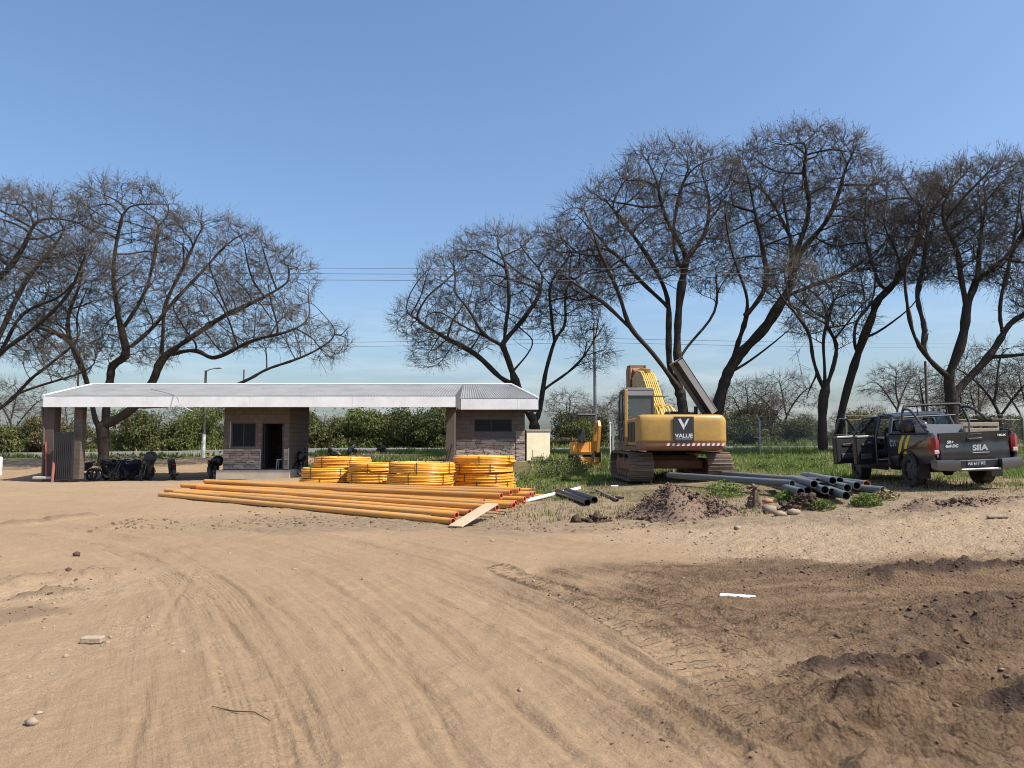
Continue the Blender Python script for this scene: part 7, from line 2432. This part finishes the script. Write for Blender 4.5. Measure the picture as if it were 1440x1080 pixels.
def coil(x, y, z, k, label, rz, tilt=0.0, s=1.0, sz=1.0):
    t = thing('pipe_coil', label, 'pipe coil', (x, y, z), rz, 'coils of yellow pipe')
    t.rotation_euler = (tilt, tilt * .6, rz)
    t.scale = (s, s, sz)
    link('pipe_winding', CM[k % 3], t)
    for q in range(6):
        o = link('strap', SM, t)
        o.rotation_euler = (0, 0, q * PI / 3 + .2)
    return t
def stack(px, d, n, names, s=1.0, off=None, htop=None):
    x = XW(px, d)
    z = max(Z(x, d), Z(x, d - .9)) + .005
    sz = (htop - z) / (n * CH) if htop else 1.0
    for k in range(n):
        dx, dy = (off[k] if off else (pr.uniform(-.05, .05), pr.uniform(-.05, .05)))
        coil(x + dx, d + dy, z + k * CH * sz, k + int(px), names[k], pr.uniform(0, 6.28), pr.uniform(-.008, .008), s, sz)
_o = {2: ['bottom', 'top'], 3: ['bottom', 'middle', 'top'], 4: ['bottom', 'second from bottom', 'third from bottom', 'top']}
stack(681, 24.2, 4, [f'{w_} yellow pipe coil of the tall four coil stack by the end room' for w_ in _o[4]], 1.0, None, P(681, 641, 23.2).z)
stack(593, 22.8, 3, [f'{w_} yellow pipe coil of the broad stack beside the tall four coil stack' for w_ in _o[3]], 1.02, None, P(593, 651, 21.8).z)
stack(531, 24.6, 3, [f'{w_} yellow pipe coil of the stack half hidden behind the broad stack' for w_ in _o[3]], .96, None, P(531, 652, 23.6).z)
stack(464, 25.6, 3, ['bottom yellow pipe coil of the slipped stack nearest the guard room', 'middle yellow pipe coil of the slipped stack nearest the guard room', 'top yellow pipe coil shifted aside on the stack nearest the guard room'], .98, [(0, 0), (.05, .02), (.42, .25)], P(475, 643, 24.9).z)

# ------------------------------------------------------------------ grey pipes
GMt = (M['grey_pipe'], M['grey_pipe_in'], M['grey_pipe'])
GMr = (M['grey_pipe'], M['rust_in'], M['rust_in'])
GG = 'grey pipes in the heap'
def grey(px, py, d, L, az, label, r=.085, drop=0.0, mats=GMt, ez=None):
    R = P(px, py, d)
    a = math.radians(az)
    fx, fy = R.x + L * math.sin(a), d + L * math.cos(a)
    fz = (max(Z(fx, fy) + r + .03, R.z - .02) if ez is None else ez)
    return pipe_thing('grey_pipe', label, 'pipe', (fx, fy, fz), R, r, r - .010, mats, GG, segs=3, n=18)
_g1, _g2, _g3 = 'grey pipe in the bottom layer of the grey heap', 'grey pipe in the upper layer of the grey heap', 'grey pipe at the weedy edge of the grey heap'
for px, py, d, L, lab in ((1126, 692, 15.8, 6, _g1), (1160, 689, 15.9, 6, _g1), (1170, 692, 16.3, 6, _g1), (1190, 697, 15.6, 6, _g1), (1205, 683, 16.6, 6, _g2), (1145, 681, 16.4, 6, _g2), (1171, 676, 16.9, 6, _g2), (1181, 676, 17.3, 6, _g2), (1136, 690, 16.6, 6, _g1), (1192, 686, 16.4, 6, _g2), (1155, 683, 17.2, 6, _g1), (1178, 686, 17.4, 6, _g1)):
    grey(px, py, d, 3.0, 8 + pr.uniform(-4, 5), lab, r=.088)
grey(1219, 681, 17.0, 3.2, 2, 'grey pipe with rusty orange inside at the end of the heap', mats=GMr)
grey(1242, 690, 16.2, 2.2, -14, 'short dark grey pipe lying in the weeds beside the heap', r=.09)
grey(1114, 680, 17.2, 5.0, -22, 'long grey pipe lying in front of the excavator track')
grey(1150, 677, 17.8, 5.0, -13, 'pale grey pipe on top of the heap reaching towards the excavator')
# pale and black pipes on the grass edge
def lone_pipe(name, label, pa, pb, r, m, da, db, lift=0.0, n=10, hollow=True):
    A, B = P(*pa, da), P(*pb, db)
    A.z = Z(A.x, A.y) + r + lift; B.z = Z(B.x, B.y) + r + lift
    for t in np.linspace(0, 1, 9):
        q = A.lerp(B, t)
        over = Z(q.x, q.y) + r * .7 - q.z
        if over > 0:
            A.z += over; B.z += over
    return pipe_thing(name, label, 'pipe', A, B, r, r * .86, (M[m], M['interior'], M[m]), None, segs=2, n=n)
lone_pipe('white_pipe', 'thin white pipe running from the orange stack towards the excavator', (738, 692), (815, 679), .05, 'white_paint', 18.6, 21.5)
lone_pipe('black_pipe', 'near black pipe of the pair lying on the grass edge', (826, 697), (784, 682), .085, 'plastic_black', 17.6, 20.2)
lone_pipe('black_pipe', 'far black pipe of the pair lying on the grass edge', (836, 695), (797, 681), .085, 'plastic_black', 18.0, 20.5)
lone_pipe('black_pipe', 'thin dusty rod lying by itself near the excavator track', (868, 695), (838, 682), .04, 'bag_brown', 18.2, 20.6)
lone_pipe('black_pipe', 'second thin dusty rod crossing the first near the excavator', (876, 692), (832, 682), .03, 'bag_brown', 18.6, 20.4)
x, y = G(864, 678, .42)
tag(MB().box((0, 0, .02), (.22, .10, .04), b=.01).build('wood_offcut', M['white_paint'], None, 30, (x, y, Z(x, y))), 'small white offcut lying at the foot of the excavator track', 'offcut')

# ------------------------------------------------------------------ poles, fence and wires
def pole(label, px, d, ztop, r0, r1, m, white=0.0, arm=False, cross=True, name='utility_pole'):
    x = XW(px, d)
    z = Z(x, d)
    t = thing(name, label, 'pole', (x, d, z))
    MB().cyl((0, 0, -.2), (0, 0, ztop - z), r0, r1, 12).build('shaft', M[m], t)
    if white:
        MB().cyl((0, 0, -.1), (0, 0, white), r0 + .004, r0 + .002, 12).build('white_band', M['white_paint'], t)
    if arm:
        MB().tube([(0, 0, ztop - z - .1), (.25, -.1, ztop - z + .05), (.75, -.3, ztop - z + .12)], .03, 6).build('lamp_arm', M['galv'], t)
        MB().box((.95, -.38, ztop - z + .11), (.45, .16, .08), Matrix.Rotation(-.38, 3, 'Z'), b=.03).build('lamp_head', M['galv'], t)
    if cross:
        MB().box((0, 0, ztop - z - .35), (.6, .06, .07), b=.01).build('cross_arm', M['wood_pole'], t)
        for s in (-.25, 0, .25):
            MB().lathe([(.03, 0), (.05, .05), (.035, .09), (.05, .12), (.02, .16)], (s, 0, ztop - z - .30), (0, 0, 1), 8).build('insulator', M['concrete'], t)
    return t
pole('utility pole with pale weathered shaft beside the small excavator', 837, 45.5, P(835, 455, 45.5).z, .115, .08, 'concrete')
pole('dark lamp pole with white painted foot seen between canopy and guard room', 287, 47.0, P(285, 521, 47).z, .11, .07, 'wood_pole', 1.5, arm=True, cross=False)
pole('thin pole rising over the open end of the canopy roof', 107, 47.0, P(107, 488, 47).z, .07, .05, 'wood_pole', cross=False)
pole('slim dark pole standing behind the pickup cab', 1305, 48.0, P(1305, 508, 48).z, .10, .08, 'wood_pole', cross=False)
pole('short slim pole between the tree limb and the canopy roof', 341, 52.0, P(341, 520, 52).z, .07, .05, 'wood_pole', cross=False)
pole('utility pole standing beside the bare tree beyond the canopy end', -260, 45.5, P(835, 460, 45.5).z, .16, .10, 'wood_pole')
pole('utility pole standing beyond the pickup', 1800, 45.5, P(835, 460, 45.5).z, .16, .10, 'wood_pole')
pole('tall utility pole carrying the high wires beyond the canopy end', -330, 36, 10.6, .17, .11, 'wood_pole')
pole('tall utility pole carrying the high wires beyond the pickup', 1810, 36, 10.6, .17, .11, 'wood_pole')
def wire(label, a, b, sag, r=.011):
    a, b = Vector(a), Vector(b)
    pts = [a.lerp(b, t) + Vector((0, 0, -sag * 4 * t * (1 - t))) for t in np.linspace(0, 1, 30)]
    return tag(MB().tube(pts, r, 5).build('power_line', M['wire']), label, 'wire', 'power lines')
xa, xb2 = XW(-330, 36), XW(1810, 36)
for k, py in enumerate((377, 383, 390)):
    z = P(587, py, 36).z
    wire(f'{("topmost", "middle", "lowest")[k]} of the three high power lines crossing the sky', (xa, 36 + .3 * k, z + .35), (xb2, 36 + .3 * k, z + .35), .38, .013 if k else .010)
xa, xm, xb2 = XW(-260, 45.5), XW(837, 45.5), XW(1800, 45.5)
for k, py in enumerate((481, 487)):
    z = P(587, py, 45.5).z
    wire(f'{("upper", "lower")[k]} low power line between the pale utility pole and the canopy side', (xa, 45.5, z + .1), (xm, 45.5, z + .25), .25)
    wire(f'{("upper", "lower")[k]} low power line reaching the pole beyond the pickup', (xm, 45.5, z + .25), (xb2, 45.5, z + .1), .25)
c = P(587, 384, 36.3)
tag(MB().box((0, 0, 0), (.04, .04, .52), b=.008).box((0, 0, .2), (.10, .05, .03)).box((0, 0, -.2), (.10, .05, .03)).build('line_spacer', M['wood_pole'], None, 30, (c.x, c.y, c.z)), 'small spacer clipped on the high wires between the trees', 'spacer')

# fence along the far edge
def fence_post(px, d):
    x = XW(px, d)
    z = Z(x, d)
    t = thing('fence_post', 'pale concrete fence post with bent top in front of the road', 'fence post', (x, d, z), 0, 'concrete fence posts')
    MB().loft([[Vector((sx * .05 + ox, sy * .05, zz)) for sx, sy in ((-1, -1), (1, -1), (1, 1), (-1, 1))] for zz, ox in ((-.2, 0), (1.75, 0), (2.1, -.16))]).build('shaft', M['concrete'], t)
    return x, d, z
YFN = 41.0
posts = [fence_post(px, YFN) for px in (862, 965, 1068, 1190, 1315, 1440)]
def fence_panel(a, b, label):
    n = int((b[0] - a[0]) / .085)
    mb = MB()
    w, Ht = .0035, 1.7
    Lx = b[0] - a[0]
    za, zb_ = a[2] + .05, b[2] + .05
    def base(x):
        return za + (zb_ - za) * (x - a[0]) / Lx
    for k in range(-int(Ht / .085), n):
        for s in (0, 1):
            x0_ = a[0] + k * .085
            x1_ = x0_ + Ht
            t0, t1 = 0.0, 1.0
            if x0_ < a[0]: t0 = (a[0] - x0_) / Ht
            if x1_ > b[0]: t1 = (b[0] - x0_) / Ht
            if t1 - t0 < .03: continue
            p, q = x0_ + Ht * t0, x0_ + Ht * t1
            z0_, z1_ = (t0 * Ht, t1 * Ht) if s == 0 else (Ht - t0 * Ht, Ht - t1 * Ht)
            A, B = Vector((p, YFN - .01 * s, base(p) + z0_)), Vector((q, YFN - .01 * s, base(q) + z1_))
            mb.tube([A, B], w, 3, caps=False)
    for zz in (0.0, Ht, Ht + .25):
        mb.tube([(a[0], YFN, za + zz), (b[0], YFN, zb_ + zz)], .006, 4)
    o = mb.build('chain_link_panel', M['galv'], None, 0)
    return tag(o, label, 'fence')
_fl = ['chain link fence span behind the excavator boom', 'chain link fence span behind the raised hood', 'chain link fence span in front of the short crooked tree', 'chain link fence span behind the open pickup doors', 'chain link fence span behind the pickup tailgate']
for k in range(5):
    fence_panel(posts[k], posts[k + 1], _fl[k])
x = XW(858, 33)
tag(MB().cyl((0, 0, -.1), (0, 0, 2.2), .03, .03, 8).box((0, 0, 2.22), (.09, .09, .06), b=.01).build('marker_post', M['white_paint'], None, 30, (x, 33, Z(x, 33) - .3)), 'thin pale marker post beside the excavator cab', 'post')
# white tank glimpsed at the edge
x = XW(-2, 36)
tb = thing('white_drum', 'white drum standing on the earth beyond the canopy end', 'drum', (x - .05, 36, Z(x, 36)))
MB().lathe([(.02, 0), (.28, 0), (.29, .05), (.28, .3), (.29, .32), (.28, .6), (.29, .85), (.25, .9), (.05, .9)], (0, 0, 0), (0, 0, 1), 20).build('body', M['white_paint'], tb)
MB().lathe([(.04, 0), (.05, .03), (.02, .04)], (.1, 0, .90), (0, 0, 1), 10).build('cap', M['black_metal'], tb)
